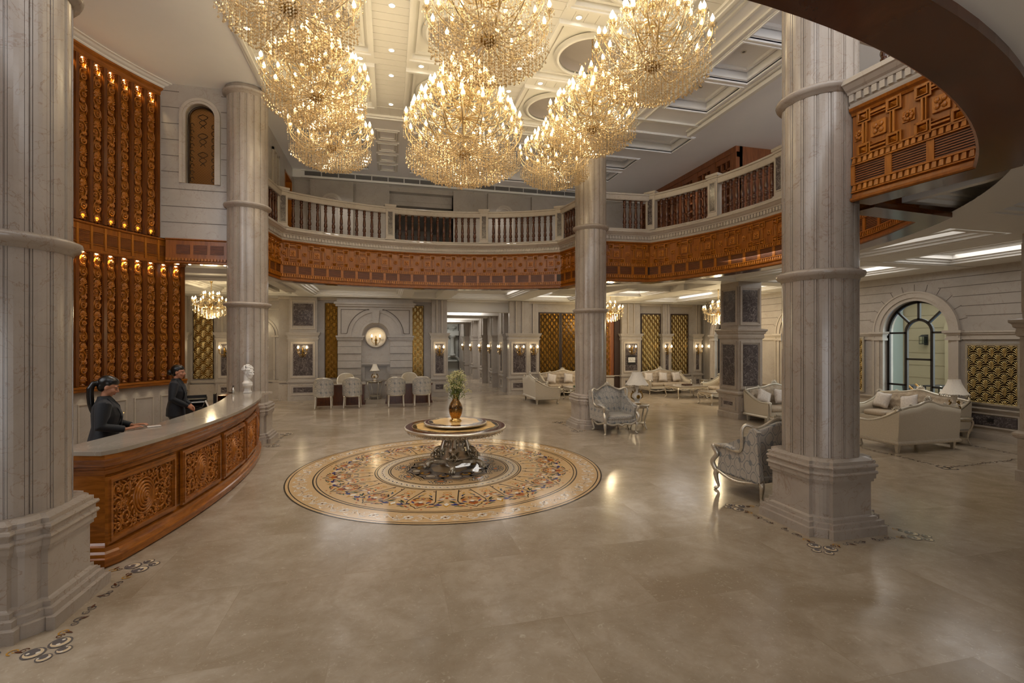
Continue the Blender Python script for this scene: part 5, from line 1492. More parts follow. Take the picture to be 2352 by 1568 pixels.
def sconce(label, loc, rz=0):
    if not SC0_used[0]: SC0_used[0] = True; o = SC0; o.location = loc; o.rotation_euler = (0, 0, rz); o['label'] = label
    else: o = dup(SC0, loc, rz, label)
    d = Vector((math.sin(rz), -math.cos(rz)))*.3
    SCL.append((loc[0]+d.x, loc[1]+d.y, loc[2]+.05))
for x, y, lab in ((-.1, 14.94, 'two-light gilt sconce on the pilaster left of the barrel chairs'), (5.09, 14.94, 'two-light gilt sconce on the narrow pilaster behind the vase'),
                  (8.42, 14.74, 'two-light gilt sconce on the broad pilaster right of the corridor'), (9.08, 14.89, 'two-light gilt sconce beside the dark gold double screen'),
                  (13.62, 14.74, 'two-light gilt sconce above the small white notice'), (15.42, 14.74, 'two-light gilt sconce between the two tall gold screens'), (17.02, 14.74, 'two-light gilt sconce right of the tall gold screens'),
                  (-4.55, 15.64, 'two-light gilt sconce half hidden by the carved wall'), (-2.98, 15.64, 'two-light gilt sconce beside the narrow gold screen beyond the desk')):
    sconce(lab, (x, y, 1.98))
for k, y in enumerate((16.3, 18.6, 21.2, 24.2, 27.4)): sconce('corridor sconce on the %s receding pilaster' % ('first', 'second', 'third', 'fourth', 'fifth')[k], (7.99, y, 1.98), -PI/2)
sconce('gilt sconce inside the round niche above the table lamp', (2.58, 15.16, 2.42))

# ------------------------------------------------------------------ recessed downlights
DL = [(3.13, 3.38), (3.13, 4.66), (3.13, 5.57), (3.13, 6.85), (.62, 4.63), (.6, 5.57), (2.53, 5.08), (2.44, 7.28), (3.72, 5.07), (5.68, 4.65), (6.27, 5.09), (5.68, 5.58), (6.27, 2.89)]
DLN = ['in the boards at the very top of the picture', 'above the gap between left and central chandeliers', 'below the one between the left and central chandeliers', 'nearest the far edge of the panelled field', 'near the white ceiling edge, left side upper', 'near the white ceiling edge, left side lower', 'right of the middle left chandelier', 'right of the farthest left chandelier', 'left above the big central chandelier', 'right of the central column of chandeliers, upper', 'beside the round recess right of the big chandelier', 'right of the big chandelier tip', 'between the two nearest round recesses on the right']
for (x, y), n_ in zip(DL, DLN):
    t = thing('recessed_downlight', 'lit round ceiling downlight '+n_, 'downlight', (x, y, ZC), 0, 'lit downlights of the main ceiling')
    m = MB(); m.lathe([(.065, 0), (.065, -.012), (.05, -.014), (.048, 0)], 18); m.build('trim_ring', M_WHITE, t)
    m = MB(); m.lathe([(0, -.004), (.05, -.004), (.05, 0), (0, 0)], 18); m.build('lens', M_SPOT, t)
DU = [(10.05, .7, 8.12), (10.05, 2.0, 8.12), (10.05, 3.4, 8.12), (10.05, 4.8, 8.12), (9.1, 4.4, ZC), (9.1, 2.2, ZC), (9.8, 7.3, 8.12), (10.7, 7.2, 8.12), (9.6, 8.95, 8.12), (9.6, 10.1, 8.12)]
for i, (x, y, z) in enumerate(DU):
    t = thing('recessed_downlight', 'small unlit downlight in the white coffered ceiling beyond the right row of chandeliers', 'downlight', (x, y, z), 0, 'unlit downlights of the right ceiling')
    m = MB(); m.lathe([(.055, 0), (.055, -.01), (.035, -.012), (.033, 0)], 14); m.build('trim_ring', M_WHITE, t)
    m = MB(); m.lathe([(0, -.002), (.035, -.002), (.035, .01)], 14); m.build('lens', M_LOUV, t)
t = thing('sprinkler_head', 'small dark sprinkler head on the ceiling near the central chandelier', 'sprinkler', (6.1, 7.3, ZC))
m = MB(); m.lathe([(0, 0), (.03, 0), (.03, -.01), (.012, -.015), (.012, -.05), (.03, -.055), (0, -.06)], 10); m.build('sprinkler_body', M_BRONZE, t)
# ------------------------------------------------------------------ gilded fan screens
def fan_mesh(w, h, cols, deep=.024):
    """overlapping palm fans in relief: ribs spring from a stem and arch outwards; x along, z up, y out"""
    m = MB(); cw = w/cols; rows = max(1, int(round(h/(cw*.64)))); rh = h/rows
    cl = lambda x, z: (min(max(x, -w/2), w/2), min(max(z, 0), h))
    for r in range(-1, rows+1):
        for c in range(-1, cols+1):
            cx = -w/2+(c+.5+(.5 if r % 2 else 0))*cw; cz = r*rh+rh*.1
            for k in range(9):
                a = PI*(.1+.8*k/8); ex, ez = cw*.6*math.cos(a), cw*1.0*math.sin(a)**.7
                P = []
                for j in range(6):
                    t = j/5; q = 2*t*(1-t)
                    x, z = cl(cx+q*ex*.22+t*t*ex, cz+q*(ez*1.0+rh*.16)+t*t*ez*.96)
                    P.append((x, deep*(.35+.65*math.sin(PI*(.1+.8*t))), z))
                if (Vector(P[0])-Vector(P[-1])).length < .04: continue
                if all(abs(abs(q_[0])-w/2) < 1e-6 for q_ in P[1:]) : continue
                m.tube(P, [cw*.02, cw*.03, cw*.042, cw*.046, cw*.042, cw*.02], 4)
    return m
SCN = {}
def screen(label, loc, rz, w, h, cols, frame_mat, fw=.04, mats=(None, None), group='gilded fan screens'):
    """loc: bottom centre on the wall plane, faces local -y"""
    t = thing('gilded_fan_screen', label, 'screen', loc, rz, group)
    b = MB(); b.b2(-w/2, w/2, -.015, 0, 0, h); b.build('backing', mats[1] or M_GOLDB, t)
    M = wallM((0, -.015, 0), (1, 0, 0), (0, -1, 0))
    shared('fan%.2f_%.2f_%d' % (w, h, cols), lambda: fan_mesh(w, h, cols), mats[0] or M_GOLD, t, M, 'fan_relief')
    f = MB(); frame_panel(f, wallM((0, 0, 0), (1, 0, 0), (0, -1, 0)), -w/2-fw, w/2+fw, -fw, h+fw, fw, .05); f.build('frame', frame_mat, t)
    return t
M_GOLDD = plain('antique_gold', srgb(168, 128, 58), .25, 1, nz=.15)
screen('gilded palm-fan screen in a silver frame beside the arched window', (XR-.02, 3.01, .84), -PI/2, .94, 1.32, 4, M_PEWT, .045, (M_GOLD, M_BRONZE))
screen('tall gilded fan screen left of the chimneypiece', (.9, 15.2, .84), 0, .44, 2.9, 2, M_BRONZE, .02, (M_GOLDD, M_GOLDB))
screen('tall gilded fan screen right of the chimneypiece', (4.23, 15.2, .84), 0, .44, 2.86, 2, M_BRONZE, .02)
screen('dark gold fan screen, left leaf of the double screen by the corridor', (9.83, 15.0, .1), 0, .86, 3.36, 4, M_GAPW, .05, (M_GOLDD, M_BRONZE))
screen('dark gold fan screen, right leaf of the double screen by the column', (10.83, 15.0, .1), 0, .86, 3.36, 4, M_GAPW, .05, (M_GOLDD, M_BRONZE))
screen('gilded fan strip on the timber door behind the rear right column', (12.45, 15.0, .7), 0, .4, 2.8, 2, M_WOODH, .05, (M_GOLDD, M_GOLDB))
screen('wide tall gilded fan screen left of the two behind the tufted sofa', (14.72, 15.0, .72), 0, .9, 2.76, 4, M_GAPW, .05)
screen('narrower tall gilded fan screen right of the two behind the tufted sofa', (16.2, 15.0, .72), 0, .84, 2.76, 4, M_GAPW, .05)
screen('narrow gilded fan screen seen beyond the second receptionist', (-3.78, 15.9, .84), 0, .66, 2.8, 2, M_BRONZE, .02)
screen('gilded fan screen between the arched windows behind the square pillar', (XR-.02, 6.5, .84), -PI/2, .8, 1.5, 4, M_PEWT, .045)
t = thing('timber_door_lining', 'dark timber door beside the fan strip behind the rear column', 'door', (12.85, 15.0, 0))
b = MB(); b.b2(-.85, .28, -.03, 0, 0, 3.6); b.build('door_panel', M_LATT, t); b = MB(); b.b2(.02, .3, -.1, 0, 0, 3.6); b.build('jamb', M_GAPW, t)
# dado inset under the near screen
o = MB().b2(XR-.05, XR-.02, 2.56, 3.46, .33, .56).build('dado_inset', M_DARK); tag(o, 'dark marble strip in the dado below the framed palm-fan screen', 'inset')
f = MB(); frame_panel(f, wallM((XR-.03, 3.01, 0), (0, 1, 0), (-1, 0, 0)), -.5, .5, .28, .61, .025, .03); fo = f.build('inset_frame', M_STONE, o)
s_ = MB(); s_.b2(XR-.065, XR-.05, 2.98, 3.1, .42, .5); s_.build('floor_socket', M_BLACK, o)
# notice on the pilaster
t = thing('notice_plaque', 'small white notice with two lines of black text under a sconce', 'sign', (13.62, 14.73, 1.42))
b = MB(); b.b2(-.19, .19, -.015, 0, -.2, .2); b.build('dark_backplate', M_BLACK, t)
b = MB(); b.b2(-.17, .17, -.022, -.014, -.1, .12); b.build('white_board', M_WHITE, t)
for k, (tx, z) in enumerate((('Bar Menu', .03), ('Blue Bay Lounge', -.045))):
    cu = bpy.data.curves.new('lettering', 'FONT'); cu.body = tx; cu.size = .062; cu.align_x = 'CENTER'; cu.extrude = .001
    cu.materials.append(M_BLACK); fo_ = bpy.data.objects.new('lettering_source', cu); me_ = bpy.data.meshes.new_from_object(fo_); bpy.data.objects.remove(fo_)
    q = bpy.data.objects.new('lettering', me_); COL.objects.link(q); q.parent = t; q.location = (0, -.0245, z); q.rotation_euler = (PI/2, 0, 0)

# ------------------------------------------------------------------ seating
def cabriole(m, x, y, h, dx, dy, r=.03):
    P = spline([(x, y, h), (x+dx*.05, y+dy*.05, h*.8), (x+dx*.03, y+dy*.03, h*.45), (x+dx*.0, y+dy*.0, h*.18), (x+dx*.05, y+dy*.05, r*.6)], 5)
    n = len(P); m.tube(P, [r*1.35*(1-.62*min(1, i/(n*.75))) if i < n*.8 else r*.62+r*.25*((i-n*.8)/(n*.2)) for i in range(n)], 8)
    m.ball((x+dx*.055, y+dy*.055, r*.55), (r*.75, r*.75, r*.55), 8, 6)
def cushion(m, c, d, puff=.03, M=None):
    """soft block"""
    def f(u, v):
        a, b = 2*PI*u, PI*v-PI/2
        e = .35; cp = lambda x: sgn(x)*abs(x)**e
        ca, sa, cb, sb = math.cos(a), math.sin(a), math.cos(b), math.sin(b)
        return (c[0]+d[0]/2*cp(ca)*cp(cb)**.9 if cb > 0 else c[0], c[1]+d[1]/2*cp(sa)*max(cp(cb), 0)**.9, c[2]+d[2]/2*cp(sb)*(.8+.2*max(cb, 0)))
    def g(u, v):
        a, b = 2*PI*u, PI*v-PI/2
        e = .3; cp = lambda x, k: sgn(x)*abs(x)**k
        ca, sa, cb, sb = math.cos(a), math.sin(a), max(math.cos(b), 0), math.sin(b)
        return (c[0]+d[0]/2*cp(ca, e)*cb**.3, c[1]+d[1]/2*cp(sa, e)*cb**.3, c[2]+d[2]/2*cp(sb, .7))
    m.surf(g, 28, 10, M=M)
def pillow(m, M, s=.42):
    def top(sg):
        def f(u, v):
            x, y = 2*u-1, 2*v-1; k = (1-x**4)*(1-y**4); pin = 1-.07*(abs(x)*abs(y))*0-.1*(1-abs(x))*abs(y)**3-.1*(1-abs(y))*abs(x)**3
            return (x*s/2*pin, sg*.085*max(k, 0)**.6, y*s/2*pin)
        return f
    m.surf(top(1), 10, 10, M=M); m.surf(top(-1), 10, 10, M=M)
def crest(m, P, r=.02, n=8):
    Q = spline(P, n); m.tube(Q, r, 8); return Q
def rocaille(m, c, s, ux=(1, 0, 0)):
    s = s*1.35
    """carved shell-and-leaf ornament"""
    ux = Vector(ux); c = Vector(c); z = Vector((0, 0, 1))
    for i in range(7):
        a = PI*(.1+.8*i/6); d = ux*math.cos(a)+z*math.sin(a)
        m.tube([c, c+d*s*.55, c+d*s], [s*.1, s*.14, s*.04], 6)
    for q in (-1, 1):
        P = [c+ux*q*(s*.5+s*.1*i)+z*(s*.25*math.sin(i*.9)) for i in range(9)]
        m.tube(P, [s*.16*(1-i/11) for i in range(9)], 6)
        m.tube([c+ux*q*s*.6+ux*q*s*.22*math.cos(a)+z*(s*.3+s*.22*math.sin(a)) for a in [k*.6 for k in range(9)]], s*.06, 6)
    m.ball(c, (s*.22, s*.22, s*.22), 8, 6)

def wing_armchair(label, loc, rz):
    """faces local -y; damask with silver frame"""
    t = thing('wing_armchair', label, 'armchair', loc, rz, 'patterned wing armchairs')
    f = MB()
    for x in (-.41, .41): cabriole(f, x, -.36, .3, x*1.2, -.6, .035)
    for x in (-.34, .34): cabriole(f, x, .36, .28, x, .7, .03)
    f.build('leg', M_SILV, t) if False else None
    for sx_ in (-1, 1):
        for y, q in ((-.36, -.6), (.36, .7)):
            g = MB(); cabriole(g, sx_*(.41 if y < 0 else .34), y, .3, sx_*.5, q, .034); g.build('leg', M_SILV, t)
    g = MB()                                                 # serpentine seat rail
    g.tube(spline([(-.42, -.38, .3), (-.25, -.4, .24), (-.1, -.41, .26), (0, -.42, .22), (.1, -.41, .26), (.25, -.4, .24), (.42, -.38, .3)], 5), .025, 8)
    for s in (-1, 1):
        g.tube(spline([(s*.43, -.38, .3), (s*.44, 0, .22), (s*.36, .38, .28)], 8), .022, 8)
        # arm support and scroll
        g.tube(spline([(s*.43, -.4, .3), (s*.46, -.43, .42), (s*.44, -.36, .54), (s*.46, -.4, .64), (s*.47, -.37, .67)], 6), [.036]*24+[.03], 8)
        g.ball((s*.465, -.4, .665), (.036, .045, .036), 10, 8)
        g.tube(spline([(s*.465, -.4, .675), (s*.46, -.2, .69), (s*.45, .0, .66), (s*.46, .12, .7), (s*.48, .16, .86), (s*.49, .17, 1.0), (s*.44, .2, 1.07), (s*.34, .26, 1.03), (s*.24, .3, 1.05), (s*.1, .32, 1.12), (0, .33, 1.16)], 6), .024, 8)
    rocaille(g, (0, .32, 1.15), .06)
    g.build('carved_frame', M_SILV, t)
    u = MB(); cushion(u, (0, -.06, .4), (.74, .68, .15)); u.build('seat_cushion', M_DAM, t)
    u = MB(); u.b2(-.41, .41, -.38, .36, .26, .36); u.build('seat_base', M_DAM, t, bevel=.02)
    def back(u_, v):
        x = (2*u_-1)*.38; top = 1.02+.1*math.cos(x/.38*PI*.5)**2; z = .36+(top-.36)*v
        return (x, .22+.1*v-.1*(1-(x/.38)**2)*math.sin(PI*min(v*1.1, 1))*.5+.0, z)
    u = MB(); u.surf(back, 16, 14); u.surf(lambda a, b: (back(a, b)[0], .36+.05*b-.06*abs(2*a-1)**2, back(a, b)[2]), 16, 14); 
    u.surf(lambda a, b: ((back(a, 1)[0]), back(a, 1)[1]*(1-b)+(.41-.06*abs(2*a-1)**2)*b, back(a, 1)[2]), 16, 2)
    u.build('backrest', M_DAM, t, fix=True)
    for s in (-1, 1):
        w = MB()                                             # wing and arm panel
        def prof(q): # outline height along y from front(0) to back(1)
            return [(.0, .64), (.3, .66), (.55, .66), (.66, .7), (.74, .9), (.8, 1.02), (.88, 1.05), (1, 1.0)]
        O = prof(0); n = len(O)
        for xo, nm in ((.0, 0),):
            P0 = [(s*(.44 if y < .6 else .46), -.37+.79*y, z) for y, z in O]; P1 = [(s*(.36 if y < .6 else .4), -.37+.79*y, z-.01) for y, z in O]
            B0 = [(s*.43, -.37+.79*y, .3) for y, z in O]; B1 = [(s*.36, -.37+.79*y, .34) for y, z in O]
            w.loft([B0, P0, P1, B1], smooth=False, caps=False)
            w.add([B0[0], P0[0], P1[0], B1[0]], [(0, 1, 2, 3)]); w.add([B0[-1], P0[-1], P1[-1], B1[-1]], [(0, 1, 2, 3)])
        w.build('side_panel', M_DAM, t, bevel=.015)
        w = MB(); w.tube([(s*.45, -.34, .68), (s*.445, -.15, .7), (s*.44, 0, .68)], [.03, .045, .03], 10); w.build('arm_pad', M_DAM, t)
    return t
wing_armchair('patterned wing armchair facing the camera beside the lamp table', (8.5, 6.12, 0), math.radians(3))
wing_armchair('patterned wing armchair seen from behind, half hidden by the near right column', (8.4, 1.12, 0), PI+math.radians(6))

def sofa(label, loc, rz, L, D=.9, back=.98, group='cream carved sofas', tuft=True, low=.86):
    """faces local -y, origin at floor centre"""
    t = thing('carved_sofa', label, 'sofa', loc, rz, group)
    h = L/2; sh = .42
    for x in (-h+.08, h-.08):
        g = MB(); cabriole(g, x, -D/2+.08, .2, sgn(x)*.6, -.5, .035); g.build('leg', M_SILV, t)
        g = MB(); g.frustum((x, D/2-.07, 0), (.05, .05), (.075, .075), .17); g.build('leg', M_SILV, t)
    g = MB(); g.sweep([(-h, -D/2), (-h, D/2), (h, D/2), (h, -D/2)], [(-.0, .16), (-.025, .17), (-.03, .2), (-.015, .23), (0, .24), (.04, .24), (.04, .16), (0, .16)])
    n = 10; P = []
    for i in range(n*2+1):
        x = -h+.05+(L-.1)*i/(2*n); P.append((x, -D/2-.01, .18-.05*abs(math.sin(i*PI/n*1.5))))
    g.tube(spline(P, 3), .02, 6)
    for i in range(3): rocaille(g, (-h*.6+h*.6*i, -D/2-.015, .15), .035)
    g.build('base_rail', M_SILV, t)
    b = MB(); b.b2(-h+.02, h-.02, -D/2+.02, D/2-.02, .22, .32); b.build('seat_base', M_CREAM, t)
    k = 3 if L > 1.9 else 2; w = (L-.34)/k
    for i in range(k):
        b = MB(); cushion(b, (-L/2+.17+w*(i+.5), -.06, .385), (w-.01, D-.22, .16)); b.build('seat_cushion', M_TUFT, t)
    def ztop(x): q = abs(x)/h; return low+(back-low)*max(0, math.cos(min(q*1.35, 1)*PI/2))**1.2+.02*math.cos(q*9)
    # back: outer shell plain, inner face buttoned
    b = MB()
    b.surf(lambda u, v: ((2*u-1)*h, D/2+.03*v, .24+(ztop((2*u-1)*h)-.24)*v), 28, 6)
    b.surf(lambda u, v: ((2*u-1)*h, D/2+.03-.1*v, ztop((2*u-1)*h)+.0*v), 28, 2)
    for s in (-1, 1):                                        # sloping arms
        def za(y): q = (y+D/2)/D; return .56+(low-.56)*max(0, (q-.25)/.75)**1.6+.03*max(0, .25-q)*4*.3
        b.surf(lambda u, v: (s*h, -D/2+(D+.03*v)*u, .24+(za(-D/2+D*u)-.24)*v), 14, 4)
        b.surf(lambda u, v: (s*(h-.12*v), -D/2+D*u, za(-D/2+D*u)), 14, 2)
        b.surf(lambda u, v: (s*(h-.12), -D/2+D*u, .3+(za(-D/2+D*u)-.3)*v), 14, 3)
        b.add([(s*h, -D/2, .24), (s*(h-.12), -D/2, .24), (s*(h-.12), -D/2, za(-D/2)), (s*h, -D/2, za(-D/2))], [(0, 1, 2, 3)])
    b.build('upholstered_shell', M_CREAM, t)
    b = MB(); nu, nv = int(L/.035), 24
    def tuftd(x, z):
        dx, dz = .17, .15; r = round((z-.5)/dz); xo = (x/dx+(.5 if r % 2 else 0)); fx = xo-round(xo); fz = (z-.5)/dz-r
        d = math.hypot(fx*dx, fz*dz); return .035*math.exp(-(d/.04)**2)+.012*math.exp(-((abs(fx)*dx+abs(fz)*dz-.085)/.02)**2)
    def inner(u, v):
        x = (2*u-1)*(h-.1); z = .4+(ztop(x)-.4)*v; return (x, D/2-.2+.1*v+(tuftd(x, z) if tuft else 0)-.03*math.sin(PI*v), z)
    b.surf(inner, nu, nv); b.build('tufted_back', M_TUFT, t)
    b = MB(); r = 0; z = .5
    while z < back:
        x = -h+.2+(0 if r % 2 else .085)
        i0 = math.ceil((-h+.12)/.17)
        for i in range(i0, -i0+1):
            x = (i-(.5 if r % 2 else 0))*.17
            if abs(x) < h-.14 and z < ztop(x)-.05:
                v = (z-.4)/(ztop(x)-.4); b.ball((x, D/2-.2+.1*v+.018, z), (.013, .013, .013), 6, 4)
        z += .15; r += 1
    b.build('buttons', M_TUFT, t)
    g = MB()
    X = [-h+h*2*i/28 for i in range(29)]
    g.tube([(x, D/2-.03, ztop(x)+.02) for x in X], .03, 8); g.tube([(x, D/2-.06, ztop(x)-.02) for x in X], .012, 6)
    for s in (-1, 1):
        Y = [-D/2+D*i/14 for i in range(15)]
        g.tube([(s*(h-.02), y, za(y)+.015) for y in Y], .027, 8); g.ball((s*(h-.06), -D/2-.005, .57), (.06, .03, .05), 10, 8)
        g.tube(spline([(s*(h-.05), -D/2-.01, .57), (s*(h-.05), -D/2-.03, .42), (s*(h-.07), -D/2-.015, .24)], 5), .025, 8)
        rocaille(g, (s*h*.55, D/2-.03, ztop(h*.55)+.03), .045); rocaille(g, (s*(h-.02), D/2-.03, low+.03), .055, (.7, -.7*s, 0))
    rocaille(g, (0, D/2-.03, ztop(0)+.03), .085)
    g.build('carved_crest', M_SILV, t)
    return t
def put_pillow(label, sofa_loc, rz, x, y=.12, tilt=.3, spin=.1, s=.42):
    M = Matrix.Translation(sofa_loc) @ Matrix.Rotation(rz, 4, 'Z') @ Matrix.Translation((x, y, .48+s/2)) @ Matrix.Rotation(-tilt, 4, 'X') @ Matrix.Rotation(spin, 4, 'Y')
    m = MB(); pillow(m, Matrix.Identity(4), s); o = m.build('throw_pillow', M_PILLOW); o.matrix_world = M
    tag(o, label, 'pillow', 'pearl throw pillows')
S1 = (13.78, 2.98, 0); sofa('cream sofa with its plain back to the camera, right of the near column', S1, PI, 1.66)
S2 = (15.72, 4.38, 0); sofa('long tufted sofa under the arched window', S2, -PI/2, 2.15)
S3 = (13.95, 6.4, 0); sofa('tufted sofa between the square pillar and the near right column', S3, 0, 2.0)
S4 = (14.85, 13.98, 0); sofa('tufted sofa against the tall gold screens at the rear', S4, 0, 2.1)
S5 = (15.85, 11.2, 0); sofa('tufted sofa by the right wall, mostly hidden by the square pillar', S5, -PI/2, 2.1)
S6 = (8.6, 12.35, 0); sofa('cream sofa with plain back turned left, beyond the round table', S6, PI/2, 1.66)
S7 = (10.35, 14.35, 0); sofa('tufted sofa in front of the dark gold double screen', S7, 0, 2.1)
put_pillow('pearl throw pillow at far end of the sofa under the window', S2, -PI/2, -.75); put_pillow('pearl throw pillow in the middle of the sofa under the window', S2, -PI/2, -.05, .1, .35, -.25)
put_pillow('pearl throw pillow left on the sofa beside the square pillar', S3, 0, -.62, .12, .4, .5); put_pillow('pearl throw pillow in the middle of the sofa beside the square pillar', S3, 0, -.05)
put_pillow('pearl throw pillow left on the rear sofa, behind the lamp shade', S4, 0, -.75); put_pillow('pearl throw pillow central on the rear sofa by the gold screens', S4, 0, -.05, .1, .3, .12); put_pillow('pearl throw pillow right on the rear sofa by the gold screens', S4, 0, .62, .12, .3, -.05)
put_pillow('pearl throw pillow on the sofa half hidden by the square pillar', S5, -PI/2, -.3, .1, .3, 0, .48)
put_pillow('pearl throw pillow left on the sofa before the dark gold screen', S7, 0, -.6, .1, .4, .25); put_pillow('pearl throw pillow central on the sofa before the dark gold screen', S7, 0, .15, .1, .3, .1)

def coffee_table(label, loc, rz, L, W, H=.5):
    t = thing('coffee_table', label, 'table', loc, rz, 'low carved coffee tables')
    for x in (-1, 1):
        for y in (-1, 1):
            g = MB(); cabriole(g, x*(L/2-.06), y*(W/2-.06), H-.06, x*.9, y*.9, .03); g.build('leg', M_SILV, t)
    g = MB()
    for s in (-1, 1):
        P = [(-L/2+.06+(L-.12)*i/12, s*(W/2-.03), H-.1-.05*abs(math.sin(i*PI/4))) for i in range(13)]; g.tube(spline(P, 3), .018, 6); rocaille(g, (0, s*(W/2-.02), H-.13), .05)
        P = [(s*(L/2-.03), -W/2+.06+(W-.12)*i/8, H-.1-.05*abs(math.sin(i*PI/4))) for i in range(9)]; g.tube(spline(P, 3), .018, 6)
    g.build('carved_apron', M_SILV, t)
    g = MB(); g.b2(-L/2+.02, L/2-.02, -W/2+.02, W/2-.02, H-.1, H-.03); g.build('frieze', M_CREAM, t)
    g = MB(); g.b2(-L/2, L/2, -W/2, W/2, H-.03, H); g.build('table_top', M_CTOP, t, bevel=.012)
    return t
coffee_table('low carved coffee table before the rear tufted sofa, book on top', (14.62, 12.1, 0), 0, 1.35, .95)
coffee_table('low carved table beside the square pillar, mostly hidden', (14.65, 10.1, 0), 0, 1.3, .8, .46)
coffee_table('low carved table half hidden by the column behind the wing armchair', (10.3, 12.55, 0), 0, 1.2, .8)
o = MB().b2(-.17, .17, -.12, .12, 0, .05).build('hardback_book', Mat('book_brown', srgb(70, 48, 38), .5).m, None, (14.62, 12.05, .505), .1); tag(o, 'dark brown book lying on the rear coffee table', 'book')
o = MB().b2(-.16, .16, -.11, .11, 0, .045).build('hardback_book', Mat('book_green', srgb(36, 86, 52), .5).m, None, (10.15, 12.5, .505), -.1); tag(o, 'green book lying on the table half hidden by the column', 'book')
t = thing('glass_decanter', 'small clear decanter beside the book on the rear coffee table', 'decanter', (14.92, 12.2, .505)); b = MB(); b.lathe([(0, 0), (.05, 0), (.055, .05), (.02, .1), (.02, .13), (.028, .14)], 14); b.build('decanter_body', M_PEWT, t); b = MB(); b.ball((0, 0, .165), .025, 8, 6); b.build('stopper', M_PEWT, t)

def round_table(label, loc, r, h, group='small round side tables'):
    t = thing('side_table', label, 'side table', loc, 0, group)
    b = MB(); b.lathe([(0, h-.03), (r, h-.03), (r+.012, h-.015), (r, h), (r-.02, h+.004), (0, h+.002)], 32); b.build('table_top', M_PEWT, t)
    b = MB(); b.lathe([(r-.03, h-.08), (r-.02, h-.08), (r-.01, h-.03)], 32); b.lathe([(0, .13), (r*.72, .13), (r*.74, .14), (r*.72, .15), (0, .15)], 28); b.build('apron_and_shelf', M_SILVD, t)
    for i in range(4):
        a = PI/4+i*PI/2-.3; g = MB(); c, s = math.cos(a), math.sin(a)
        g.tube(spline([(c*(r-.03), s*(r-.03), h-.04), (c*(r+.0), s*(r+.0), h*.8), (c*r*.76, s*r*.76, h*.4), (c*r*.74, s*r*.74, .12), (c*r*.92, s*r*.92, 0)], 5), [.02]*10+[.015]*11, 8); g.build('leg', M_SILV, t)
    return t
def lamp_geo(label, loc, H=.75, R=.27, lit=False, group='ornate table lamps'):
    t = thing('table_lamp', label, 'lamp', loc, 0, group); k = H/.75
    P = [(0, 0), (.1, 0), (.1, .015), (.07, .03), (.045, .05), (.06, .08), (.1, .13), (.115, .18), (.1, .23), (.06, .27), (.035, .29), (.03, .34), (.05, .39), (.06, .43), (.03, .45), (.014, .47), (.012, .6)]
    b = MB(); b.lathe([(r*k, z*k) for r, z in P], 20); b.build('porcelain_base', M_SHADE, t)
    b = MB()
    for s in (-1, 1):
        b.tube(spline([(s*.06*k, 0, .1*k), (s*.15*k, 0, .16*k), (s*.14*k, 0, .25*k), (s*.09*k, 0, .29*k), (s*.13*k, 0, .31*k)], 5), .014*k, 6)
        b.tube(spline([(0, s*.06*k, .28*k), (0, s*.1*k, .3*k), (0, s*.08*k, .34*k)], 4), .01*k, 6)
    b.lathe([(.105*k, 0), (.11*k, .012*k), (.09*k, .02*k)], 20); b.ball((-.02*k, -.11*k, .18*k), (.05*k, .015*k, .05*k), 10, 8); b.build('gilt_mounts', M_AGED, t)
    def shade(u, v):
        a = 2*PI*u; sc = 1+.04*abs(math.sin(a*4)); r = (.42+.58*v**1.5)*R*sc; return (r*math.cos(a), r*math.sin(a), (.78-.3*v-.012*abs(math.sin(a*4))*v)*k)
    b = MB(); b.surf(shade, 48, 10); b.build('lamp_shade', M_SHADE, t)
    b = MB()
    for i in range(32):
        a = 2*PI*i/32; b.tube([(R*math.cos(a), R*math.sin(a), .475*k), (R*math.cos(a), R*math.sin(a), .43*k)], [.006, .009], 4)
    b.build('shade_fringe', M_SILV, t)
    return t
round_table('round silver side table beside the front-facing wing armchair', (9.36, 6.5, 0), .32, .62)
lamp_geo('ornate porcelain lamp with ivory shade beside the wing armchair', (9.36, 6.5, .626), .8, .29)
round_table('round silver side table in front of the chimneypiece', (2.55, 14.68, 0), .3, .72)
lamp_geo('small twin-shaded ivory lamp in front of the chimneypiece', (2.55, 14.68, .726), .62, .18)
round_table('round side table in the corner beside the cream sofa back', (15.15, 2.98, 0), .3, .6)
lamp_geo('ornate lamp with pale shade behind the cream sofa back', (15.15, 2.98, .606), .78, .25)
round_table('small round table between the two rear sofas', (16.3, 13.1, 0), .3, .62)

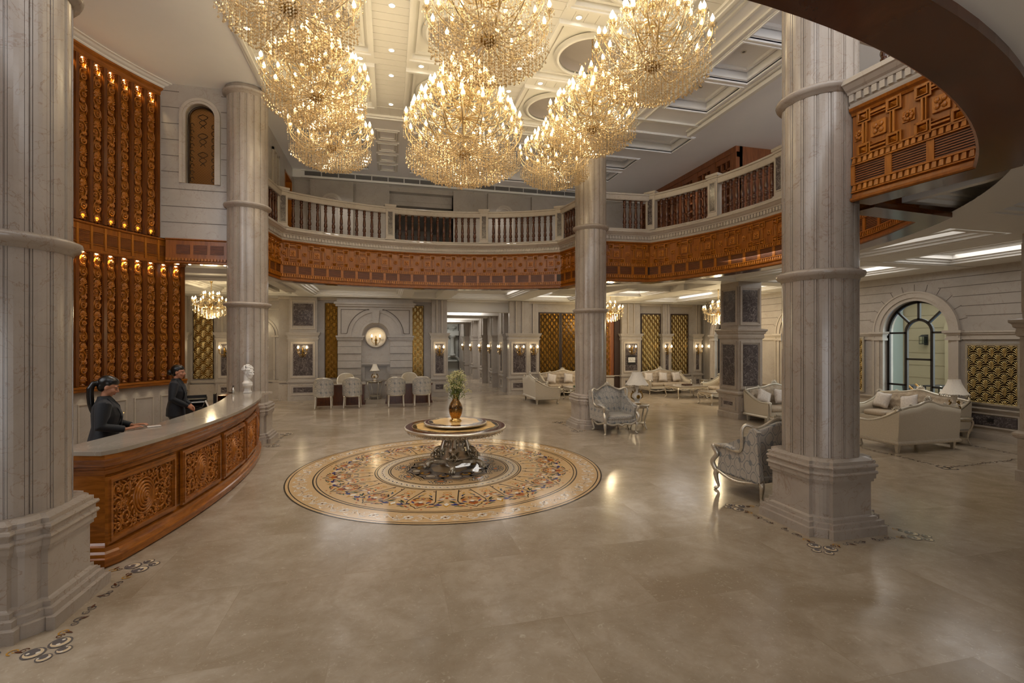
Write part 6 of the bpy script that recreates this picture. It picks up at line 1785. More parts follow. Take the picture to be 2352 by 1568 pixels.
def barrel_chair(label, loc, rz, front=False):
    """faces local +y when rz=0: curved back towards -y"""
    t = thing('barrel_chair', label, 'chair', loc, rz, 'silver barrel chairs at the desks')
    for x, y, dy in ((-.24, -.24, -.06), (.24, -.24, -.06), (-.25, .25, .02), (.25, .25, .02)):
        g = MB(); g.tube(spline([(x, y, .42), (x*1.02, y, .25), (x*1.05, y+dy, 0)], 5), [.03, .03, .029, .028, .027, .026, .025, .023, .022, .02, .018], 8); g.build('leg', M_SILV, t)
    g = MB(); g.lathe([(.0, .38), (.3, .38), (.31, .4), (.31, .44), (.3, .45), (0, .45)], 28); g.build('seat_rail', M_SILV, t)
    g = MB(); g.lathe([(0, .44), (.27, .44), (.28, .48), (.26, .53), (.2, .55), (0, .555)], 24); g.build('seat_cushion', M_CREAM, t)
    def shell(R):
        def f(u, v):
            a = PI*(1.0+1.0*u)+0; q = abs(2*u-1); top = .62+.4*math.sqrt(max(0, 1-q**2.2)); z = .43+(top-.43)*v
            return (R*math.cos(a)*(1+.04*v), R*math.sin(a)*(1+.04*v), z)
        return f
    o = MB(); o.surf(shell(.315), 24, 8); o.build('outer_back', M_DAM, t)
    o = MB(); o.surf(shell(.265), 24, 8); o.build('inner_back', M_CREAM, t)
    g = MB(); P = [Vector(shell(.29)(i/30, 1))+Vector((0, 0, .004)) for i in range(31)]
    g.tube([P[0]+Vector((0, .01, -.19))]+P+[P[-1]+Vector((0, .01, -.19))], .026, 8); g.build('silver_rim', M_SILV, t)
    return t
barrel_chair('silver barrel chair seen from behind, leftmost of four at the desks', (.95, 12.42, 0), .05)
barrel_chair('silver barrel chair seen from behind, second from the left at the desks', (1.87, 12.42, 0), -.03)
barrel_chair('silver barrel chair seen from behind, left chair of the right-hand desk', (3.32, 12.35, 0), .03)
barrel_chair('silver barrel chair seen from behind, nearest the vase of flowers', (4.2, 12.35, 0), -.02)
barrel_chair('silver barrel chair facing the camera behind the left desk', (1.5, 14.25, 0), PI)
barrel_chair('silver barrel chair facing the camera behind the right desk', (3.86, 14.25, 0), PI)
def writing_desk(label, loc):
    t = thing('writing_desk', label, 'desk', loc, 0, 'dark wooden writing desks')
    b = MB(); b.b2(-.86, .86, -.4, .4, .72, .76); b.build('desk_top', M_CTOP, t, bevel=.008)
    b = MB(); b.b2(-.8, .8, -.3, .34, .06, .72); b.b2(-.84, .84, -.34, .38, 0, .08); b.b2(-.84, .84, -.38, .38, .66, .72); b.build('carcass', M_BALU, t)
    b = MB(); M = wallM((0, -.3, 0), (1, 0, 0), (0, -1, 0))
    for x in (-.52, 0, .52): frame_panel(b, M, x-.23, x+.23, .14, .62, .03, .015)
    b.build('front_panels', M_BALU, t)
writing_desk('dark wooden writing desk between left pair of barrel chairs and wall', (1.42, 13.4, 0)); writing_desk('dark wooden writing desk behind the right pair of barrel chairs', (3.8, 13.4, 0))
# ------------------------------------------------------------------ inlaid marble medallion
IC = {}
def inl(name, c, r=.12, v=.06): IC[name] = plain('inlay_'+name, c, r, nz=v, nscale=14)
inl('cream', srgb(202, 168, 122)); inl('pale', srgb(212, 190, 156)); inl('black', srgb(44, 38, 32)); inl('blue', srgb(44, 52, 112)); inl('rust', srgb(160, 80, 34))
inl('orange', srgb(202, 122, 56)); inl('white', srgb(226, 216, 200)); inl('green', srgb(52, 84, 68)); inl('mustard', srgb(192, 142, 54)); inl('brown', srgb(92, 52, 34)); inl('grey', srgb(140, 128, 116)); inl('slate', srgb(100, 94, 92))
INK = list(IC); IM = [IC[k] for k in INK]; IX = {k: i for i, k in enumerate(INK)}
med = MB(); lay = [.003]
class Polar:
    """draws flat inlay; local x tangential, y radial, about angle a at radius r"""
    def __init__(s, mb, cx, cy, a, sc=1): s.mb, s.cx, s.cy, s.a, s.sc = mb, cx, cy, a, sc
    def w(s, x, y):
        ca, sa = math.cos(s.a), math.sin(s.a); x *= s.sc; y *= s.sc
        return (s.cx+y*ca-x*sa, s.cy+y*sa+x*ca)
    def poly(s, P, m, z): s.mb.flat([s.w(*p) for p in P], z, IX[m])
    def disc(s, x, y, r, m, z, n=10, ry=None): s.poly([(x+r*math.cos(2*PI*i/n), y+(ry or r)*math.sin(2*PI*i/n)) for i in range(n)], m, z)
    def leaf(s, x, y, ang, L, W, m, z):
        c, q = math.cos(ang), math.sin(ang); P = []; L *= 1.2; W *= 1.35
        for t_, o in ((0, 0), (.25, .7), (.5, 1), (.75, .7), (1, 0), (.75, -.5), (.5, -.7), (.25, -.5)):
            P.append((x+c*L*t_-q*W*o/2, y+q*L*t_+c*W*o/2))
        s.poly(P, m, z)
    def line(s, P, w, m, z, closed=False): s.mb.ribbon([s.w(*p) for p in P], w, z, IX[m], closed)
    def curl(s, x, y, a0, r, d, w, m, z, turns=1.3, k=14):
        P = [(x+r*(1-i/(k*1.15))*math.cos(a0+d*turns*2*PI*i/k), y+r*(1-i/(k*1.15))*math.sin(a0+d*turns*2*PI*i/k)) for i in range(k)]
        s.line(P, [w*(1-.5*i/k) for i in range(k)], m, z)
def annulus(mb, cx, cy, r0, r1, m, z, n=128):
    P0 = [(cx+r0*math.cos(2*PI*i/n), cy+r0*math.sin(2*PI*i/n), z) for i in range(n)]; P1 = [(cx+r1*math.cos(2*PI*i/n), cy+r1*math.sin(2*PI*i/n), z) for i in range(n)]
    mb.add(P0+P1, [(i, n+i, n+(i+1) % n, (i+1) % n) for i in range(n)], IX[m])
MX, MY = 4.12, 3.66
Z0, Z1, Z2, Z3 = .0030, .0036, .0042, .0048
annulus(med, MX, MY, .0, 2.66, 'cream', Z0) if False else med.flat([(MX+2.66*math.cos(2*PI*i/128), MY+2.66*math.sin(2*PI*i/128)) for i in range(128)], Z0, IX['cream'])
annulus(med, MX, MY, 1.04, 1.235, 'pale', Z1)
med.flat([(MX+1.0*math.cos(2*PI*i/96), MY+1.0*math.sin(2*PI*i/96)) for i in range(96)], Z1, IX['cream'])
for r, w in ((2.652, .02), (2.595, .016), (2.24, .022), (2.19, .016), (1.27, .02), (1.232, .016), (1.045, .016), (1.01, .018)): annulus(med, MX, MY, r-w/2, r+w/2, 'black', Z2)
rnd = random.Random(2)
for i in range(16):                                          # lobed panels and flower sprays
    A = -PI/2-math.radians(14.3)+math.radians(-5)+i*PI/8
    p = Polar(med, MX, MY, A)
    out = [(.085, 1.3), (.16, 1.62), (.2, 1.8), (.195, 1.87), (.15, 1.9), (.115, 1.94), (.1, 1.99), (.04, 2.04), (0, 2.1)]
    L = out+[(-x, y) for x, y in out[::-1][1:]]
    p.line([(-.085, 1.3)]+L[::-1][1:-1]+[(.085, 1.3)], .017, 'black', Z2); 
    for s in (-1, 1):
        p.poly([(0, 1.86), (s*.07, 1.89), (s*.065, 1.94), (s*.025, 1.99), (0, 2.03)], 'rust', Z2); p.poly([(0, 1.85), (s*.06, 1.87), (s*.02, 1.89), (0, 1.92)], 'brown', Z3); p.leaf(s*.03, 1.96, PI/2+s*.3, .05, .02, 'mustard', Z3)
        p.curl(s*.035, 1.68, PI/2, .075, -s, .018, 'mustard', Z2); p.curl(s*.05, 1.7, PI*.9 if s < 0 else .3, .07, s, .014, 'rust', Z3)
        p.leaf(s*.06, 1.63, PI/2+s*-.7, .12, .03, 'black', Z3); p.leaf(s*.1, 1.74, PI/2-s*.4, .11, .032, 'orange', Z2); p.leaf(s*.14, 1.8, PI/2+s*.6, .09, .03, 'blue', Z3); p.leaf(s*.15, 1.72, PI/2+s*.9, .07, .025, 'rust', Z2)
        p.leaf(s*.06, 1.8, -s*.2 if s > 0 else PI+.2, .08, .03, 'orange', Z3); p.leaf(s*.03, 1.52, PI/2-s*.9, .07, .025, 'green', Z2); p.leaf(s*.02, 1.42, PI/2-s*.5, .09, .022, 'mustard', Z2); p.leaf(s*.08, 1.55, PI/2-s*.2, .06, .025, 'blue', Z3); p.leaf(s*.05, 1.34, PI/2-s*.9, .05, .02, 'brown', Z2)
        p.leaf(s*.03, 2.0, PI/2+s*.8, .06, .02, 'white', Z3)
    p.disc(0, 1.84, .03, 'white', Z3+.0006); p.disc(0, 1.69, .035, 'slate', Z3); p.disc(0, 1.69, .018, 'orange', Z3+.0006)
    q = Polar(med, MX, MY, A+PI/16)                          # spray between panels
    for s in (-1, 1):
        q.curl(s*.025, 1.4, PI/2, .04, -s, .012, 'mustard', Z2); q.curl(s*.03, 1.5, -PI/2, .04, s, .01, 'rust', Z2); q.leaf(s*.03, 1.55, PI/2-s*.6, .08, .03, 'green', Z2); q.leaf(s*.03, 1.6, PI/2-s*1.1, .08, .026, 'orange', Z3)
        q.leaf(s*.02, 1.67, PI/2-s*.9, .08, .03, 'white', Z3); q.leaf(s*.05, 1.72, PI/2-s*1.2, .08, .025, 'blue', Z2); q.leaf(s*.03, 1.78, PI/2-s*.9, .1, .03, 'black', Z2); q.leaf(s*.02, 1.84, PI/2-s*1.3, .12, .025, 'green', Z3)
        q.leaf(s*.05, 1.95, (0 if s > 0 else PI)+s*.05, .1, .05, 'blue', Z3); q.leaf(s*.13, 1.96, (0 if s > 0 else PI)+s*.4, .1, .022, 'orange', Z2); q.leaf(s*.13, 1.94, (0 if s > 0 else PI)-s*.3, .1, .022, 'black', Z2)
        q.leaf(s*.2, 1.98, (0 if s > 0 else PI)+s*.7, .07, .03, 'rust', Z3); q.leaf(s*.22, 1.93, (0 if s > 0 else PI)-s*.1, .09, .03, 'mustard', Z3); q.leaf(s*.15, 2.02, (0 if s > 0 else PI)+s*.2, .07, .025, 'green', Z2); q.leaf(s*.24, 2.03, (0 if s > 0 else PI), .05, .02, 'blue', Z2)
        q.disc(s*.33, 2.1, .016, 'rust', Z2, 6); q.leaf(s*.09, 1.88, (0 if s > 0 else PI)+s*.8, .1, .024, 'blue', Z2); q.leaf(s*.1, 2.03, (0 if s > 0 else PI)-s*.5, .08, .022, 'green', Z2); q.leaf(s*.17, 1.89, (0 if s > 0 else PI)+s*.5, .07, .02, 'blue', Z3); q.leaf(s*.06, 1.8, (0 if s > 0 else PI)+s*.3, .08, .022, 'mustard', Z2); q.leaf(s*.05, 1.62, (0 if s > 0 else PI)+s*.6, .06, .022, 'blue', Z2)
    q.disc(0, 1.5, .024, 'orange', Z3); q.poly([(0, 1.62), (.03, 1.66), (0, 1.7), (-.03, 1.66)], 'rust', Z3)
    q.poly([(0, 1.87), (.055, 1.95), (0, 2.05), (-.055, 1.95)], 'mustard', Z3); q.poly([(0, 1.87), (.04, 1.94), (0, 2.0), (-.04, 1.94)], 'white', Z3+.0006)
    for h in range(2):                                       # white vine border
        v = Polar(med, MX, MY, A+h*PI/16)
        P = [((-.24+.48*k/12), 2.42+.07*math.sin(k*PI/6)) for k in range(13)]; v.line(P, .012, 'white', Z2)
        for k in range(7):
            v.disc(.05*math.cos(k*.9), 2.42+.05*math.sin(k*.9), .022, 'white', Z2, 7); 
        v.disc(0, 2.42, .016, 'brown', Z3, 7)
        for s in (-1, 1):
            v.curl(s*.14, 2.47, -PI/2, .055, s, .011, 'white', Z2); v.curl(s*.13, 2.36, PI/2, .05, -s, .01, 'white', Z2); v.leaf(s*.06, 2.5, s*.3 if s > 0 else PI-.3, .1, .02, 'white', Z2); v.disc(s*.2, 2.43, .011, 'brown', Z3, 6)
    for h in range(4):
        v = Polar(med, MX, MY, A+h*PI/32)
        v.disc(0, 1.14, .03, 'white', Z2, 7); v.disc(0, 1.14, .011, 'brown', Z3, 6); v.leaf(.05, 1.11, .5, .08, .02, 'white', Z2); v.leaf(-.05, 1.17, PI+.4, .08, .02, 'white', Z2); v.disc(.06, 1.16, .008, 'rust', Z3, 5)
for i in range(8):                                           # inner star
    A = i*PI/4+.1
    p = Polar(med, MX, MY, A)
    for e, c in ((0, 'black'), (.035, 'black'), (.08, 'slate')):
        p.line([(-.34+e*.5, .66-e), (-.24+e*.4, .74-e), (-.1, .76-e), (0, .86-e*1.3), (.1, .76-e), (.24-e*.4, .74-e), (.34-e*.5, .66-e)], .013 if c == 'black' else .022, c, Z2)
    p.poly([(-.28, .6), (0, .76), (.28, .6), (.14, .3), (-.14, .3)], 'grey', Z2); p.disc(0, .58, .1, 'black', Z2+.0003, 14, .08); p.disc(0, .58, .085, 'pale', Z3, 14, .065); p.disc(0, .56, .05, 'white', Z3+.0005, 12)
    q = Polar(med, MX, MY, A+PI/8)
    for k in range(7):
        a = PI*(.05+.9*k/6); q.disc(.13*math.cos(a)*1.3, .82+.12*math.sin(a), .034, 'black', Z2, 9); q.disc(.13*math.cos(a)*1.3, .82+.12*math.sin(a), .022, 'pale', Z3, 9)
    q.disc(0, .82, .11, 'black', Z2+.0003, 14, .075); q.disc(0, .82, .095, 'grey', Z3, 14, .06); q.disc(0, .82, .06, 'orange', Z3+.0006, 10, .035)
    q.disc(0, .5, .12, 'brown', Z2+.0003, 14, .1); q.disc(0, .5, .09, 'mustard', Z3, 12, .07); q.disc(0, .48, .05, 'slate', Z3+.0006, 10)
o = med.build('floor_medallion', IM, fix=False); tag(o, 'round inlaid floor medallion of flowers under the central table', 'floor inlay', kind='thing')

def column_inlay(label, cx, cy, h, corners=(0, 1, 2, 3), sc=1.0):
    b = MB()
    for k in range(4):
        a = k*PI/2; X = lambda x, y: (cx+x*math.cos(a)-y*math.sin(a), cy+x*math.sin(a)+y*math.cos(a))
        class Loc(Polar):
            def w(s, x, y): return X(x, y)
        p = Loc(b, 0, 0, 0)
        q = h/.65
        for s in (-1, 1):                                    # corner lobes (around the +x +y corner)
            ca, sa = math.cos(PI/4), math.sin(PI/4)
            def R(u, v): return (h+u*ca-v*sa, h+u*sa+v*ca)
            for (u, v, r) in ((-.0, s*.075, .072), (.13, s*.055, .05)):
                c = R(u, v); p.disc(c[0], c[1], r*sc, 'slate', Z1, 16); p.disc(c[0], c[1], r*.82*sc, 'pale', Z2, 14)
                p.disc(c[0]-.012, c[1]-.012, r*.62*sc, 'slate', Z3, 12)
                c2 = R(u+.02, v-s*.02); p.disc(c2[0], c2[1], r*.2, 'white', Z3+.0006, 8); c2 = R(u-.02, v+s*.025); p.disc(c2[0], c2[1], r*.16, 'white', Z3+.0006, 8)
            for j in range(3):                               # thin scrolls from the corner along the sides
                d = .2+.17*j*q
                x, y = (h, h-d) if s < 0 else (h-d, h)
                p.curl(x+.0, y+.0, j*2.1, .042, 1 if j % 2 else -1, .011, 'mustard' if j == 0 else 'slate', Z2)
                p.curl(x+(0 if s < 0 else .06), y+(.06 if s < 0 else 0), j*1.1+2, .03, -1 if j % 2 else 1, .009, 'slate' if j else 'brown', Z2)
                p.leaf(x, y, j+1.2, .06, .018, 'brown', Z3)
    o = b.build('floor_inlay', IM, fix=False); tag(o, label, 'floor inlay', 'scrolled inlay borders round the columns', 'thing')
column_inlay('grey scroll inlay in the floor round the foreground left column', 0, 0, .65)
column_inlay('grey scroll inlay in the floor round the near right column', CX, 0, .65)
column_inlay('grey scroll inlay in the floor round the column behind the desk end', 0, CY, .65)
column_inlay('grey scroll inlay in the floor round the rear right column', CX, CY, .65)
b = MB()
class LocW(Polar):
    def w(s, x, y): return (x, y)
p = LocW(b, 0, 0, 0); xa, xb, ya, yb = 12.72, 15.2, 1.5, 2.36
for (x0, y0), (x1, y1) in (((xa, ya), (xb, ya+.15)), ((xa, ya), (xa+.1, 4.6)), ((xb, ya+.15), (xb+.2, 4.6))):
    L = math.hypot(x1-x0, y1-y0); n = int(L/.12)
    for i in range(n):
        x, y = x0+(x1-x0)*i/n, y0+(y1-y0)*i/n; p.curl(x, y, i*1.7, .04, 1 if i % 2 else -1, .012, 'slate', Z2); p.leaf(x, y, i*.9, .07, .02, 'brown', Z2)
for x, y in ((xa, ya), (xb, ya+.15)):
    for i in range(4): a = i*PI/2+.4; p.disc(x+.09*math.cos(a), y+.09*math.sin(a), .07, 'slate', Z2, 12); p.disc(x+.09*math.cos(a), y+.09*math.sin(a), .04, 'pale', Z3, 10)
o = b.build('floor_inlay', IM, fix=False); tag(o, 'rectangular scroll inlay in the floor before the cream sofa back', 'floor inlay', kind='thing')

# ------------------------------------------------------------------ centre table, turntable, vase, flowers
TX, TY = 4.25, 3.78
M_MAHO = plain('red_mahogany_lacquer', srgb(74, 24, 12), .1, nz=.25, nscale=12)
def sunburst():
    M = Mat('maple_sunburst', srgb(228, 186, 118), .1); v = M.co(); sp = M.n('ShaderNodeSeparateXYZ'); M.L(v, sp.inputs[0])
    at = M.math('ARCTAN2', sp.outputs[1], sp.outputs[0]); w = M.math('FRACT', M.math('MULTIPLY', at, 16/(2*PI)))
    n = M.noise(v, 6, 4, .6, .5); f = M.math('MULTIPLY', M.math('ADD', w, n), .5)
    M.color(M.mix(f, srgb(238, 202, 138), srgb(208, 160, 92))); return M.m
M_MAPLE = sunburst(); M_INKB = plain('black_marquetry', srgb(34, 24, 18), .12); M_IVORY = plain('ivory_marquetry', srgb(214, 196, 160), .14)
def marquetry(t, r, z, band):
    b = MB(); b.lathe([(0, z-.002), (r-.012, z-.002), (r-.012, z)], 64); b.flat([((r-.012)*math.cos(2*PI*i/64), (r-.012)*math.sin(2*PI*i/64)) for i in range(64)], z); b.build('mahogany_border', M_MAHO, t)
    n = 128; q = r-band
    b = MB(); b.flat([(q*math.cos(2*PI*i/n), q*math.sin(2*PI*i/n)) for i in range(n)], z+.0012); b.build('black_band', M_INKB, t)
    b = MB(); b.flat([((q-.055-.03*abs(math.cos(i*2*PI/n*4))**3)*math.cos(2*PI*i/n), (q-.055-.03*abs(math.cos(i*2*PI/n*4))**3)*math.sin(2*PI*i/n)) for i in range(n)], z+.0024); b.build('maple_field', M_MAPLE, t)
    b = MB()
    b.ribbon([(q*math.cos(2*PI*i/n), q*math.sin(2*PI*i/n)) for i in range(n)], .006, z+.002, closed=True)
    for i in range(4):
        for s in (-1, 1):
            for k in range(7):
                a = i*PI/2+PI/4+s*(.05+.07*k); rr = q-.03+.012*math.sin(k*2); c = (rr*math.cos(a), rr*math.sin(a))
                b.ribbon([(c[0]+.022*(1-j/11)*math.cos(j*.7+a+s), c[1]+.022*(1-j/11)*math.sin(j*.7+a+s)) for j in range(9)], [.012*(1-j/12) for j in range(9)], z+.0034)
    b.build('scroll_marquetry', M_IVORY, t)
t = thing('centre_table', 'round silver pedestal table with marquetry top in the hall centre', 'table', (TX, TY, 0))
H = .74; R = .9
marquetry(t, R, H, .13)
b = MB(); b.lathe([(R-.02, H-.0), (R, H-.004), (R+.012, H-.016), (R+.012, H-.03), (R-.005, H-.042), (R-.02, H-.05)], 64); b.build('silver_edge', M_SILV, t)
b = MB(); b.lathe([(R-.02, H-.045), (R-.05, H-.06), (R-.08, H-.1), (R-.12, H-.115), (.3, H-.125), (.2, H-.13)], 64)
for i in range(64):
    a = 2*PI*i/64; rr = R-.062; z = H-.085
    b.tube([((rr+.012)*math.cos(a+.03*math.cos(k)), (rr+.012)*math.sin(a+.03*math.cos(k)), z+.018*math.sin(k)) for k in [j*.8 for j in range(7)]], .006, 5)
b.build('carved_apron', M_SILV, t)
b = MB(); b.lathe([(.17, .62), (.175, .56), (.165, .5), (.155, .42), (.17, .36), (.2, .33), (.2, .3), (.23, .28), (.24, .25), (.27, .22), (.3, .2), (.3, .17), (0, .17)], 32)
for i in range(24):
    a = 2*PI*i/24; b.tube([(.172*math.cos(a), .172*math.sin(a), .6), (.17*math.cos(a), .17*math.sin(a), .46)], .013, 6)
for i in range(16):
    a = 2*PI*i/16; b.tube([(.16*math.cos(a), .16*math.sin(a), .47), (.185*math.cos(a), .185*math.sin(a), .43), (.17*math.cos(a), .17*math.sin(a), .35)], [.012, .026, .012], 6)
b.build('fluted_pedestal', M_SILV, t)
for i in range(5):
    a = -PI/2-math.radians(14)+2*PI*i/5; c, s = math.cos(a), math.sin(a); X = lambda r, w, z: (c*r-s*w, s*r+c*w, z)
    g = MB(); g.tube([X(r, 0, z) for r, z in ((.19, .61), (.205, .5), (.23, .42), (.25, .34), (.26, .28))], [.028, .03, .034, .04, .04], 8); g.build('pillar_strut', M_SILV, t)
    g = MB()
    P = spline([X(.2, 0, .2), X(.32, 0, .24), X(.36, 0, .33), X(.28, 0, .36), X(.3, 0, .28)], 6); g.tube(P, [.05-.0012*k for k in range(len(P))], 8)
    P = spline([X(.2, 0, .15), X(.34, 0, .13), X(.44, 0, .12), X(.5, 0, .075), X(.5, 0, .02)], 6); g.tube(P, [.055, .055, .05, .05, .048, .046, .045, .045, .045, .045, .045, .045, .045, .048, .05, .052, .054, .055, .056, .057, .057, .056, .055, .05, .045], 10)
    for w in (-.04, 0, .04): g.tube([X(.52, w, .055), X(.56, w, .04), X(.56, w, .012)], [.02, .02, .016], 7)
    for k in range(4):
        for w in (-1, 1): g.tube([X(.24+.05*k, w*.03, .24+.02*k), X(.27+.05*k, w*.08, .3-.02*k), X(.3+.05*k, w*.05, .2)], [.01, .022, .008], 6)
    g.ball(X(.37, 0, .3), (.045, .045, .05), 8, 6)
    for k in range(6): a2 = k*PI/3; g.ball(X(.4+.03*math.cos(a2), .035*math.sin(a2), .2+.03*math.cos(a2)), .018, 6, 4)
    g.build('carved_paw_foot', M_SILVD, t)
b = MB(); P = []
for i in range(80):
    a = -PI/2-math.radians(14)+2*PI*i/80; k = math.cos(5*(a+PI/2+math.radians(14))); P.append(((.34+.09*k)*math.cos(a), (.34+.09*k)*math.sin(a)))
b.prism(P, .1, .16); b.build('star_plinth', M_SILVD, t, bevel=.01)
t = thing('turntable', 'smaller round marquetry turntable raised on the centre table', 'turntable', (TX, TY, H+.004))
b = MB(); b.lathe([(0, 0), (.3, 0), (.3, .03), (.5, .032), (.555, .036), (.565, .05), (.555, .064), (.54, .068)], 64); b.build('silver_tray', M_SILV, t); marquetry(t, .555, .068, .07)
zt = H+.004+.072
t = thing('brass_vase', 'dark engraved brass vase holding flowers on the turntable', 'vase', (TX, TY, zt))
def engraved():
    M = Mat('engraved_brass', srgb(120, 84, 36), .25, .9); v = M.co(); n1 = M.n('ShaderNodeTexVoronoi'); n1.inputs['Scale'].default_value = 70; M.L(v, n1.inputs['Vector'])
    f = M.ramp(n1.outputs['Distance'], [(.25, 0), (.45, 1)]); sp = M.n('ShaderNodeSeparateXYZ'); M.L(v, sp.inputs[0])
    g = M.ramp(sp.outputs[2], [(.16, .35), (.24, 1), (.34, .75)]); f2 = M.math('MULTIPLY', f, g)
    M.color(M.mix(f2, srgb(190, 138, 62), srgb(30, 22, 14))); M.L(M.ramp(f2, [(0, 1), (1, .2)]), M.b.inputs['Metallic']); M.bump(f, .2, .003); return M.m
b = MB(); b.lathe([(0, 0), (.105, 0), (.11, .012), (.1, .022), (.085, .03), (.08, .045), (.075, .055)], 28); b.lathe([(.045, .4), (.048, .42), (.05, .46), (.062, .5), (.058, .5), (.045, .46), (.04, .4)], 28); b.build('brass_foot_and_neck', M_BRASS, t)
b = MB(); b.lathe([(.075, .05), (.09, .08), (.11, .13), (.122, .18), (.125, .225), (.118, .27), (.098, .32), (.072, .36), (.054, .39), (.047, .41)], 32); b.build('engraved_belly', engraved(), t)
M_LEAF = plain('fresh_green_leaf', srgb(112, 122, 52), .55, nz=.35, nscale=25); M_BLOOM = plain('pale_yellow_bloom', srgb(206, 198, 140), .6, nz=.2, nscale=30); M_STEM = plain('green_stem', srgb(84, 98, 44), .55)
t = thing('flower_bunch', 'loose bunch of green and pale yellow flowers in the brass vase', 'flowers', (TX, TY, zt+.42))
st = MB(); lf = MB(); bl = MB(); rnd = random.Random(9)
for i in range(46):
    a = rnd.random()*2*PI; sp_ = .02+.2*rnd.random()**.8; h = .2+.22*rnd.random()+(0.06 if sp_ < .1 else 0)
    if i % 9 == 0: sp_ += .06; h *= .6
    p1 = Vector((sp_*math.cos(a), sp_*math.sin(a), h)); p0 = Vector((.025*math.cos(a), .025*math.sin(a), -.1)); pm = (p0+p1)/2+Vector((0, 0, .05))
    st.tube(spline([p0, pm, p1], 4), .0028, 4)
    for k in range(16):
        f = .3+.7*rnd.random(); c = p0.lerp(p1, f)+Vector((rnd.gauss(0, .016), rnd.gauss(0, .016), .02+rnd.gauss(0, .014))); d = Vector((rnd.gauss(0, 1), rnd.gauss(0, 1), .6)).normalized(); s = d.orthogonal().normalized(); L = .03+.02*rnd.random(); w = .008
        tgt = lf if f < .8 or i % 3 else bl
        tgt.add([c, c+d*L*.5+s*w, c+d*L, c+d*L*.5-s*w], [(0, 1, 2, 3)], 0, True)
    for k in range(16):
        c = p1+Vector((rnd.gauss(0, .022), rnd.gauss(0, .022), rnd.gauss(0, .02))); bl.ball(c, .0055+.004*rnd.random(), 5, 4)
st.build('stems', M_STEM, t); lf.build('leaves', M_LEAF, t, kind='stuff'); bl.build('blossoms', M_BLOOM, t, kind='stuff')

# ------------------------------------------------------------------ courtyard beyond the windows
M_OUT = plain('courtyard_limestone', srgb(170, 152, 122), .7, nz=.06, nscale=2); M_OUTG = plain('courtyard_render', srgb(146, 156, 150), .7); M_PAVE = plain('courtyard_paving', srgb(150, 138, 120), .6, nz=.08, nscale=2); M_POOL = plain('pool_water', srgb(70, 130, 180), .05); M_WICK = plain('dark_wicker', srgb(52, 46, 42), .6, nz=.3, nscale=90)
mb = MB(); mb.b2(17.9, 40, -4, 30, -.3, -.02); struct(mb, 'ground_courtyard', M_PAVE)
mb = MB(); mb.b2(24, 24.4, 5.0, 20, -.1, 7.5)
for i in range(14): mb.b2(23.985, 24, 5, 20, .3+i*.5, .315+i*.5)
for s in (-1, 1): mb.b2(23.8, 24.02, 8.0+s*.85-.12, 8.0+s*.85+.12, -.1, 2.6)
for i in range(16):
    a0, a1 = PI*i/16, PI*(i+1)/16; q = [(8-r*math.cos(a), 2.6+r*math.sin(a)) for r, a in ((.75, a0), (.75, a1), (1.05, a1), (1.05, a0))]; P = [(23.85, y, z) for y, z in q]+[(24.02, y, z) for y, z in q]; mb.add(P, [(3,2,1,0),(0,1,5,4),(1,2,6,5),(2,3,7,6),(3,0,4,7)])
mb.b2(23.5, 24.4, 5, 20, 4.2, 4.7)
struct(mb, 'wall_courtyard', M_OUT)
mb = MB(); mb.b2(23.9, 23.97, 7.3, 8.7, 0, 2.4); o = struct(mb, 'door_1', M_GAPW)
mb = MB(); mb.b2(18.4, 23.9, 10.6, 10.9, -.1, 6); struct(mb, 'wall_courtyard_side', M_OUTG)
t = thing('wall_lantern', 'black lantern on the stone wall outside the arched window', 'lantern', (23.98, 9.75, 2.3)); t.scale = (.65, .65, .65)
b = MB(); b.b2(-.05, 0, -.1, .1, -.3, .35); b.b2(-.3, 0, -.02, .02, .3, .34); b.frustum((-.25, 0, .22), (.34, .34), (.1, .1), .12); b.b2(-.4, -.1, -.15, .15, -.24, -.2)
for x in (-.39, -.11):
    for y in (-.14, .14): b.b2(x-.01, x+.01, y-.01, y+.01, -.2, .22)
b.build('lantern_frame', M_BLACK, t); b = MB(); b.b2(-.37, -.13, -.12, .12, -.2, .22); b.build('lantern_glass', M_GLASS, t)
for k, (x, y, lab) in enumerate(((20.6, 7.7, 'dark wicker chair outside the arched window, left one'), (20.8, 6.6, 'dark wicker chair outside the arched window, right one'))):
    t = thing('wicker_chair', lab, 'chair', (x, y, 0), .4+k, 'wicker chairs in the courtyard')
    b = MB(); b.b2(-.3, .3, -.3, .3, .1, .42); b.lathe([(.3, .1), (.36, .5), (.38, .75), (.35, .75), (.3, .45)], 16, (0, 0, 0), a0=0, a1=PI); b.build('woven_shell', M_WICK, t)
    b = MB(); b.b2(-.27, .27, -.28, .2, .42, .5); b.build('seat_cushion', M_PILLOW, t)
t = thing('garden_table', 'dark outdoor table between the wicker chairs', 'table', (21.4, 7.3, 0)); b = MB(); b.b2(-.4, .4, -.5, .5, .7, .74); b.build('table_top', M_WICK, t)
for x in (-.35, .35):
    for y in (-.45, .45): b = MB(); b.b2(x-.03, x+.03, y-.03, y+.03, 0, .7); b.build('leg', M_WICK, t)
for k, y in enumerate((6.0, 5.2)):
    m = MB(); m.tube(spline([(19.2, y, 0), (19.2, y, .75), (19.3, y, .85), (20.2, y, .35), (20.4, y, -.05)], 5), .022, 8); o = m.build('pool_handrail', M_PEWT); tag(o, 'bent steel pool handrail outside the window, '+('left one' if k == 0 else 'right one'), 'handrail', 'pool handrails')
mb = MB(); mb.b2(19.4, 22, 3, 6.4, -.03, -.005); struct(mb, 'water_pool', M_POOL)
t = thing('sun_lounger', 'rattan sun lounger with white cushion outside the window', 'lounger', (18.7, 5.3, 0), .3)
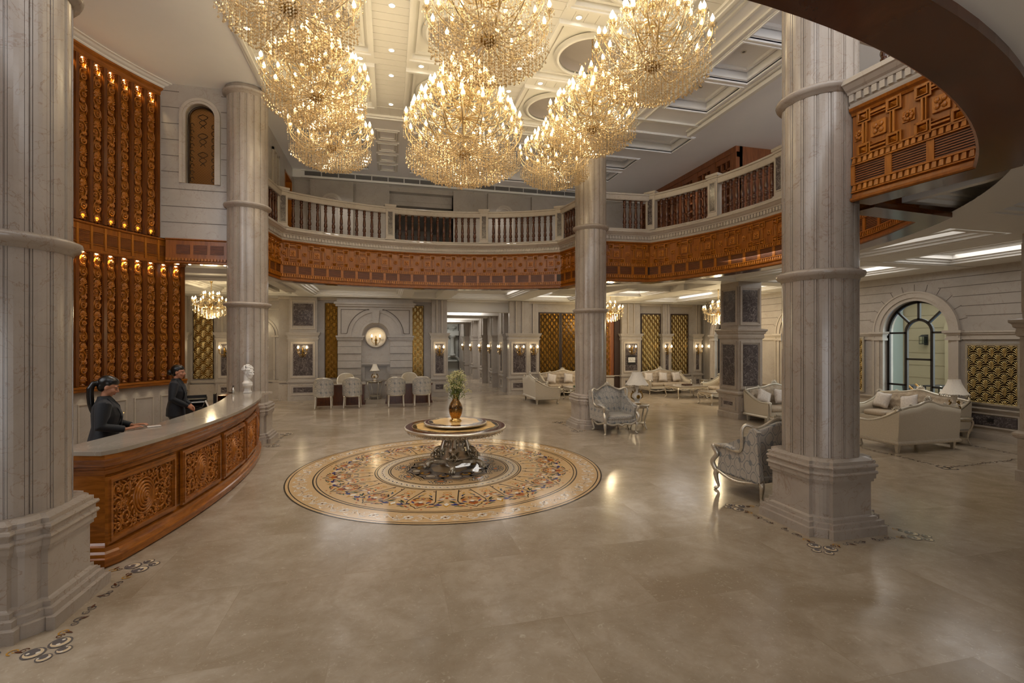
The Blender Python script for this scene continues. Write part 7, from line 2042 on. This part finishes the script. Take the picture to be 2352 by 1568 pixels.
b = MB(); b.tube(spline([(-.3, -.9, .3), (-.32, 0, .32), (-.3, .5, .5), (-.28, 1.0, .95)], 5), .03, 8); b.tube(spline([(.3, -.9, .3), (.32, 0, .32), (.3, .5, .5), (.28, 1.0, .95)], 5), .03, 8)
for y in (-.8, .3): b.tube([(-.3, y, .3), (-.3, y, 0)], .025, 6); b.tube([(.3, y, .3), (.3, y, 0)], .025, 6)
b.build('rattan_frame', plain('honey_rattan', srgb(190, 140, 70), .5, nz=.2), t); b = MB(); b.surf(lambda u, v: ((2*u-1)*.28, -.9+1.9*v, .36+.6*max(0, v-.55)**1.2*1.9), 4, 12); b.build('cushion', M_PILLOW, t)
# ------------------------------------------------------------------ camera, lamps, daylight
cam = bpy.data.cameras.new('camera'); co = bpy.data.objects.new('camera', cam); COL.objects.link(co)
co.location = (3.08, -4.93, 2.25); co.rotation_euler = (PI/2, 0, -math.radians(14.3))
cam.sensor_width = 36; cam.lens = 36*1110/2352; cam.clip_start = .05; cam.clip_end = 200
SC.camera = co

def lamp(kind, name, loc, power, col=(1, 1, 1), size=.1, rot=None, **kw):
    l = bpy.data.lights.new(name, kind); l.energy = power; l.color = col
    if kind == 'AREA': l.shape = 'RECTANGLE'; l.size = size[0]; l.size_y = size[1]
    else: l.shadow_soft_size = size
    if kind == 'SPOT': l.spot_size = kw.get('cone', 1.6); l.spot_blend = kw.get('blend', .6)
    o = bpy.data.objects.new(name, l); COL.objects.link(o); o.location = loc
    if rot: o.rotation_euler = rot
    return o
w = bpy.data.worlds.new('world'); SC.world = w; w.use_nodes = True
bg = w.node_tree.nodes['Background']; bg.inputs[0].default_value = (.98, .98, 1, 1); bg.inputs[1].default_value = 3.3
WARM = (1, .79, .47); NEUT = (1, .96, .92)
for (x, y) in CH:
    for i in range(4):
        a = i*PI/2+.4; lamp('POINT', 'chandelier_lamp', (x+.86*math.cos(a), y+.86*math.sin(a), 6.8), 5, WARM, .15)
for i in range(6):
    a = i*PI/3+.2; lamp('POINT', 'chandelier_lamp', (4.4+1.08*math.cos(a), 3.8+1.08*math.sin(a), 6.3), 8, WARM, .15)
for x, y in DL: lamp('SPOT', 'downlight_lamp', (x, y, ZC-.02), 90, NEUT, .05, (0, 0, 0), cone=2.0, blend=.8)
# fill panels added to brighten the lower storey and corridor, not real fixtures
for x, y, p in ((1.9, 12.7, 110), (6.6, 12.7, 80), (6.6, 18, 150), (6.6, 22, 200), (6.6, 26, 240), (6.6, 29.5, 260), (9.6, 13.4, 80), (12, 11.4, 80), (14.6, 12.6, 130), (14.6, 9.4, 90), (14.6, 5.4, 130), (12.0, 4.2, 110), (14.6, 2.0, 120), (12, 1.6, 50), (14.6, -1.6, 70), (-2.2, 12, 130), (-3.8, 13.4, 130)):
    lamp('AREA', 'lower_ceiling_fill', (x, y, 4.19 if y < 15 else 3.88), p*.32, NEUT, (2.2, 2.2) if y < 15 else (1.6, 1.0), (0, 0, 0))
for x, y, z in ((-2.35, 12.2, 3.5), (11.75, 13.0, 3.55), (14.5, 10.0, 3.4)): lamp('POINT', 'small_chandelier_lamp', (x, y, z-.5), 90, WARM, .1)
for l in SCL: lamp('POINT', 'sconce_lamp', l, 2.5, WARM, .08)
for x, y, nx, ny in WSPOT:
    for z, p in ((7.5, 26), (3.88, 26)): lamp('SPOT', 'strip_lamp', (x+nx*.03, y+ny*.03, z), p, (1, .74, .4), .02, (0, 0, 0), cone=1.5, blend=.7)
    lamp('SPOT', 'strip_uplamp', (x+nx*.03, y+ny*.03, 4.56), 10, (1, .74, .4), .02, (PI, 0, 0), cone=1.3, blend=.8)
    lamp('SPOT', 'ledge_lamp', (x+nx*.07, y+ny*.07, 1.29), .8, (1, .85, .6), .01, (0, 0, 0), cone=1.3, blend=.8)
# fill spots added to brighten the upper gallery, not real fixtures
for x, y in ((1.6, 11.3), (4.2, 11.3), (7.0, 11.3), (9.6, 11), (12, 9), (12, 5), (12, 1)): lamp('SPOT', 'gallery_fill', (x, y, 7.5 if y > 10.9 and x < 9 else 7.8), 60, NEUT, .1, (0, 0, 0), cone=2.3, blend=.9)

SC.view_settings.view_transform = 'Standard'; SC.view_settings.look = 'None'
SC.view_settings.exposure = .15; SC.view_settings.gamma = 1; SC.view_settings.use_curve_mapping = False
cy = SC.cycles
cy.max_bounces = 6; cy.diffuse_bounces = 4; cy.glossy_bounces = 4; cy.transmission_bounces = 4; cy.transparent_max_bounces = 10
cy.sample_clamp_indirect = 4; cy.sample_clamp_direct = 0; cy.caustics_reflective = False; cy.caustics_refractive = False
cy.use_denoising = True; cy.use_adaptive_sampling = True; cy.adaptive_threshold = .06
